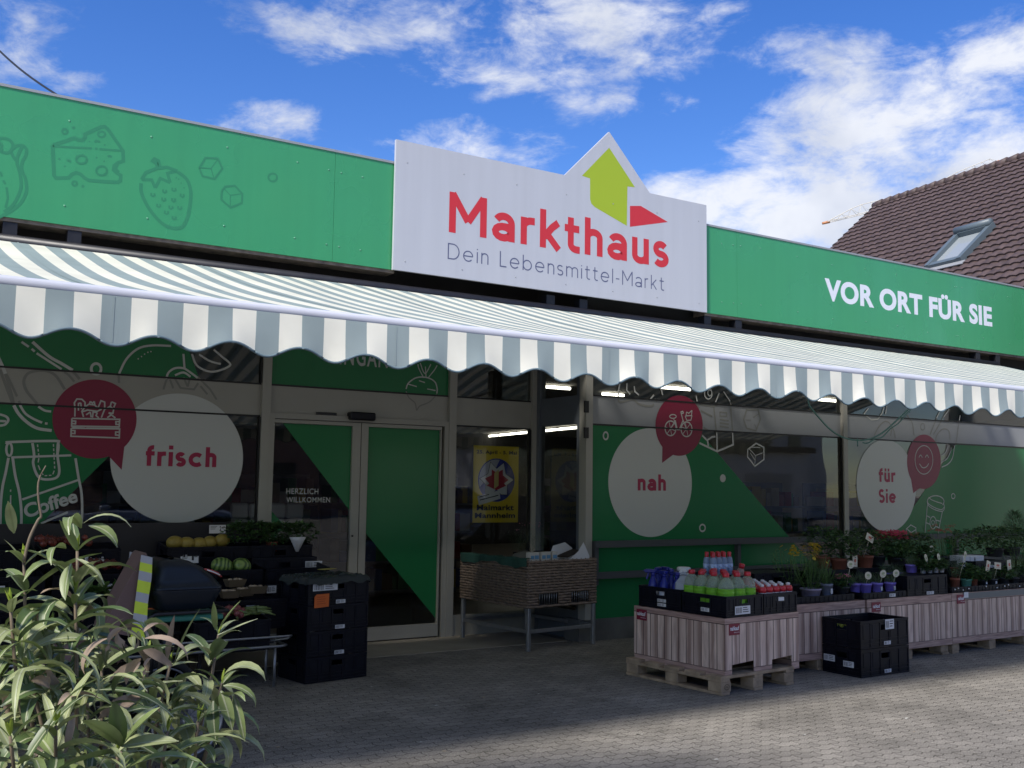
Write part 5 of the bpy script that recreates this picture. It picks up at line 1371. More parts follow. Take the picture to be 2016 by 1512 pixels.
LEAF = [mat('leaf_dark', (.045, .10, .036), .5, var=.35, vscale=18, transl=.2), mat('leaf_mid', (.095, .19, .05), .5, var=.35, vscale=18, transl=.25), mat('leaf_grey', (.16, .215, .15), .65, var=.3, vscale=18, transl=.2),
        mat('leaf_yellow', (.16, .19, .04), .5, var=.3, vscale=18, transl=.25)]
STEM = mat('stem_green', (.06, .09, .03), .6); SOIL = mat('potting_soil', (.03, .022, .016), 1.0)
PET = {'yellow': mat('petal_yellow', (.60, .42, .02), .5, transl=.2), 'pink': mat('petal_pink', (.52, .16, .23), .5, transl=.2), 'red': mat('petal_red', (.50, .03, .10), .5, transl=.15), 'white': mat('petal_white', (.62, .62, .58), .5, transl=.2), 'rust': mat('petal_rust', (.28, .07, .05), .5, transl=.15)}
POT = {'purple': mat('pot_purple', (.21, .16, .60), .4), 'slate': mat('pot_slate', (.15, .175, .25), .5), 'dark': mat('pot_dark', (.03, .033, .04), .5), 'terracotta': mat('pot_terracotta', (.22, .075, .045), .75, var=.2, vscale=10), 'grey': mat('pot_grey', (.30, .315, .34), .5), 'green': mat('pot_mint', (.11, .32, .25), .45), 'lilac': mat('pot_lilac', (.30, .27, .38), .5), 'black': BLACKP}
def pot_mb(r, h, sq=0.0):
    m = MB(); m.lathe([(r*.76, 0), (r*.8, .003), (r*.96, h*.8), (r*1.0, h*.801), (r*1.02, h), (r*.95, h), (r*.92, h*.86), (0, h*.86)], n=18, sq=sq); return m
def foliage(kind, r, h, seed):
    random.seed(seed); m = MB(); z0 = 0
    if kind == 'bushy':          # many small leaves on branching twigs
        for i in range(int(45+110*r/.1)):
            a = random.uniform(0, 2*pi); q = r*sqrt(random.random()); z = h*random.random()**.8
            q *= (.6+.8*sin(pi*min(1, z/h*.85+.1)))
            p = (q*cos(a), q*sin(a), z)
            for k in range(3):
                leafquad(m, p, (cos(a+random.uniform(-1.4, 1.4)), sin(a+random.uniform(-1.4, 1.4)), random.uniform(-.1, .9)), random.uniform(.03, .06), random.uniform(.014, .024), .5, random.choice((0, 0, 0, 1)), twist=random.uniform(-.6, .6))
    elif kind == 'grass':        # thin upright blades
        for i in range(90):
            a = random.uniform(0, 2*pi); q = r*.75*sqrt(random.random())
            leafquad(m, (q*cos(a), q*sin(a), 0), (cos(a)*.35*q/r+random.uniform(-.2, .2), sin(a)*.35*q/r+random.uniform(-.2, .2), 1), h*random.uniform(.55, 1.0), .006, random.uniform(.0, .5), random.choice((0, 1)), 3)
    elif kind == 'lavender':     # fine grey-green needles
        for i in range(60):
            a = random.uniform(0, 2*pi); q = r*.9*sqrt(random.random()); hh = h*random.uniform(.5, 1)
            tx, ty = q*cos(a), q*sin(a); dx, dy = cos(a)*.3*q/r, sin(a)*.3*q/r
            for k in range(6):
                t = k/6; b = random.uniform(0, 2*pi)
                leafquad(m, (tx+dx*hh*t, ty+dy*hh*t, hh*t), (cos(b)*.6+dx, sin(b)*.6+dy, 1), random.uniform(.025, .045), .005, .2, 2 if random.random() < .6 else 1, 1)
    elif kind == 'tall':         # tall leafy stems
        for i in range(22):
            a = random.uniform(0, 2*pi); q = r*sqrt(random.random()); hh = h*random.uniform(.5, 1)
            dx, dy = cos(a)*.22, sin(a)*.22
            m.tube([(q*cos(a)*.5, q*sin(a)*.5, 0), (q*cos(a)+dx*hh*.5, q*sin(a)+dy*hh*.5, hh*.6), (q*cos(a)+dx*hh, q*sin(a)+dy*hh, hh)], .0022, 4, 1)
            for k in range(9):
                t = random.random()**1.3; b = random.uniform(0, 2*pi)
                leafquad(m, (q*cos(a)+dx*hh*t, q*sin(a)+dy*hh*t, hh*t), (cos(b), sin(b), .6), random.uniform(.03, .07), .010, .5, random.choice((0, 1, 1)), 2)
    elif kind == 'heather':
        for i in range(80):
            a = random.uniform(0, 2*pi); q = r*sqrt(random.random()); hh = h*random.uniform(.5, 1)
            d = Vector((cos(a)*.5*q/r+random.uniform(-.15, .15), sin(a)*.5*q/r+random.uniform(-.15, .15), 1)).normalized()
            for k in range(7):
                p = Vector((q*cos(a)*.4, q*sin(a)*.4, 0))+d*hh*(.2+.8*k/7); b = random.uniform(0, 2*pi)
                leafquad(m, p, (cos(b)*.7, sin(b)*.7, .8), .02, .006, .1, random.choice((0, 2, 2)), 1)
    return m
_fol = {}
def flowers_mb(n, r, h, size, seed, kind='daisy', spread=1.0):
    random.seed(seed*7+3); m = MB()
    for i in range(n):
        a = random.uniform(0, 2*pi); q = r*spread*sqrt(random.random()); z = h*random.uniform(.82, 1.08)
        nx = Vector((cos(a)*.5, sin(a)*.5-.5, 1)).normalized(); c = Vector((q*cos(a), q*sin(a), z))
        s = nx.orthogonal().normalized(); u = nx.cross(s); k = 8 if kind == 'daisy' else 5
        for j in range(k):
            b = 2*pi*j/k; d = s*cos(b)+u*sin(b); e = s*cos(b+.38)+u*sin(b+.38); f = s*cos(b-.38)+u*sin(b-.38)
            R = size*random.uniform(.85, 1.1)
            m.add([c, c+f*R*.62+nx*R*.12, c+d*R+nx*R*.06, c+e*R*.62+nx*R*.12], [(0, 1, 2, 3)], 0)
        m.lathe([(size*.28, 0), (size*.2, size*.12), (0, size*.15)], c.x, c.y, c.z, 6, 1)
    return m
TAGM = mat('plant_tag', (.60, .57, .46), .5)
def plant(name, label, px, py, Y, potc, r, h, fk, fh, group, seed, sq=0.0, flowers=None, tagk=None, fr=None, cat='potted plant', z=None, sticker=False):
    """px, py: where the foot of the pot shows; Y: its depth"""
    p = wy(px, py, Y); zz = p.z if z is None else z
    t = thing(name, label, cat, (p.x, Y, zz), random.Random(seed).uniform(-.2, .2) if sq else random.Random(seed).uniform(0, 6), group)
    if potc:
        pot_mb(r, h, sq).build('pot', POT[potc], t)
    vs = random.Random(seed*3).choice((0, 1))
    key = (fk, round(fr or r, 3), round(fh, 3), vs)
    if key not in _fol:
        o = foliage(fk, fr or r, fh, seed).build('leaves', LEAF, t); _fol[key] = o.data
    else:
        o = bpy.data.objects.new('leaves', _fol[key]); COL.objects.link(o); o.parent = t; WL[o] = WL[t]
    o.location = (0, 0, h*.86)
    if flowers:
        n, colr, size, kd = flowers
        q = flowers_mb(n, fr or r, fh, size, seed, kd).build('flowers', [PET[colr], mat('flower_eye', (.25, .13, .02), .6)], t); q.location = (0, 0, h*.86)
        if fk in ('tall', 'grass'):
            pass
    rz = t.rotation_euler.z
    back = Matrix.Rotation(-rz, 4, 'Z')
    def front(m, nm, mats):
        o = m.build(nm, mats, t); o.matrix_local = back; return o
    if tagk:
        kd, dx, dz, tilt = tagk
        m = MB(); w, hh = {'oval': (.047, .036), 'square': (.034, .055), 'rect': (.058, .034), 'point': (.022, .045)}[kd]
        C = Vector((dx, -(fr or r)*.9-.01, dz)); Rm = Matrix.Rotation(tilt, 3, 'Y')
        if kd == 'oval': pts = [C+Rm @ Vector((w*cos(a), 0, hh*sin(a))) for a in [2*pi*i/20 for i in range(20)]]
        elif kd == 'point': pts = [C+Rm @ Vector(q) for q in ((0, 0, -hh*1.4), (w*.8, 0, -hh*.2), (w, 0, hh*.5), (w*.4, 0, hh), (-w*.4, 0, hh), (-w, 0, hh*.5), (-w*.8, 0, -hh*.2))]
        else: pts = [C+Rm @ Vector(q) for q in ((-w, 0, -hh), (w, 0, -hh), (w, 0, hh), (-w, 0, hh))]
        m.poly(pts, .0012, (0, 1, 0)); m.tube([C+Vector((0, .004, -hh*.3)), (dx*.7, -r*.4, h*.8)], .0022, 5)
        o = front(m, 'name_tag', TAGM)
        m = MB(); col = {'oval': mat('tag_green', (.30, .36, .20), .5), 'square': mat('tag_rose', (.45, .12, .08), .5), 'rect': mat('tag_rose', (.45, .12, .08), .5), 'point': mat('tag_green', (.30, .36, .20), .5)}[kd]
        m.poly([C+Rm @ Vector((w*.5*cos(a), -.002, hh*.35*sin(a)+hh*.1)) for a in [2*pi*i/9 for i in range(9)]]); m.poly([C+Rm @ Vector(q) for q in ((-w*.55, -.002, -hh*.55), (w*.55, -.002, -hh*.55), (w*.55, -.002, -hh*.45), (-w*.55, -.002, -hh*.45))])
        b_ = m.build('tag_print', col, o)
    if sticker:
        m = MB(); m.box(-.012, .012, -r*.97-.004, -r*.97+.0, h*.2, h*.62); front(m, 'sticker', PAPER)
    random.seed(seed)
    return t
kz = K(1540, 1000, 476/1999)
def zp(x, y): return kz(x, y)
ZT1 = .61      # trays on the boxes
# trays: shallow black crates turned over on the boxes
def tray(x0, x1, y0, y1, z, h, label, beads=False):
    t = thing('plant_tray', label, 'tray', ((x0+x1)/2, y0, z))
    w = x1-x0; m = MB(); m.bbox(-w/2, w/2, 0, y1-y0, 0, .012, .003)
    m.bbox(-w/2, w/2, 0, .014, .0121, h, .003); m.bbox(-w/2, w/2, y1-y0-.014, y1-y0, .0121, h, .003); m.bbox(-w/2, -w/2+.014, .0141, y1-y0-.0141, .0121, h, .003); m.bbox(w/2-.014, w/2, .0141, y1-y0-.0141, .0121, h, .003)
    m.box(-w/2+.015, w/2-.015, .015, y1-y0-.015, h*.55, h*.62)
    n = int(w/.06)
    for i in range(n): m.box(-w/2+.02+i*.06, -w/2+.032+i*.06, -.0035, -.0002, .004, h-.01)
    m.build('tray_body', BLACKP, t)
    if beads:
        m = MB()
        for i, q in enumerate((.03, .07, .13, .2, .42, .56, .66, .71, .86, .93)): m.lathe([(0, -.009), (.009, 0), (0, .009)], -w/2+w*q, -.004, h*.6+.012*sin(i*2.1), 6)
        m.build('pebbles', PAPER, t)
    return t
t1 = tray(6.95, 7.80, 6.36, 6.9, .592, .06, 'black tray under the daisies and grey pots on the left plant box')
t2 = tray(7.90, 8.52, 6.34, 6.9, .592, .06, 'black tray under the row of purple pots')
label_part(t2, .05, .14, -.0045, .01, .04)
t3 = tray(9.26, 10.6, 6.36, 6.95, .592, .055, 'long black tray with pale pebbles along its edge on the right plant box', True)
cR = crate((8.86, 6.56, .592), 0, 'black folding crate raised on the middle plant box under small grey pots', L=.62, W=.42, H=.19, lid=True)
label_part(cR, -.02, .09, -.211, .005, .035)
# back rows stand on crates
cK = [crate((x, 6.98, .592), 0, lab, L=.6, W=.4, H=.235, lid=True) for x, lab in ((7.25, 'black crate at the back left under the dark leafy shrubs'), (7.95, 'black crate at the back centre under the terracotta pots'), (8.65, 'black crate at the back under the red-flowered plants'))]
cK2 = crate((9.75, 7.02, .62), 0, 'black crate at the back right under dark foliage', L=.6, W=.4, H=.24, lid=True)
cK3 = crate((10.35, 6.82, .66), 0, 'black crate with white label standing among plants at the right end', L=.55, W=.38, H=.2, lid=True)
label_part(cK3, -.04, .06, -.191, .13, .155)

G1 = 'plants in purple pots'
# front row
plant('daisy_plant', 'tall yellow daisies in a long lilac planter beside the red-capped bottles', *zp(235, 735), 6.5, 'lilac', .085, .075, 'tall', .34, None, 11, sq=.5, flowers=(16, 'yellow', .024, 'daisy'), fr=.14, z=.63)
plant('daisy_plant', 'shorter yellow daisies behind the lilac planter', *zp(90, 720), 6.72, 'dark', .07, .1, 'tall', .33, None, 12, flowers=(18, 'yellow', .021, 'daisy'), fr=.15, z=.63)
plant('daffodil_plant', 'cluster of yellow trumpet flowers on tall stems left of the terracotta pots', *zp(250, 700), 6.75, 'dark', .07, .1, 'grass', .34, None, 13, flowers=(20, 'yellow', .03, 'five'), fr=.08, z=.63)
plant('grass_plant', 'fine green grass with one cream bloom in a slate-blue pot with white sticker', *zp(368, 725), 6.5, 'slate', .058, .11, 'grass', .19, None, 14, sticker=True, flowers=(1, 'yellow', .02, 'daisy'), fr=.05, z=.63)
plant('pink_plant', 'pink and white blossoms in a dark pot left of the purple pots', *zp(500, 710), 6.5, 'dark', .06, .075, 'bushy', .11, None, 15, flowers=(26, 'pink', .022, 'five'), fr=.07, z=.63, tagk=('oval', .03, .28, .1))
P_ = [(603, 690, 'leftmost', None, 6.56), (690, 697, 'second', ('oval', -.03, .165, .1), 6.5), (785, 695, 'third', ('oval', .02, .175, -.15), 6.5), (893, 688, 'fourth', ('oval', .02, .175, -.1), 6.48), (968, 682, 'rightmost', None, 6.5)]
for i, (x, y, w_, tg, Y) in enumerate(P_):
    plant('lavender_plant', 'lavender in a purple pot, %s of the front row of five purple pots' % w_, *zp(x, y), Y, 'purple', .052, .088, 'lavender', .125, G1, 20+i, tagk=tg, sticker=i in (2, 3), sq=.35, z=.632)
for i, (x, y, w_) in enumerate(((850, 540, 'left'), (945, 545, 'middle'), (1070, 575, 'right'))):
    plant('lavender_plant', 'darker lavender in a purple pot, %s of three behind the front purple row' % w_, *zp(x, y), 6.72 if i < 2 else 6.6, 'purple', .055, .08, 'lavender', .11, G1, 30+i, sq=.3, z=.70 if i < 2 else .785)
tray(8.32, 8.56, 6.64, 6.86, .66, .04, 'small black tray lifting two purple pots behind the front row')
for i, (x, y, w_) in enumerate(((1165, 570, 'left end'), (1220, 569, 'second from left'), (1270, 568, 'second from right'), (1318, 566, 'right end'))):
    plant('herb_plant', 'herb in a pale grey pot on the raised folding crate, %s' % w_, *zp(x, y), 6.5, 'grey', .029, .05, 'bushy', .08, 'herbs in pale grey pots', 40+i, tagk=('point', .0, .15, -.4) if i in (0, 2) else None, fr=.035, z=.784)
# back row on crates: dark shrubs, red flowers
plant('leafy_shrub', 'dark leafy shrub in a terracotta pot at the far left of the back row', *zp(330, 480), 6.95, 'terracotta', .09, .12, 'bushy', .3, None, 50, fr=.16, z=.83)
plant('leafy_shrub', 'dark leafy shrub with beige square tag in a terracotta pot', *zp(470, 500), 6.85, 'terracotta', .08, .12, 'bushy', .28, None, 51, fr=.15, z=.81, tagk=('square', .06, .1, .02))
plant('leafy_shrub', 'dark leafy shrub with a tilted pale tag in a wide terracotta pot', *zp(685, 495), 6.85, 'terracotta', .085, .12, 'bushy', .27, None, 52, fr=.15, z=.83, tagk=('rect', -.1, .30, .45))
plant('red_flower_plant', 'crimson-flowered plant in the back row right of the tilted tag', *zp(790, 470), 7.0, 'dark', .08, .1, 'bushy', .24, 'crimson flowers in the back row', 53, fr=.13, flowers=(80, 'red', .036, 'five'), z=.83)
plant('red_flower_plant', 'crimson-flowered plant in the back row below the white disc', *zp(930, 470), 7.0, 'dark', .08, .1, 'bushy', .24, 'crimson flowers in the back row', 54, fr=.13, flowers=(85, 'red', .036, 'five'), z=.83)
plant('rust_flower_plant', 'rust-red flowering plant in the back row below the paper cup drawing', *zp(1120, 470), 7.0, 'dark', .08, .1, 'bushy', .22, None, 55, fr=.13, flowers=(18, 'rust', .024, 'five'), z=.83, tagk=('oval', .06, .16, 0))
plant('rust_flower_plant', 'taller rust-red leaved plant in the back row left of the conifer', *zp(1330, 480), 7.0, 'dark', .09, .1, 'tall', .33, None, 56, fr=.14, flowers=(22, 'rust', .024, 'five'), z=.8)
plant('green_plant', 'low dark green plant between the purple pots and the crimson flowers', *zp(960, 520), 6.88, 'dark', .08, .08, 'bushy', .14, None, 57, fr=.13, z=.83)
plant('green_plant', 'low dark green plant behind the small grey herb pots', *zp(1150, 520), 6.86, 'dark', .08, .08, 'bushy', .15, None, 58, fr=.13, z=.79)
plant('heather_plant', 'straggly grey-green heather in a tall terracotta pot at the gap between two boxes', *zp(1430, 705), 6.5, 'terracotta', .05, .1, 'heather', .26, None, 60, fr=.09, z=.62, tagk=('point', .05, .33, .2))
plant('heather_plant', 'straggly heather in a small terracotta pot behind the tall terracotta pot', *zp(1440, 560), 6.7, 'terracotta', .06, .1, 'heather', .2, None, 61, fr=.1, z=.7)
plant('herb_plant', 'leafy herb in a mint green pot on the pebble tray', *zp(1522, 692), 6.5, 'green', .058, .075, 'bushy', .16, None, 62, fr=.08, z=.63)
plant('herb_plant', 'leafy herb in a small orange clay pot right of the mint green pot', *zp(1585, 690), 6.5, 'terracotta', .042, .07, 'bushy', .12, None, 63, fr=.06, z=.63)
for i, (x, y, w_) in enumerate(((1655, 672, 'leftmost'), (1735, 668, 'second'), (1830, 660, 'third'), (1915, 655, 'fourth'), (1995, 650, 'rightmost'))):
    plant('herb_plant', 'herb in a square dark pot, %s of the five on the pebble tray' % w_, *zp(x, y), 6.5, 'dark', .05, .06, 'heather' if i % 2 else 'bushy', .12, 'herbs in square dark pots', 70+i, fr=.07, sq=.7, z=.63, tagk=('square' if i % 2 == 0 else 'rect', .0, .2, .3-.2*i) if i != 3 else None, sticker=i < 2)
plant('leafy_shrub', 'very dark bushy plant behind the white printed planter', *zp(1570, 440), 7.0, 'dark', .1, .1, 'bushy', .28, None, 80, fr=.2, z=.8)
plant('leafy_shrub', 'very dark bushy plant behind the crate at the right end', *zp(1760, 450), 7.05, 'dark', .1, .1, 'bushy', .26, None, 81, fr=.2, z=.86)
plant('leafy_shrub', 'dark bushy plant at the right edge beneath the conifer', *zp(1900, 440), 7.1, 'dark', .1, .1, 'bushy', .24, None, 82, fr=.2, z=.86)
plant('leafy_shrub', 'yellow-green upright plant at the right edge of the row', *zp(1960, 560), 6.75, 'dark', .06, .1, 'tall', .3, None, 83, fr=.07, z=.66)
# printed white planter
p = wy(*zp(1585, 512), 6.75); t = thing('white_planter', 'white printed carton planter with dark tree pictures among the right-hand plants', 'planter', (p.x, 6.75, p.z))
m = MB(); m.bbox(-.19, .19, 0, .16, 0, .15, .003); m.build('carton', PAPER, t)
m = MB()
for i, x in enumerate((.02, .09, .15)):
    for k in range(4): m.poly([(x-.026+.004*k, -.002, .03+.025*k), (x+.026-.004*k, -.002, .03+.025*k), (x, -.002, .065+.025*k)])
    break
m.box(-.065, -.063, -.0025, -.0005, .005, .145); m.build('carton_print', mat('print_grey', (.05, .07, .06), .6), t)
tray(p.x-.25, p.x+.25, 6.7, 7.0, p.z-.05, .045, 'black tray under the white printed planter')
# conifer
t = thing('potted_conifer', 'dark cone-shaped conifer at the right edge in front of the window', 'conifer', (wy(2000, 1090, 7.6).x, 7.6, .0))
random.seed(99)
m = MB()
for i in range(4200):
    z = random.random()**.9; R = .42*(1-z)**.5*(.55+.45*sin(z*40+i)*.3+.3); a = random.uniform(0, 2*pi); q = R*random.uniform(.55, 1.0)
    leafquad(m, (q*cos(a), q*sin(a), .35+z*1.0), (cos(a), sin(a), random.uniform(.4, 1.3)), random.uniform(.04, .08), .012, .1, random.choice((0, 0, 1)), 1)
m.build('crown', LEAF, t); MB().tube([(0, 0, .2), (0, 0, 1.2)], [.02, .005], 6).build('trunk', mat('bark', (.06, .045, .035), .9), t)
pot_mb(.17, .3).build('pot', POT['terracotta'], t)
random.seed(5)
# ------------------------------------------------------------------ produce display in front of the left window
TEAL = mat('teal_panel', (.02, .15, .11), .5)
def tier(Y, py): return wy(350, py, Y).z
T = [(9.12, tier(8.92, 1073)), (8.78, tier(8.58, 1121)), (8.44, tier(8.24, 1183)), (8.12, tier(7.92, 1224))]
st = thing('produce_stand', 'black stepped stand carrying the fruit and vegetable crates under the left window', 'display stand', (1.9, 8.6, 0))
m = MB()
for (Y, z) in T[:3]:
    m.bbox(.55, 3.28, Y-.2, Y+.19, z-.26, z-.235, .004)
    for x in (.57, 1.45, 2.35, 3.24): m.box(x, x+.03, Y-.18, Y-.15, 0, z-.261)
m.box(.55, 3.28, 9.36, 9.38, .05, T[0][1]+.17)
m.build('stand_frame', BLACKM, st, world=True)
# tubular trolley in front
tz = wy(517, 1262, 8.21).z
tr_ = thing('tubular_table', 'low black table of bent grey steel tube at the foot of the produce display', 'table', (2.2, 8.2, 0))
m = MB(); X1 = wz(517, 1338).x; Yt = 8.19
m.bbox(.9, X1-.03, 7.93, 8.3, tz+.02, tz+.04, .004); m.build('table_top', BLACKM, tr_, world=True)
m = MB(); m.tube([(.9, 7.9, tz), (X1+.02, 7.9, tz), (X1+.07, 7.93, tz), (X1+.07, 8.25, tz), (X1+.02, 8.3, tz), (.9, 8.3, tz)], .011, 8); m.tube([(1.9, 7.86, tz+.08), (X1+.06, 7.86, tz+.08), (X1+.1, 7.9, tz+.075), (X1+.08, 7.93, tz+.05), (X1-.1, 7.93, tz+.04)], .009, 8)
m.build('tube_rail', CHROME, tr_, world=True)
for x, y in ((X1, Yt), (X1-.02, 7.93), (.95, 7.93), (.95, 8.28)):
    m = MB(); m.tube([(x, y, 0), (x, y, tz-.012)], .012, 8); m.build('leg', CHROME, tr_, world=True)
# fruit
MEL = mat('melon_skin', (.30, .22, .04), .5, var=.2, vscale=30, bump=.2, bscale=90)
def stripes_mat():
    m = mat('watermelon_skin', (.06, .13, .03), .35); t = m.node_tree; b = t.nodes['Principled BSDF']
    co = t.nodes.new('ShaderNodeTexCoord'); w = t.nodes.new('ShaderNodeTexWave'); w.inputs['Scale'].default_value = 9; w.inputs['Distortion'].default_value = 5; w.inputs['Detail'].default_value = 3
    t.links.new(co.outputs['Object'], w.inputs[0]); r = t.nodes.new('ShaderNodeValToRGB'); r.color_ramp.elements[0].color = (.03, .08, .02, 1); r.color_ramp.elements[1].color = (.24, .34, .09, 1)
    t.links.new(w.outputs['Fac'], r.inputs[0]); t.links.new(r.outputs[0], b.inputs['Base Color']); return m
WMEL = stripes_mat()
def blob(m, r, sx=1, sy=1, sz=1, c=(0, 0, 0), n=16, k=10):
    pr = [(r*sin(pi*i/k), -r*cos(pi*i/k)) for i in range(k+1)]; pr[0] = (0, -r); pr[-1] = (0, r)
    o = len(m.v); m.lathe(pr, n=n)
    m.v[o:] = [(x*sx+c[0], y*sy+c[1], z*sz+c[2]) for x, y, z in m.v[o:]]
CR_ = [('melons', 2, 0, 2.57), ('watermelons', 2, 1, 2.66), ('mushroom punnets', 2, 2, 2.78), ('bagged vegetables', 2, 3, 2.62)]
labs = [['left end under the pot of coffee drawing', 'second from left, under the crimson bubble', 'yellow melons under the white disc', 'potted herbs beside the door'],
        ['left end of the second step', 'second from left on the second step', 'striped watermelons on the second step', 'herb pots on the second step by the door'],
        ['left end of the third step', 'green vegetables on the third step', 'mushroom punnets on the third step', 'right end of the third step'],
        ['left end of the lowest step', 'carrots on the lowest step', 'bagged vegetables on the lowest step', None]]
rowsx = [[.92, 1.56, 2.58, 3.22], [.95, 1.6, 2.62, 3.25], [.98, 1.66, 2.72, 3.36], [1.0, 1.7, 2.5, None]]
CR = {}
for i, (Y, z) in enumerate(T):
    for j, x in enumerate(rowsx[i]):
        if x is None: continue
        L = .6 if j != 2 else (.7 if i < 3 else .6)
        CR[i, j] = crate((x, Y-.03, z-.234), 0, 'black produce crate, '+labs[i][j], L=L, W=.38, H=.234, rx=radians(5))
price_tag(CR[0, 2], -.16, -.2, .1, ('1', '99')); price_tag(CR[0, 1], .1, -.2, .1, ('0', '99')); price_tag(CR[1, 1], .14, -.2, .1, ('0', '89')); price_tag(CR[2, 2], .06, -.2, .12, ('1', '79')); price_tag(CR[1, 0], -.05, -.2, .1, ('2', '49'))
bt = price_tag(st, wy(428, 1044, 9.35).x-1.9, 9.35-8.6, wy(428, 1050, 9.35).z, ('2', '49'), tilt=0)
ML = 'yellow melons in the top crate'; mo = None
for x, y, s, r in ((322+22, 1062, 1, .075), (367, 1064, 1, .07), (392, 1065, .9, .07), (413, 1062, 1, .075), (437, 1058, 1.1, .082)):
    p = wy(x, y+6, 9.02)
    if mo is None:
        m = MB(); blob(m, .064, 1.15, 1, .9); mo = m.build('melon', MEL); mo.location = p; tag(mo, 'yellow melon, one of the row in the top produce crate', 'melon', ML)
    else:
        c = mo.copy(); COL.objects.link(c); c.location = p; c.rotation_euler = (0, 0, x); c['label'] = 'yellow melon, one of the row in the top produce crate'
for i, (x, y, lab) in enumerate(((437, 1114, 'left of the two striped watermelons on the second produce step'), (475, 1115, 'right of the two striped watermelons on the second produce step'))):
    m = MB(); blob(m, .085, 1.1, 1, .85); o = m.build('watermelon', WMEL); o.location = wy(x, y, 8.68); o.rotation_euler = (0, .2, i); tag(o, lab, 'watermelon')
PUN = mat('punnet', (.10, .075, .045), .6); MUSH = mat('mushroom', (.42, .33, .24), .6, var=.2, vscale=30)
for i, (x, y, rz, lab) in enumerate(((462, 1150, .1, 'upright brown punnet of mushrooms at the back'), (452, 1172, 0, 'front left brown punnet of mushrooms'), (480, 1168, .3, 'middle brown punnet of mushrooms'), (505, 1163, -.1, 'right brown punnet of mushrooms beside the price tag'))):
    p = wy(x, y, 8.3+.1*(i == 0)); t = thing('mushroom_punnet', lab, 'punnet', p, rz)
    m = MB(); m.add([(-.06, -.045, -.02), (.06, -.045, -.02), (.06, .045, -.02), (-.06, .045, -.02), (-.08, -.06, .04), (.08, -.06, .04), (.08, .06, .04), (-.08, .06, .04)], [(0, 3, 2, 1), (0, 1, 5, 4), (1, 2, 6, 5), (2, 3, 7, 6), (3, 0, 4, 7)]); m.build('tray', PUN, t)
    m = MB()
    for k in range(7): m.lathe([(.006, -.015), (.006, .0), (.02, .002), (.016, .014), (0, .018)], random.uniform(-.045, .045), random.uniform(-.03, .03), .03, 8)
    m.build('mushrooms', MUSH, t)
VEG = mat('lettuce', (.07, .14, .03), .5, var=.4, vscale=30, transl=.2)
def heap(name, lab, cat, grp, x, y, Y, sp, n, mt, kind):
    p = wy(x, y, Y); m = MB()
    if kind == 'leaf':
        for k in range(11): leafquad(m, (0, 0, 0), (random.uniform(-1, 1), random.uniform(-1, .3), random.uniform(.1, 1)), random.uniform(.07, .12), .07, .8, 0, 3, .5)
    elif kind == 'stick': m.tube([(-.07, 0, 0), (0, .004, .004), (.07, 0, 0)], [.016, .014, .005], 8)
    else: blob(m, .027, n=12, k=8); m.tube([(0, 0, .024), (.003, 0, .034)], .003, 5)
    o = m.build(name, mt); tag(o, lab, cat, grp)
    for i in range(n):
        c = o if i == 0 else o.copy()
        if i: COL.objects.link(c)
        c.location = p+Vector((random.uniform(-sp, sp), random.uniform(-.1, .1), random.uniform(-.02, .03)))
        c.rotation_euler = (random.uniform(-.4, .4), random.uniform(-.3, .3), random.uniform(-.4, .4) if kind == 'stick' else random.uniform(0, 6)); q = random.uniform(.8, 1.15); c.scale = (q, q, q)
heap('lettuce', 'green lettuce, one of those heaped left of the brown scooter seat', 'lettuce', 'lettuces on the produce stand', 205, 1168, 8.3, .22, 9, VEG, 'leaf')
heap('carrot', 'orange carrot, one of those lying in the lowest produce crate', 'carrot', 'carrots on the produce stand', 275, 1200, 8.0, .2, 24, mat('carrot', (.45, .13, .04), .5), 'stick')
heap('tomato', 'dull red tomato, one of those in the top crate at far left', 'tomato', 'tomatoes on the produce stand', 125, 1066, 8.95, .2, 26, mat('tomato', (.16, .035, .025), .35, var=.5, vscale=14), 'ball')
heap('apple', 'dark red apple, one of those in the second crate above the price tag', 'apple', 'apples on the produce stand', 195, 1112, 8.62, .22, 24, mat('apple', (.11, .02, .018), .3, var=.5, vscale=12), 'ball')
heap('cucumber', 'pale green cucumber, one of those in the lowest crate near the steel tube', 'cucumber', 'cucumbers on the produce stand', 500, 1206, 8.05, .13, 14, mat('cucumber', (.16, .22, .07), .4, var=.3), 'stick')
heap('onion', 'red onion, one of those in the lowest crate behind the scooter box', 'onion', 'onions on the produce stand', 460, 1206, 8.0, .09, 14, mat('onion', (.22, .06, .06), .4), 'ball')
# herbs by the door, on two crates
cH1 = crate((3.24, 9.02, .70), 0, 'black crate with two white labels under the potted herbs beside the door', L=.6, W=.4, H=.235)
p = wy(617, 1111, 8.82); label_part(cH1, p.x-3.24-.08, p.x-3.24+.08, -.2085, p.z-.70-.03, p.z-.70+.03)
cH2 = crate((2.93, 8.55, .5), 0, 'black crate with a printed label left of the covered crate stack', L=.42, W=.4, H=.25)
p = wy(534, 1160, 8.35); label_part(cH2, p.x-2.93-.04, p.x-2.93+.04, -.2085, p.z-.5-.03, p.z-.5+.03)
for i, (x, y, w_) in enumerate(((470, 1086, 'leftmost, almost black'), (503, 1084, 'second, loose and dark'), (535, 1086, 'third, in a brown pot'), (560, 1085, 'fourth, beside the white wrapper'), (592, 1084, 'rightmost'))):
    plant('potted_herb', 'dark potted herb on the display left of the door, '+w_, x, y, 8.98, 'terracotta' if i == 2 else 'black', .055, .09, 'bushy', .17, None, 110+i, fr=.1)
t = thing('wrapped_bouquet', 'white paper wrapper standing among the potted herbs by the door', 'bouquet', wy(585, 1086, 8.85), .3)
m = MB(); m.lathe([(.012, 0), (.06, .1), (.075, .13)], n=10); m.build('wrapper', PAPER, t)
m = MB()
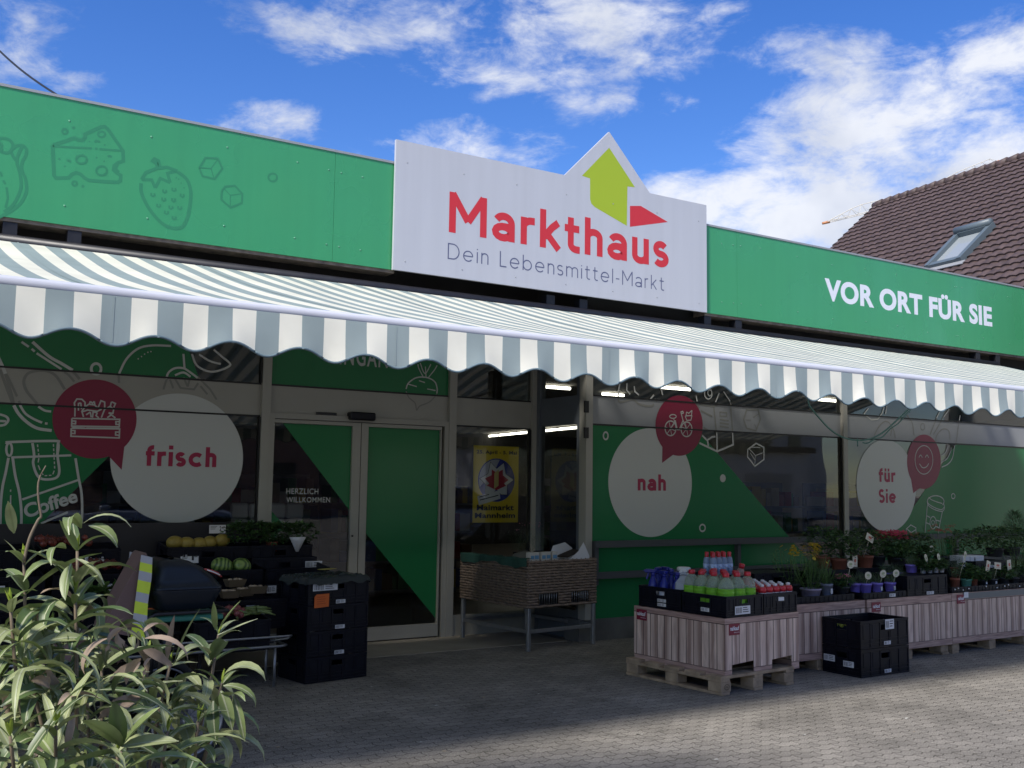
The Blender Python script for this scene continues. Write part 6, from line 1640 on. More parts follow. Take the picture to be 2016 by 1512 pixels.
for k in range(14): leafquad(m, (0, 0, .09), (random.uniform(-.6, .6), random.uniform(-.6, .6), 1), .08, .025, .4, 0)
m.build('leaves', LEAF, t)

# ------------------------------------------------------------------ covered stack of four crates
RS = radians(9.5); S0 = Vector((3.10, 7.89, 0))
def locs(u, v, z): return Vector((S0.x+u*cos(RS)-v*sin(RS), S0.y+u*sin(RS)+v*cos(RS), z))
order = ['lowest', 'second from the bottom', 'third from the bottom', 'topmost']
for i in range(4):
    c = crate(locs(.285, .21, .006+i*.203), RS, 'black crate, %s of the film-covered stack left of the door' % order[i], L=.58, W=.44, H=.198)
    if i: label_part(c, -.03, .06, -.2235, .0+.005, .035, lines=True)
    if i == 3:
        label_part(c, -.25, -.02, -.2255, .115, .17)
        m = MB(); m.poly([(-.235, -.2275, -.02), (-.1, -.2275, -.015), (-.098, -.2275, .09), (-.215, -.2275, .088), (-.235, -.2275, .07)], .001, (0, -1, 0)); o = m.build('orange_note', mat('orange_paper', (.62, .13, .02), .6), c)
        m = MB()
        for k in range(4): m.poly([(-.21, -.2288, .01+.018*k), (-.13-.01*(k % 2), -.2288, .012+.018*k), (-.13-.01*(k % 2), -.2288, .015+.018*k), (-.21, -.2288, .013+.018*k)])
        m.build('note_writing', mat('note_ink', (.30, .03, .01), .6), o)
t = thing('plastic_cover', 'crumpled dark plastic film covering the top of the crate stack left of the door', 'plastic film', locs(.285, .21, .818), RS)
m = MB(); nx, ny = 44, 34; hx, hy = .315, .245
vs = []
for j in range(ny+1):
    for i in range(nx+1):
        x = -hx+2*hx*i/nx; y = -hy+2*hy*j/ny
        ex = max(0, abs(x)-.285)/.03; ey = max(0, abs(y)-.222)/.023; e = max(ex, ey)
        n_ = mnoise.noise(Vector((x*9, y*9, 3)))*.03+mnoise.noise(Vector((x*26, y*26, 9)))*.012
        z = .012+abs(n_)*1.1-e*(.05+.03*mnoise.noise(Vector((x*8, y*8, 1))))
        k = 1-.05*e*0
        vs.append((x*(1-.02*ex), y*(1-.02*ey)-(.006*ey if y < 0 else 0), z))
m.add(vs, [(j*(nx+1)+i, j*(nx+1)+i+1, (j+1)*(nx+1)+i+1, (j+1)*(nx+1)+i) for j in range(ny) for i in range(nx)], 0, True)
m.build('film', trans('dark_film', (.05, .06, .065), .16, .25), t)
m = MB(); m.poly([(-.05, -.05, .06), (.09, -.03, .062), (.08, .05, .06), (-.06, .03, .058)], .004, (0, 0, 1)); m.build('paper_note', mat('yellow_note', (.4, .34, .08), .5), t)

# ------------------------------------------------------------------ wicker display table
WK = mat('wicker', (.19, .14, .105), .7, var=.3, vscale=25)
RW_ = radians(6.5); W0 = Vector((5.555, 8.40, 0)); WL_, WD = .90, 1.12
t = thing('wicker_table', 'wicker-sided display table on grey metal legs beside the entrance', 'display table', W0, RW_)
zb, zt = .41, .875
m = MB()
def weave(m, p0, p1, z0, z1, holes=()):
    """real woven strands: rows of rods waving in and out of upright stakes"""
    p0, p1 = Vector(p0), Vector(p1); d = p1-p0; L = d.length; d.normalize(); nrm_ = Vector((d.y, -d.x, 0))
    rows = int((z1-z0)/.027); st_ = .06
    for r in range(rows):
        z = z0+.013+r*.027; n = int(L/st_*3); vs = []; 
        segs = [[]]
        for i in range(n+1):
            s = L*i/n
            if any(a <= s <= b and c <= z <= e for a, b, c, e in holes): segs.append([]); continue
            segs[-1].append(p0+d*s+nrm_*(.0065*sin(pi*s/st_+pi*(r % 2)))+Vector((0, 0, z+.0015*sin(s*37+r*5))))
        for sg_ in segs:
            if len(sg_) > 1: m.tube(sg_, .0128, 5)
    k = 0
    while k*st_ < L:
        s = k*st_+st_/2; h_ = [(c, e) for a, b, c, e in holes if a <= s <= b]
        if h_: m.tube([p0+d*s+Vector((0, 0, h_[0][1])), p0+d*s+Vector((0, 0, z1))], .005, 5)
        else: m.tube([p0+d*s+Vector((0, 0, z0)), p0+d*s+Vector((0, 0, z1))], .005, 5)
        k += 1
HO = ((.13, .38, .45, .55), (.56, .80, .45, .55))
weave(m, (0, 0, 0), (WL_, 0, 0), zb, zt, HO); m.build('front_wicker', WK, t)
m = MB(); weave(m, (0, WD, 0), (0, 0, 0), zb, zt); m.build('side_wicker', WK, t)
m = MB(); weave(m, (WL_, 0, 0), (WL_, WD, 0), zb, zt); m.build('side_wicker', WK, t)
m = MB(); m.box(.012, WL_-.012, .012, WD, zb+.01, zb+.03); m.box(.012, .02, .02, WD, zb+.031, zt-.02); m.box(.022, WL_-.012, .012, .02, zb+.16, zt-.02); m.box(.025, WL_-.02, .03, WD, zt-.09, zt-.07); m.build('liner', BLACKM, t)
m = MB()
for a, b, c, e in HO:
    for k in range(8): m.tube([(a+(b-a)*(k+.5)/8, .004, c-.01), (a+(b-a)*(k+.5)/8, .004, e+.01)], .0035, 5)
m.build('wire_grid', CHROME, t)
for x, y in ((.02, .02), (WL_-.02, .02), (.02, WD-.03), (WL_-.02, WD-.03)):
    m = MB(); m.bbox(x-.019, x+.019, y-.019, y+.019, 0, zb+.005, .004); m.build('leg', CHROME, t)
for a, b in (((.04, .02), (WL_-.04, .02)), ((.04, WD-.03), (WL_-.04, WD-.03))):
    m = MB(); m.bbox(a[0], b[0], a[1]-.012, a[1]+.012, .17, .205, .003); m.build('cross_rail', CHROME, t)
for x in (.02, WL_-.02):
    m = MB(); m.bbox(x-.012, x+.012, .04, WD-.05, .17, .205, .003); m.build('cross_rail', CHROME, t)
def locw(u, v, z): return Vector((W0.x+u*cos(RW_)-v*sin(RW_), W0.y+u*sin(RW_)+v*cos(RW_), z))
cl = MB(); vs = []; nx, ny = 30, 10
for j in range(ny+1):
    for i in range(nx+1):
        u = i/nx; v = j/ny
        vs.append((-.03-.012*sin(u*23)+(.07 if v > .6 else 0)*(v-.6)/.4, WD*.98*u, (zt+.014) - (.075+.02*sin(u*9))*max(0, (.6-v)/.6)+.006*sin(u*31)))
cl.add(vs, [(j*(nx+1)+i, j*(nx+1)+i+1, (j+1)*(nx+1)+i+1, (j+1)*(nx+1)+i) for j in range(ny) for i in range(nx)], 0, True)
o = cl.build('green_cloth', mat('bottle_green_cloth', (.015, .06, .045), .8)); o.location = W0; o.rotation_euler = (0, 0, RW_); tag(o, 'dark green cloth laid over the left rim of the wicker table', 'cloth')
MILK = None
for i in range(5):
    p = locw(.1+.075*i, .1+.015*(i % 2), zt-.068); lab = 'white and blue carton, one of the row at the front of the wicker table'
    if MILK is None:
        MILK = thing('small_carton', lab, 'carton', p, RW_+.1, 'cartons on the wicker table')
        m = MB(); m.bbox(-.032, .032, -.03, .03, 0, .135, .002); m.build('carton_body', mat('carton_cream', (.48, .46, .42), .5), MILK)
        m = MB(); m.box(-.024, .024, -.0315, -.0302, .07, .105); m.build('carton_label', mat('carton_blue', (.10, .25, .42), .5), MILK)
    else: dup(MILK, p, RW_+random.uniform(-.15, .15), lab, 'cartons on the wicker table')
t = thing('open_carton', 'white carton with slanted side lying open on the right corner of the wicker table', 'carton', locw(.68, .16, zt-.06), RW_+.1)
m = MB()
m.poly([(-.16, -.1, 0), (.19, -.1, 0), (.19, -.1, .07), (.10, -.1, .21), (.02, -.1, .12), (-.16, -.1, .02)], .006, (0, 1, 0)); m.poly([(-.16, .14, 0), (.19, .14, 0), (.19, .14, .14), (.08, .14, .2), (-.1, .14, .17), (-.16, .14, .05)], .006, (0, 1, 0)); m.box(.184, .19, -.093, .139, .0, .07); m.box(-.16, .19, -.093, .139, -.001, .006)
m.build('carton_body', PAPER, t)
m = MB(); m.poly([(-.1, -.06, .06), (.12, -.06, .12), (.14, .1, .12), (-.1, .1, .06)], .01, (0, 0, 1)); m.build('carton_filling', mat('bark_mulch', (.03, .022, .018), 1), t)
for i, (u, v, w_) in enumerate(((.28, .5, 'left'), (.42, .42, 'middle'), (.6, .55, 'right'))):
    p = locw(u, v, zt-.06)
    tt = thing('heather_pot', 'tall dark heather with pale buds on the wicker table, '+w_+' of three', 'potted plant', p, i)
    pot_mb(.06, .1).build('pot', POT['black'], tt); q = foliage('heather', .1, .33, 200+i).build('leaves', LEAF, tt); q.location = (0, 0, .08)
    q = flowers_mb(8, .1, .3, .008, 210+i).build('flowers', [PET['pink'], PET['white']], tt); q.location = (0, 0, .08)
t = thing('paper_sack', 'slumped grey sack on the left half of the wicker table', 'sack', locw(.2, .32, zt-.065), .4)
m = MB(); blob(m, .13, 1.3, .9, .55, (0, 0, .06)); m.v = [(x, y, max(0, z+.015*mnoise.noise(Vector((x*14, y*14, z*14))))) for x, y, z in m.v]; m.build('sack_body', mat('grey_sack', (.10, .10, .085), .7), t)

# ------------------------------------------------------------------ mobility scooter behind the oleander
SB = 6.3
sc_ = thing('mobility_scooter', 'dark mobility scooter with brown seat back and black top box parked before the produce', 'scooter', (1.6, SB, 0))
SCB = mat('scooter_navy', (.007, .012, .02), .38, spec=.35); LEATH = mat('brown_leatherette', (.15, .095, .085), .6, var=.12, vscale=8)
tx0, tx1 = wy(302, 1150, SB-.2).x, wy(440, 1150, SB-.2).x; tz0, tz1 = wy(370, 1202, SB-.2).z, wy(345, 1099, SB-.2).z
# top box: lower tub and domed lid
def tub_ring(z, inset, r=.06, front=0.0):
    x0, x1, y0, y1 = tx0+inset, tx1-inset*1.2-front, SB-.22+inset, SB+.2-inset; out = []
    for cx, cy, a0 in ((x1-r, y1-r, 0), (x0+r, y1-r, 90), (x0+r, y0+r, 180), (x1-r, y0+r, 270)):
        for k in range(6): a = radians(a0+18*k); out.append((cx+r*cos(a), cy+r*sin(a), z))
    return out
def loft(rings, cap=True):
    m = MB(); n = len(rings[0]); vs = [p for r in rings for p in r]; fs = [(i*n+k, i*n+(k+1) % n, (i+1)*n+(k+1) % n, (i+1)*n+k) for i in range(len(rings)-1) for k in range(n)]
    m.add(vs, fs, 0, True)
    if cap: m.add(vs, [tuple(range(n))[::-1], tuple(range(n*(len(rings)-1), n*len(rings)))])
    return m
hh = tz1-tz0
zm = tz0+hh*.40
tb = loft([tub_ring(tz0, .05), tub_ring(tz0+.02, .03), tub_ring(zm-.03, .008), tub_ring(zm-.012, .0), tub_ring(zm-.002, .0)]).build('top_box', SCB, sc_, world=True)
loft([tub_ring(zm+.001, .0), tub_ring(zm+.014, .0), tub_ring(zm+.02, .008), tub_ring(tz0+hh*.6, .014, front=.03), tub_ring(tz0+hh*.8, .02, front=.09), tub_ring(tz0+hh*.93, .035, front=.15), tub_ring(tz1-.012, .055, .05, front=.18), tub_ring(tz1, .09, .04, front=.18)]).build('lid', SCB, tb, world=True)
m = MB(); P = [wy(x, y, SB-.205) for x, y in ((402, 1120), (416, 1124), (428, 1129), (437, 1136))]; m.tube(P, [.004, .009, .009, .003], 8); m.build('reflector', mat('red_reflector', (.35, .05, .05), .15), tb, world=True)
m = MB(); P = [wy(x, y, SB-.212) for x, y in ((408, 1122), (420, 1126), (433, 1132))]; m.tube(P, .004, 6); m.build('reflector_trim', WHP, tb, world=True)
# seat back
b0, b1 = wy(212, 1238, SB), wy(262, 1082, SB)
ax_ = (b1-b0); Lb = ax_.length; ax_.normalize(); px_ = Vector((ax_.z, 0, -ax_.x))
def slab(name, d0, d1, mt, w0, w1, l0, l1, par):
    m = MB(); pts = []
    for l, dd0, dd1 in ((l0, d0, d1), (l0+.03, d0, d1), ((l0+l1)/2, d0+.04, d1-.02), (l1-.06, d0+.075, d1-.038), (l1-.015, d0+.085, d1-.042), (l1, d0+.095, d1-.055)):
        pts.append([b0+ax_*l+px_*dd0+Vector((0, w0, 0)), b0+ax_*l+px_*dd1+Vector((0, w0, 0)), b0+ax_*l+px_*dd1+Vector((0, w1, 0)), b0+ax_*l+px_*dd0+Vector((0, w1, 0))])
    n = 4; vs = [p for r in pts for p in r]; m.add(vs, [(i*n+k, i*n+(k+1) % n, (i+1)*n+(k+1) % n, (i+1)*n+k) for i in range(5) for k in range(n)]); m.add(vs, [(0, 3, 2, 1), tuple(range(20, 24))])
    return m.build(name, mt, par, world=True, bevel=.012)
slab('backrest', -.07, .085, LEATH, -.2, .06, 0, Lb, sc_)
seat = MB(); seat.bbox(b0.x-.42, b0.x+.06, SB-.22, SB+.24, b0.z-.16, b0.z-.04, .03); seat.build('seat', LEATH, sc_, world=True, bevel=.02)
# reflective vest over the back of the seat
vest = thing('safety_vest', 'yellow safety vest with silver bands drawn over the scooter seat back', 'safety vest', tuple(b0))
HV = mat('fluorescent_yellow', (.62, .78, .06), .6); SIL = mat('silver_band', (.42, .44, .47), .35)
cuts = [(0, .16, 0), (.16, .28, 1), (.28, .42, 0), (.42, .53, 1), (.53, .67, 0), (.67, .78, 1), (.78, .88, 0), (.88, .965, 1)]
for nm, k, mt in (('vest_cloth', 0, HV), ('vest_band', 1, SIL)):
    m = MB()
    for a, b, q_ in cuts:
        if q_ != k: continue
        for s0, s1 in (((-.225, -.206)), ((.066, .085))):
            vs = []
            for l in (a, (a+b)/2, b):
                wv = .003*sin(l*11)
                for d in (.082-.085*l, .125-.085*l, .165-.10*l+wv): vs.append(b0+ax_*(Lb*l)+px_*d+Vector((0, s0+(.004 if d > .1 else 0), 0)))
            m.add(vs, [(3*i+j, 3*i+j+1, 3*i+j+4, 3*i+j+3) for i in range(2) for j in range(2)])
        vs = []
        for l in (a, (a+b)/2, b):
            wv = .003*sin(l*11)
            for y in (-.221, -.07, .089): vs.append(b0+ax_*(Lb*l)+px_*(.165-.10*l+wv)+Vector((0, y, 0)))
        m.add(vs, [(3*i+j, 3*i+j+1, 3*i+j+4, 3*i+j+3) for i in range(2) for j in range(2)], 0, True)
    m.build(nm, mt, vest, world=True)
# chassis, rack, wheels, tiller
m = MB(); gx0, gx1 = wy(305, 1215, SB-.2).x, wy(440, 1215, SB-.2).x; gz = wy(370, 1216, SB-.2).z
m.bbox(gx0, gx1, SB-.2, SB+.18, gz-.02, gz+.012, .006); m.build('rack_plate', TEAL, sc_, world=True)
m = MB(); m.tube([(gx0-.06, SB-.21, gz-.06), (gx0-.05, SB-.21, gz+.005), (gx0, SB-.215, gz+.03), (gx1+.02, SB-.215, gz+.03), (gx1+.03, SB+.2, gz+.03), (gx0, SB+.2, gz+.03)], .011, 8)
m.tube([(gx0+.1, SB-.1, gz-.02), (gx0+.05, SB-.1, .38)], .016, 8); m.tube([(gx0+.1, SB+.1, gz-.02), (gx0+.05, SB+.1, .38)], .016, 8)
m.tube([(gx0+.25, SB, .36), (.75, SB, .33), (.55, SB, .36)], .03, 8); m.tube([(b0.x-.1, SB, .35), (b0.x-.1, SB, b0.z-.16)], .03, 8)
m.build('chassis', BLACKM, sc_, world=True)
m = MB(); m.bbox(.5, 1.25, SB-.2, SB+.2, .26, .3, .01); m.build('foot_deck', BLACKP, sc_, world=True)
def wheel(cx, cy, r, nm='wheel', par=None):
    M90 = Euler((radians(90), 0, 0)).to_matrix()
    m = MB(); m.lathe([(r-.045, -.022), (r-.02, -.03), (r, -.012), (r, .012), (r-.02, .03), (r-.045, .022), (r-.045, -.022)], cx, cy, r, 32, M=M90); w_ = m.build(nm, mat('tyre_rubber', (.012, .012, .013), .8), par, world=True)
    m = MB(); m.lathe([(r-.06, -.014), (r-.046, -.018), (r-.046, .018), (r-.06, .014), (r-.06, -.014)], cx, cy, r, 32, M=M90); m.lathe([(.03, -.035), (.03, .035)], cx, cy, r, 12, M=M90); m.build('rim', CHROME, w_, world=True)
    m = MB()
    for k in range(18): a = 2*pi*k/18; m.tube([(cx+.028*cos(a+.3), cy+.012*(-1)**k, r+.028*sin(a+.3)), (cx+(r-.055)*cos(a), cy, r+(r-.055)*sin(a))], .002, 4)
    m.build('spokes', CHROME, w_, world=True)
wheel(1.66, SB-.3, .25, par=sc_); wheel(1.66, SB+.3, .25, par=sc_); wheel(.52, SB, .22, par=sc_)
m = MB(); m.tube([(.55, SB, .36), (.68, SB, .9)], .03, 8); m.tube([(.66, SB-.28, .95), (.68, SB-.1, .93), (.68, SB+.1, .93), (.66, SB+.28, .95)], .014, 8); m.bbox(.6, .74, SB-.1, SB+.1, .86, .98, .02); m.build('tiller', BLACKP, sc_, world=True)
# ------------------------------------------------------------------ oleander in the left foreground
def olmat(name, c, var=.25, tr=.18, rough=.42):
    return mat(name, c, rough, var=var, vscale=16, transl=tr, spec=.45)
OL = [olmat('oleander_leaf', (.19, .245, .085)), olmat('oleander_leaf_pale', (.29, .325, .15)), olmat('oleander_leaf_deep', (.085, .13, .045)), olmat('oleander_midrib', (.38, .41, .25)), olmat('oleander_dry', (.33, .25, .18), .35, .1, .7), olmat('oleander_bud', (.26, .34, .04))]
BARK = mat('oleander_stem', (.17, .13, .085), .7, var=.25, vscale=30)
ol = thing('oleander_shrub', 'large oleander shrub with long drooping narrow leaves, some dried brown, in the left foreground', 'shrub', (.45, 2.35, 0))
random.seed(21)
LM = MB(); DM = MB(); SM = MB(); BM = MB()
def oleaf(m, p, d, L, W, curl, mi=0, twist=0.0, rib=True, segs=7):
    d = Vector(d).normalized(); s = d.cross(Vector((0, 0, 1)))
    s = s.normalized() if s.length > 1e-3 else Vector((1, 0, 0))
    s = Matrix.Rotation(twist, 3, d) @ s
    P = Vector(p); vs = []; rv = []
    for i in range(segs+1):
        t = i/segs
        ww = W/2*(max(.04, sin(pi*min(1.0, t**.8)))**.7 if t < 1 else .02)
        n = s.cross(d).normalized()
        if n.z < 0: n = -n
        vs += [P-s*ww+n*ww*.35, P-s*ww*.5+n*ww*.1, P, P+s*ww*.5+n*ww*.1, P+s*ww+n*ww*.35]
        r_ = .0016*(1-.7*t)+.0004; rv += [P-s*r_+n*.0008, P+s*r_+n*.0008]
        axis = s
        d = (Matrix.Rotation(-curl/segs*(.5+t), 3, axis) @ d).normalized() if d.cross(s).z < 0 else (Matrix.Rotation(curl/segs*(.5+t), 3, axis) @ d).normalized()
        d = (d+Vector((0, 0, -.25*abs(curl)/segs*t))).normalized()
        P = P+d*(L/segs)
    m.add(vs, [(5*i+j, 5*i+j+1, 5*i+j+6, 5*i+j+5) for i in range(segs) for j in range(4)], mi, True)
    if rib: m.add(rv, [(2*i, 2*i+1, 2*i+3, 2*i+2) for i in range(segs)], 3)
def whorl(c, axis, n, L, W, spread=1.0, curl=1.2, mis=(0, 0, 1), a0=None):
    ax = Vector(axis).normalized(); s = ax.orthogonal().normalized(); u = ax.cross(s); a0 = random.uniform(0, 6) if a0 is None else a0
    for k in range(n):
        a = a0+2*pi*k/n+random.uniform(-.35, .35); d = (s*cos(a)+u*sin(a))*spread + ax*random.uniform(.45, 1.0)
        oleaf(LM, Vector(c)+ax*random.uniform(-.012, .012), d, L*random.uniform(.75, 1.15), W*random.uniform(.8, 1.15), curl*random.uniform(.3, 1.3), random.choice(mis), random.uniform(-.5, .5))
def stem(path, r0=.006, r1=.003): SM.tube(crom([tuple(p) for p in path], 4), [r0+(r1-r0)*i/(4*(len(path)-1)) for i in range(4*(len(path)-1)+1)], 6)
def bud(c, axis):
    for k in range(4): oleaf(BM, c, Vector(axis)+Vector((random.uniform(-.25, .25), random.uniform(-.25, .25), .4)), random.uniform(.025, .04), .007, .1, 0, rib=False, segs=3)
# shoots: head of the shoot (pixel), depth, whorls down the stem, leaf length
SH = [((47, 1105), 2.30, 3, .115, .0), ((152, 1085), 2.25, 4, .125, .3), ((148, 1170), 2.2, 2, .12, .2), ((20, 1190), 2.15, 4, .12, -.2), ((100, 1240), 2.3, 3, .12, .1),
      ((335, 1310), 2.45, 3, .115, .4), ((430, 1250), 2.5, 3, .115, .6), ((437, 1345), 2.35, 3, .125, .7), ((232, 1480), 1.95, 3, .13, .3), ((255, 1390), 2.5, 2, .11, .2),
      ((60, 1330), 2.1, 3, .12, -.1), ((170, 1330), 2.5, 3, .12, .1), ((110, 1430), 1.95, 3, .13, .0), ((330, 1440), 2.15, 3, .12, .4), ((20, 1450), 1.9, 3, .13, -.2), ((390, 1420), 2.3, 3, .115, .5), ((290, 1290), 2.6, 2, .11, .2), ((200, 1260), 2.6, 2, .11, .1)]
for (px, py), Y, nw, L, lean in SH:
    top = wy(px, py, Y); base = Vector((.47+random.uniform(-.1, .1)+.1*lean, 2.3+random.uniform(-.12, .12), .0))
    mid = base.lerp(top, .55)+Vector((random.uniform(-.05, .05)-.05*lean, random.uniform(-.05, .05), .12))
    low = base.lerp(mid, .5)+Vector((0, 0, .05))
    stem([base, low, mid, base.lerp(top, .8)+Vector((.0, 0, .05)), top], .008, .003)
    ax = (top-mid).normalized()
    for w_ in range(nw+1):
        c = top - ax*(.055*w_+.01); s_ = .55+.25*w_
        whorl(c, ax+Vector((0, 0, .4)), random.choice((4, 5, 5)) if w_ else 3, L*(.65 if w_ == 0 else 1.25), .029 if w_ else .017, s_, 1.0+.75*w_, (0, 1, 1, 0, 2))
    bud(top, ax)
# loose leaves filling the body of the shrub
for i in range(185):
    px, py = random.uniform(-40, 400), random.uniform(1230, 1620)
    if px > 300 and py < 1360: continue
    if px > 370: continue
    if hypot(px-430, py-1500) < 60 and py > 1440: continue
    Y = random.uniform(1.95, 2.75); c = wy(px, py, Y); a = random.uniform(0, 2*pi)
    oleaf(LM, c, (cos(a), sin(a)*.8, random.uniform(-.2, 1.2)), random.uniform(.11, .185), random.uniform(.012, .027), random.uniform(.5, 2.4), random.choice((0, 1, 1, 2, 2)), random.uniform(-.8, .8))
for i in range(34):          # dried leaves
    px, py = random.gauss(110, 85), random.gauss(1330, 70)
    if random.random() < .3: px, py = random.gauss(270, 30), random.gauss(1270, 25)
    c = wy(px, py, random.uniform(2.0, 2.4)); a = random.uniform(0, 2*pi)
    oleaf(DM, c, (cos(a), sin(a), random.uniform(-.6, .6)), random.uniform(.06, .11), random.uniform(.014, .024), random.uniform(.8, 2.4), 4, random.uniform(-1.4, 1.4), rib=False)
# the bare twig and a few single leaves that stand clear of the rest
tw = [wy(x, y, 2.28) for x, y in ((47, 1105), (58, 1060), (75, 1024), (81, 1016), (76, 985), (75, 955), (80, 935))]
stem(tw, .0035, .0018); a, b = wy(80, 935, 2.28), wy(97, 905, 2.28); SM.tube([tw[-1], tw[-1].lerp(b, .6)], .0012, 4)
for (x0, y0), (x1, y1), W, curl, mi in (((28, 1050), (16, 990), .02, .1, 1), ((160, 1040), (132, 990), .026, 1.9, 0), ((165, 1030), (212, 992), .01, 1.6, 1), ((175, 1035), (215, 1035), .024, 1.6, 0), ((130, 1080), (95, 1060), .022, 1.6, 0),
                                        ((150, 1100), (195, 1115), .01, 1.2, 1), ((140, 1110), (122, 1165), .028, .4, 0), ((430, 1240), (468, 1185), .02, .1, 0), ((425, 1240), (420, 1188), .014, .1, 0), ((430, 1250), (500, 1218), .008, .1, 1), ((345, 1300), (380, 1205), .018, .2, 0), ((325, 1310), (290, 1225), .014, .2, 1), ((330, 1300), (340, 1215), .017, .1, 4),
                                        ((440, 1330), (475, 1290), .03, 2.0, 1), ((440, 1350), (490, 1345), .02, 1.8, 0), ((435, 1360), (455, 1420), .028, .5, 0), ((460, 1370), (480, 1440), .02, .6, 0), ((420, 1380), (420, 1450), .03, .4, 2), ((240, 1470), (175, 1410), .034, .3, 0), ((240, 1470), (300, 1395), .034, .2, 0), ((240, 1470), (335, 1450), .03, .3, 1), ((235, 1480), (110, 1500), .034, .3, 2), ((240, 1470), (225, 1385), .03, .1, 2)):
    Yq = 2.2 if y0 < 1200 else (1.93 if x0 < 260 and y0 > 1400 else 2.3)
    A, B = wy(x0, y0, Yq), wy(x1, y1, Yq-.04); d = B-A
    oleaf(DM if mi == 4 else LM, A, d, d.length*(1.05+.35*curl), W, curl, mi, .5, rib=mi != 4)
o = LM.build('leaves', OL, ol, world=True); DM.build('dry_leaves', OL, ol, world=True); SM.build('stems', BARK, ol, world=True)
BM.m = [5]*len(BM.m); BM.build('young_leaves', OL, ol, world=True)

# ------------------------------------------------------------------ what stands inside the shop
random.seed(31)
GOODS = [mat('goods_%s' % n, c, .5) for n, c in (('cream', (.35, .31, .24)), ('red', (.28, .04, .04)), ('blue', (.06, .10, .26)), ('green', (.06, .18, .07)), ('brown', (.16, .10, .06)), ('white', (.5, .5, .5)), ('yellow', (.42, .31, .05)))]
SHELF = mat('shelf_grey', (.16, .16, .17), .5)
for i, (x, y) in enumerate(((.4, 12.2), (2.9, 12.6), (5.4, 13.0), (7.9, 11.4), (10.6, 11.4), (13.3, 11.4), (16, 11.4), (19, 11.4))):
    t = thing('shop_shelf', 'grey shelf of mixed goods seen dimly through the %s window' % ('left', 'left door', 'right door', 'near end of the disc', 'middle right', 'smiling bubble', 'far right', 'farthest right')[i], 'shelf', (x, y, 0))
    m = MB(); m.box(0, 2.2, .45, .48, 0, 1.7)
    for z in (.1, .5, .9, 1.3): m.box(0, 2.2, 0, .449, z, z+.03)
    m.build('shelf_frame', SHELF, t)
    m = MB()
    for z in (.1305, .5305, .9305, 1.3305):
        xx = .02
        while xx < 2.1:
            w_ = random.uniform(.06, .2); h_ = random.uniform(.14, .33); k = random.randrange(7)
            m.box(xx, xx+w_-.008, random.uniform(.02, .08), .4, z, z+h_, k); xx += w_
    o = m.build('goods', GOODS, t); o['kind'] = 'stuff'
def wrapped(x, y, w, d, h, mt, lab):
    t = thing('wrapped_stack', lab, 'stacked goods', (x, y, 0))
    m = MB(); rows = int(h/.16)
    for r in range(rows):
        for c in range(int(w/.2)):
            m.bbox(-w/2+c*.2+random.uniform(0, .01), -w/2+(c+1)*.2-.004, -d/2+random.uniform(0, .015), d/2, .1+r*.16, .1+(r+1)*.16-.004, .018)
    m.build('packs', mt, t)
    m = MB(); m.box(-w/2, w/2, -d/2, d/2, .0, .099); m.build('pallet_base', PWOOD, t)
wrapped(3.62, 10.7, .8, .6, 1.38, mat('shrink_white', (.48, .50, .53), .25), 'stack of white shrink-wrapped packs just inside the left door leaf')
wrapped(2.75, 10.6, .6, .6, 1.3, mat('shrink_white', (.48, .50, .53), .25), 'stack of pale packs behind the right edge of the frisch window')
wrapped(1.55, 10.5, .8, .6, 1.6, mat('firewood_brown', (.17, .11, .075), .7, var=.4, vscale=9), 'stack of brown firewood packs inside the left window')

# ------------------------------------------------------------------ the street behind the viewer, mirrored in the panes
random.seed(17)
def car(loc, rz, col, lab):
    t = thing('parked_car', lab, 'car', loc, rz)
    # half sections along x: (x, half width, sill, belt, roof half width, roof height)
    body = mat('car_paint', col, .25, spec=.6); ring = []
    prof = [(-2.05, .70, .35, .62, .62), (-2.0, .8, .28, .80, .84), (-1.3, .86, .22, .86, .92), (-.4, .87, .2, .88, .95), (.7, .87, .2, .90, .96), (1.7, .84, .22, .93, .98), (2.0, .76, .3, .86, .88)]
    m = MB(); rings = []
    for x, hw, s, b, tp in prof: rings.append([(x, -hw*.92, s), (x, -hw, (s+b)/2), (x, -hw*.95, b), (x, -hw*.5, tp), (x, hw*.5, tp), (x, hw*.95, b), (x, hw, (s+b)/2), (x, hw*.92, s)])
    mm = loft(rings); mm.build('body', body, t, bevel=.02)
    gr = [(-1.05, .70, .93), (-.35, .58, 1.40), (.9, .58, 1.45), (1.75, .66, .96)]
    rings = [[(x, -hw, z), (x, hw, z), (x, hw, .9), (x, -hw, .9)] for x, hw, z in gr]
    mm = loft(rings); c = mm.build('cabin_glass', mat('car_glass', (.02, .025, .03), .06, spec=.8), t)
    m = MB(); m.poly([(-.38, -.57, 1.405), (-.38, .57, 1.405), (.92, .57, 1.46), (.92, -.57, 1.46)], .03, (0, 0, 1)); m.build('roof', body, t)
    for s in (-1, 1):
        m = MB(); m.bbox(-.75, -.55, s*.92-.06, s*.92+.06, .92, 1.04, .03); m.build('wing_mirror', body, t)
        for x in (-1.3, 1.3):
            m = MB(); m.lathe([(.1, -.1), (.3, -.1), (.31, -.07), (.31, .07), (.3, .1), (.1, .1)], x, s*.76, .31, 24, M=Euler((radians(90), 0, 0)).to_matrix()); m.build('wheel', mat('tyre_rubber', (.012, .012, .013), .8), t)
        m = MB(); m.bbox(-2.03, -1.9, s*.6-.14, s*.6+.14, .62, .74, .02); m.build('headlight', mat('lamp_glass', (.6, .62, .65), .1), t)
    return t
car((5.2, -4.2, 0), radians(12), (.30, .34, .42), 'silver-blue hatchback parked across the street, mirrored in the left window')
car((13.5, -6.0, 0), radians(-4), (.05, .06, .08), 'dark hatchback parked across the street, mirrored in the right window')
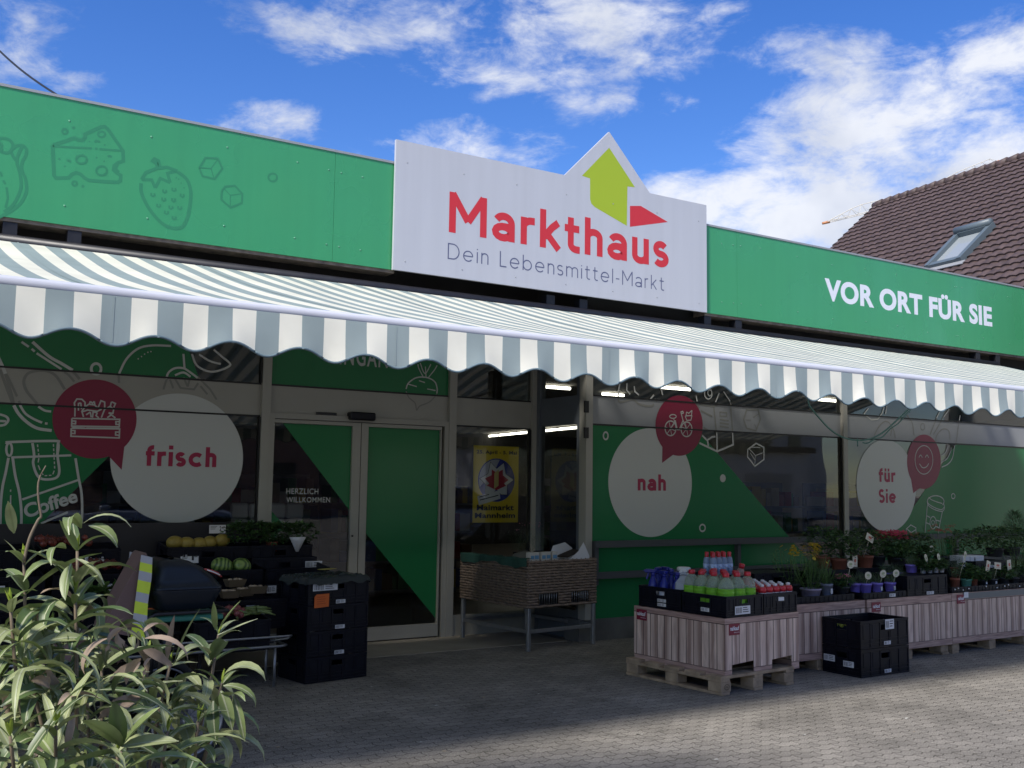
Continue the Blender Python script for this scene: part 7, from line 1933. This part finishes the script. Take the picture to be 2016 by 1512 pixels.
t = thing('white_garage', 'white rendered garage with grey door across the street, mirrored in the right windows', 'garage', (24, -9, 0))
m = MB(); m.box(-6, 6, -5, 0, 0, 2.9); m.build('wall', mat('render_white', (.6, .6, .6), .9, var=.08), t)
m = MB(); m.box(-6.2, 6.2, -5.2, .2, 2.901, 3.1); m.build('roof', ROOFM, t)
for x in (-4.4, -.8, 2.6):
    m = MB(); m.box(x, x+2.4, .002, .03, 0, 2.2); m.build('garage_door', mat('door_grey', (.3, .31, .33), .5), t)
def street_house(loc, w, d, h, col, lab):
    t = thing('street_house', lab, 'house', loc)
    m = MB(); m.box(-w/2, w/2, -d, 0, 0, h); m.build('wall', mat('wall_'+lab.split()[0], col, .9, var=.1), t)
    m = MB(); m.poly([(-w/2-.3, .4, h), (-w/2-.3, -d-.4, h), (-w/2-.3, -d/2, h+d*.42)], w+.6, (1, 0, 0)); m.build('roof', TILE, t)
    for z in (1, 3.8):
        for k in range(int(w/2.4)):
            x = -w/2+1+k*2.4; m = MB(); m.box(x, x+1.1, .002, .05, z, z+1.3); m.build('window', mat('dark_pane', (.03, .035, .04), .1), t)
street_house((-6, -22, 0), 14, 9, 6.2, (.5, .42, .3), 'ochre two-storey house across the street behind the viewer')
street_house((12, -24, 0), 15, 10, 6.0, (.36, .2, .15), 'brick two-storey house across the street behind the viewer')
street_house((38, -22, 0), 16, 10, 6.4, (.55, .53, .5), 'pale two-storey house across the street beyond the garage')
TREEL = [mat('tree_leaf', (.05, .09, .03), .5, var=.3, transl=.25), mat('tree_leaf_pale', (.09, .14, .04), .5, var=.3, transl=.25)]
def tree(loc, h, cr_, lab, n, lf=.16, squash=.8, pts=None, jit=None):
    t = thing('street_tree', lab, 'tree', loc)
    m = MB(); m.tube([(0, 0, 0), (.05, 0, h*.35), (0, .05, h*.6), (0, 0, h*.95)], [h*.03, h*.024, h*.016, h*.004], 8); c = Vector((0, 0, h*.68))
    cl_ = []
    for k in range(16 if pts is None else len(pts)):
        if pts: q = Vector(pts[k])-c
        a = random.uniform(0, 6.28)
        if not pts: q = Vector((cos(a)*cr_*random.uniform(.3, .9), sin(a)*cr_*random.uniform(.3, .9), random.uniform(-.6, .7)*cr_*squash))
        cl_.append(c+q)
        b_ = Vector((0, 0, h*random.uniform(.35, .6))); m.tube([b_, b_.lerp(c+q, .5)+Vector((0, 0, .1)), c+q], [h*.01, h*.006, .006], 5)
    m.build('trunk', mat('bark', (.06, .045, .035), .9), t)
    m = MB()
    for i in range(n):
        k = random.choice(cl_); p = k+Vector((random.gauss(0, 1), random.gauss(0, 1), random.gauss(0, .8)))*(jit or cr_*.22)
        leafquad(m, p, (random.uniform(-1, 1), random.uniform(-1, 1), random.uniform(-.6, .6)), lf*random.uniform(.7, 1.3), lf*.6, .4, random.choice((0, 0, 1)), 1)
    m.build('crown', TREEL, t)
tree((-1.7, 2.3, 0), 5.6, 1.5, 'small leafy street tree just left of the viewer, shading the paving', 3600, .15, pts=[(1.2+random.uniform(-1.05, .95), 0.62+random.uniform(-.6, .45), 4.05+random.uniform(-.2, .5)) for i in range(15)]+[(random.uniform(-1, .6), random.uniform(-1.2, .4), 4.2+random.uniform(-.4, .9)) for i in range(7)], jit=.22)
tree((17, -12, 0), 8, 2.6, 'broad tree across the street, mirrored in the right window', 2600, .3)
tree((31, -14, 0), 9, 3.0, 'tall tree across the street beyond the garage', 2600, .32)
tree((1, -15, 0), 7.5, 2.4, 'round tree before the ochre house across the street', 2400, .3)

# ------------------------------------------------------------------ bits lying on the paving
random.seed(77)
m = MB()
for i in range(90):
    x = random.uniform(1.5, 11); y = random.uniform(4.4, 8.2); a = random.uniform(0, 6.28); r = random.uniform(.006, .022)
    m.add([(x+r*cos(a+2*pi*k/5)*random.uniform(.5, 1.2), y+r*sin(a+2*pi*k/5)*random.uniform(.4, 1.0), .003+.006*random.random()) for k in range(5)], [(0, 1, 2, 3, 4)], random.choice((0, 0, 1, 2)))
o = m.build('ground_litter', [mat('dry_litter', (.30, .25, .18), .9), mat('pale_litter', (.5, .49, .45), .9), mat('dark_litter', (.05, .045, .035), .9)])
tag(o, 'scattered dry leaf bits and pale specks on the paving', 'litter', kind='stuff')
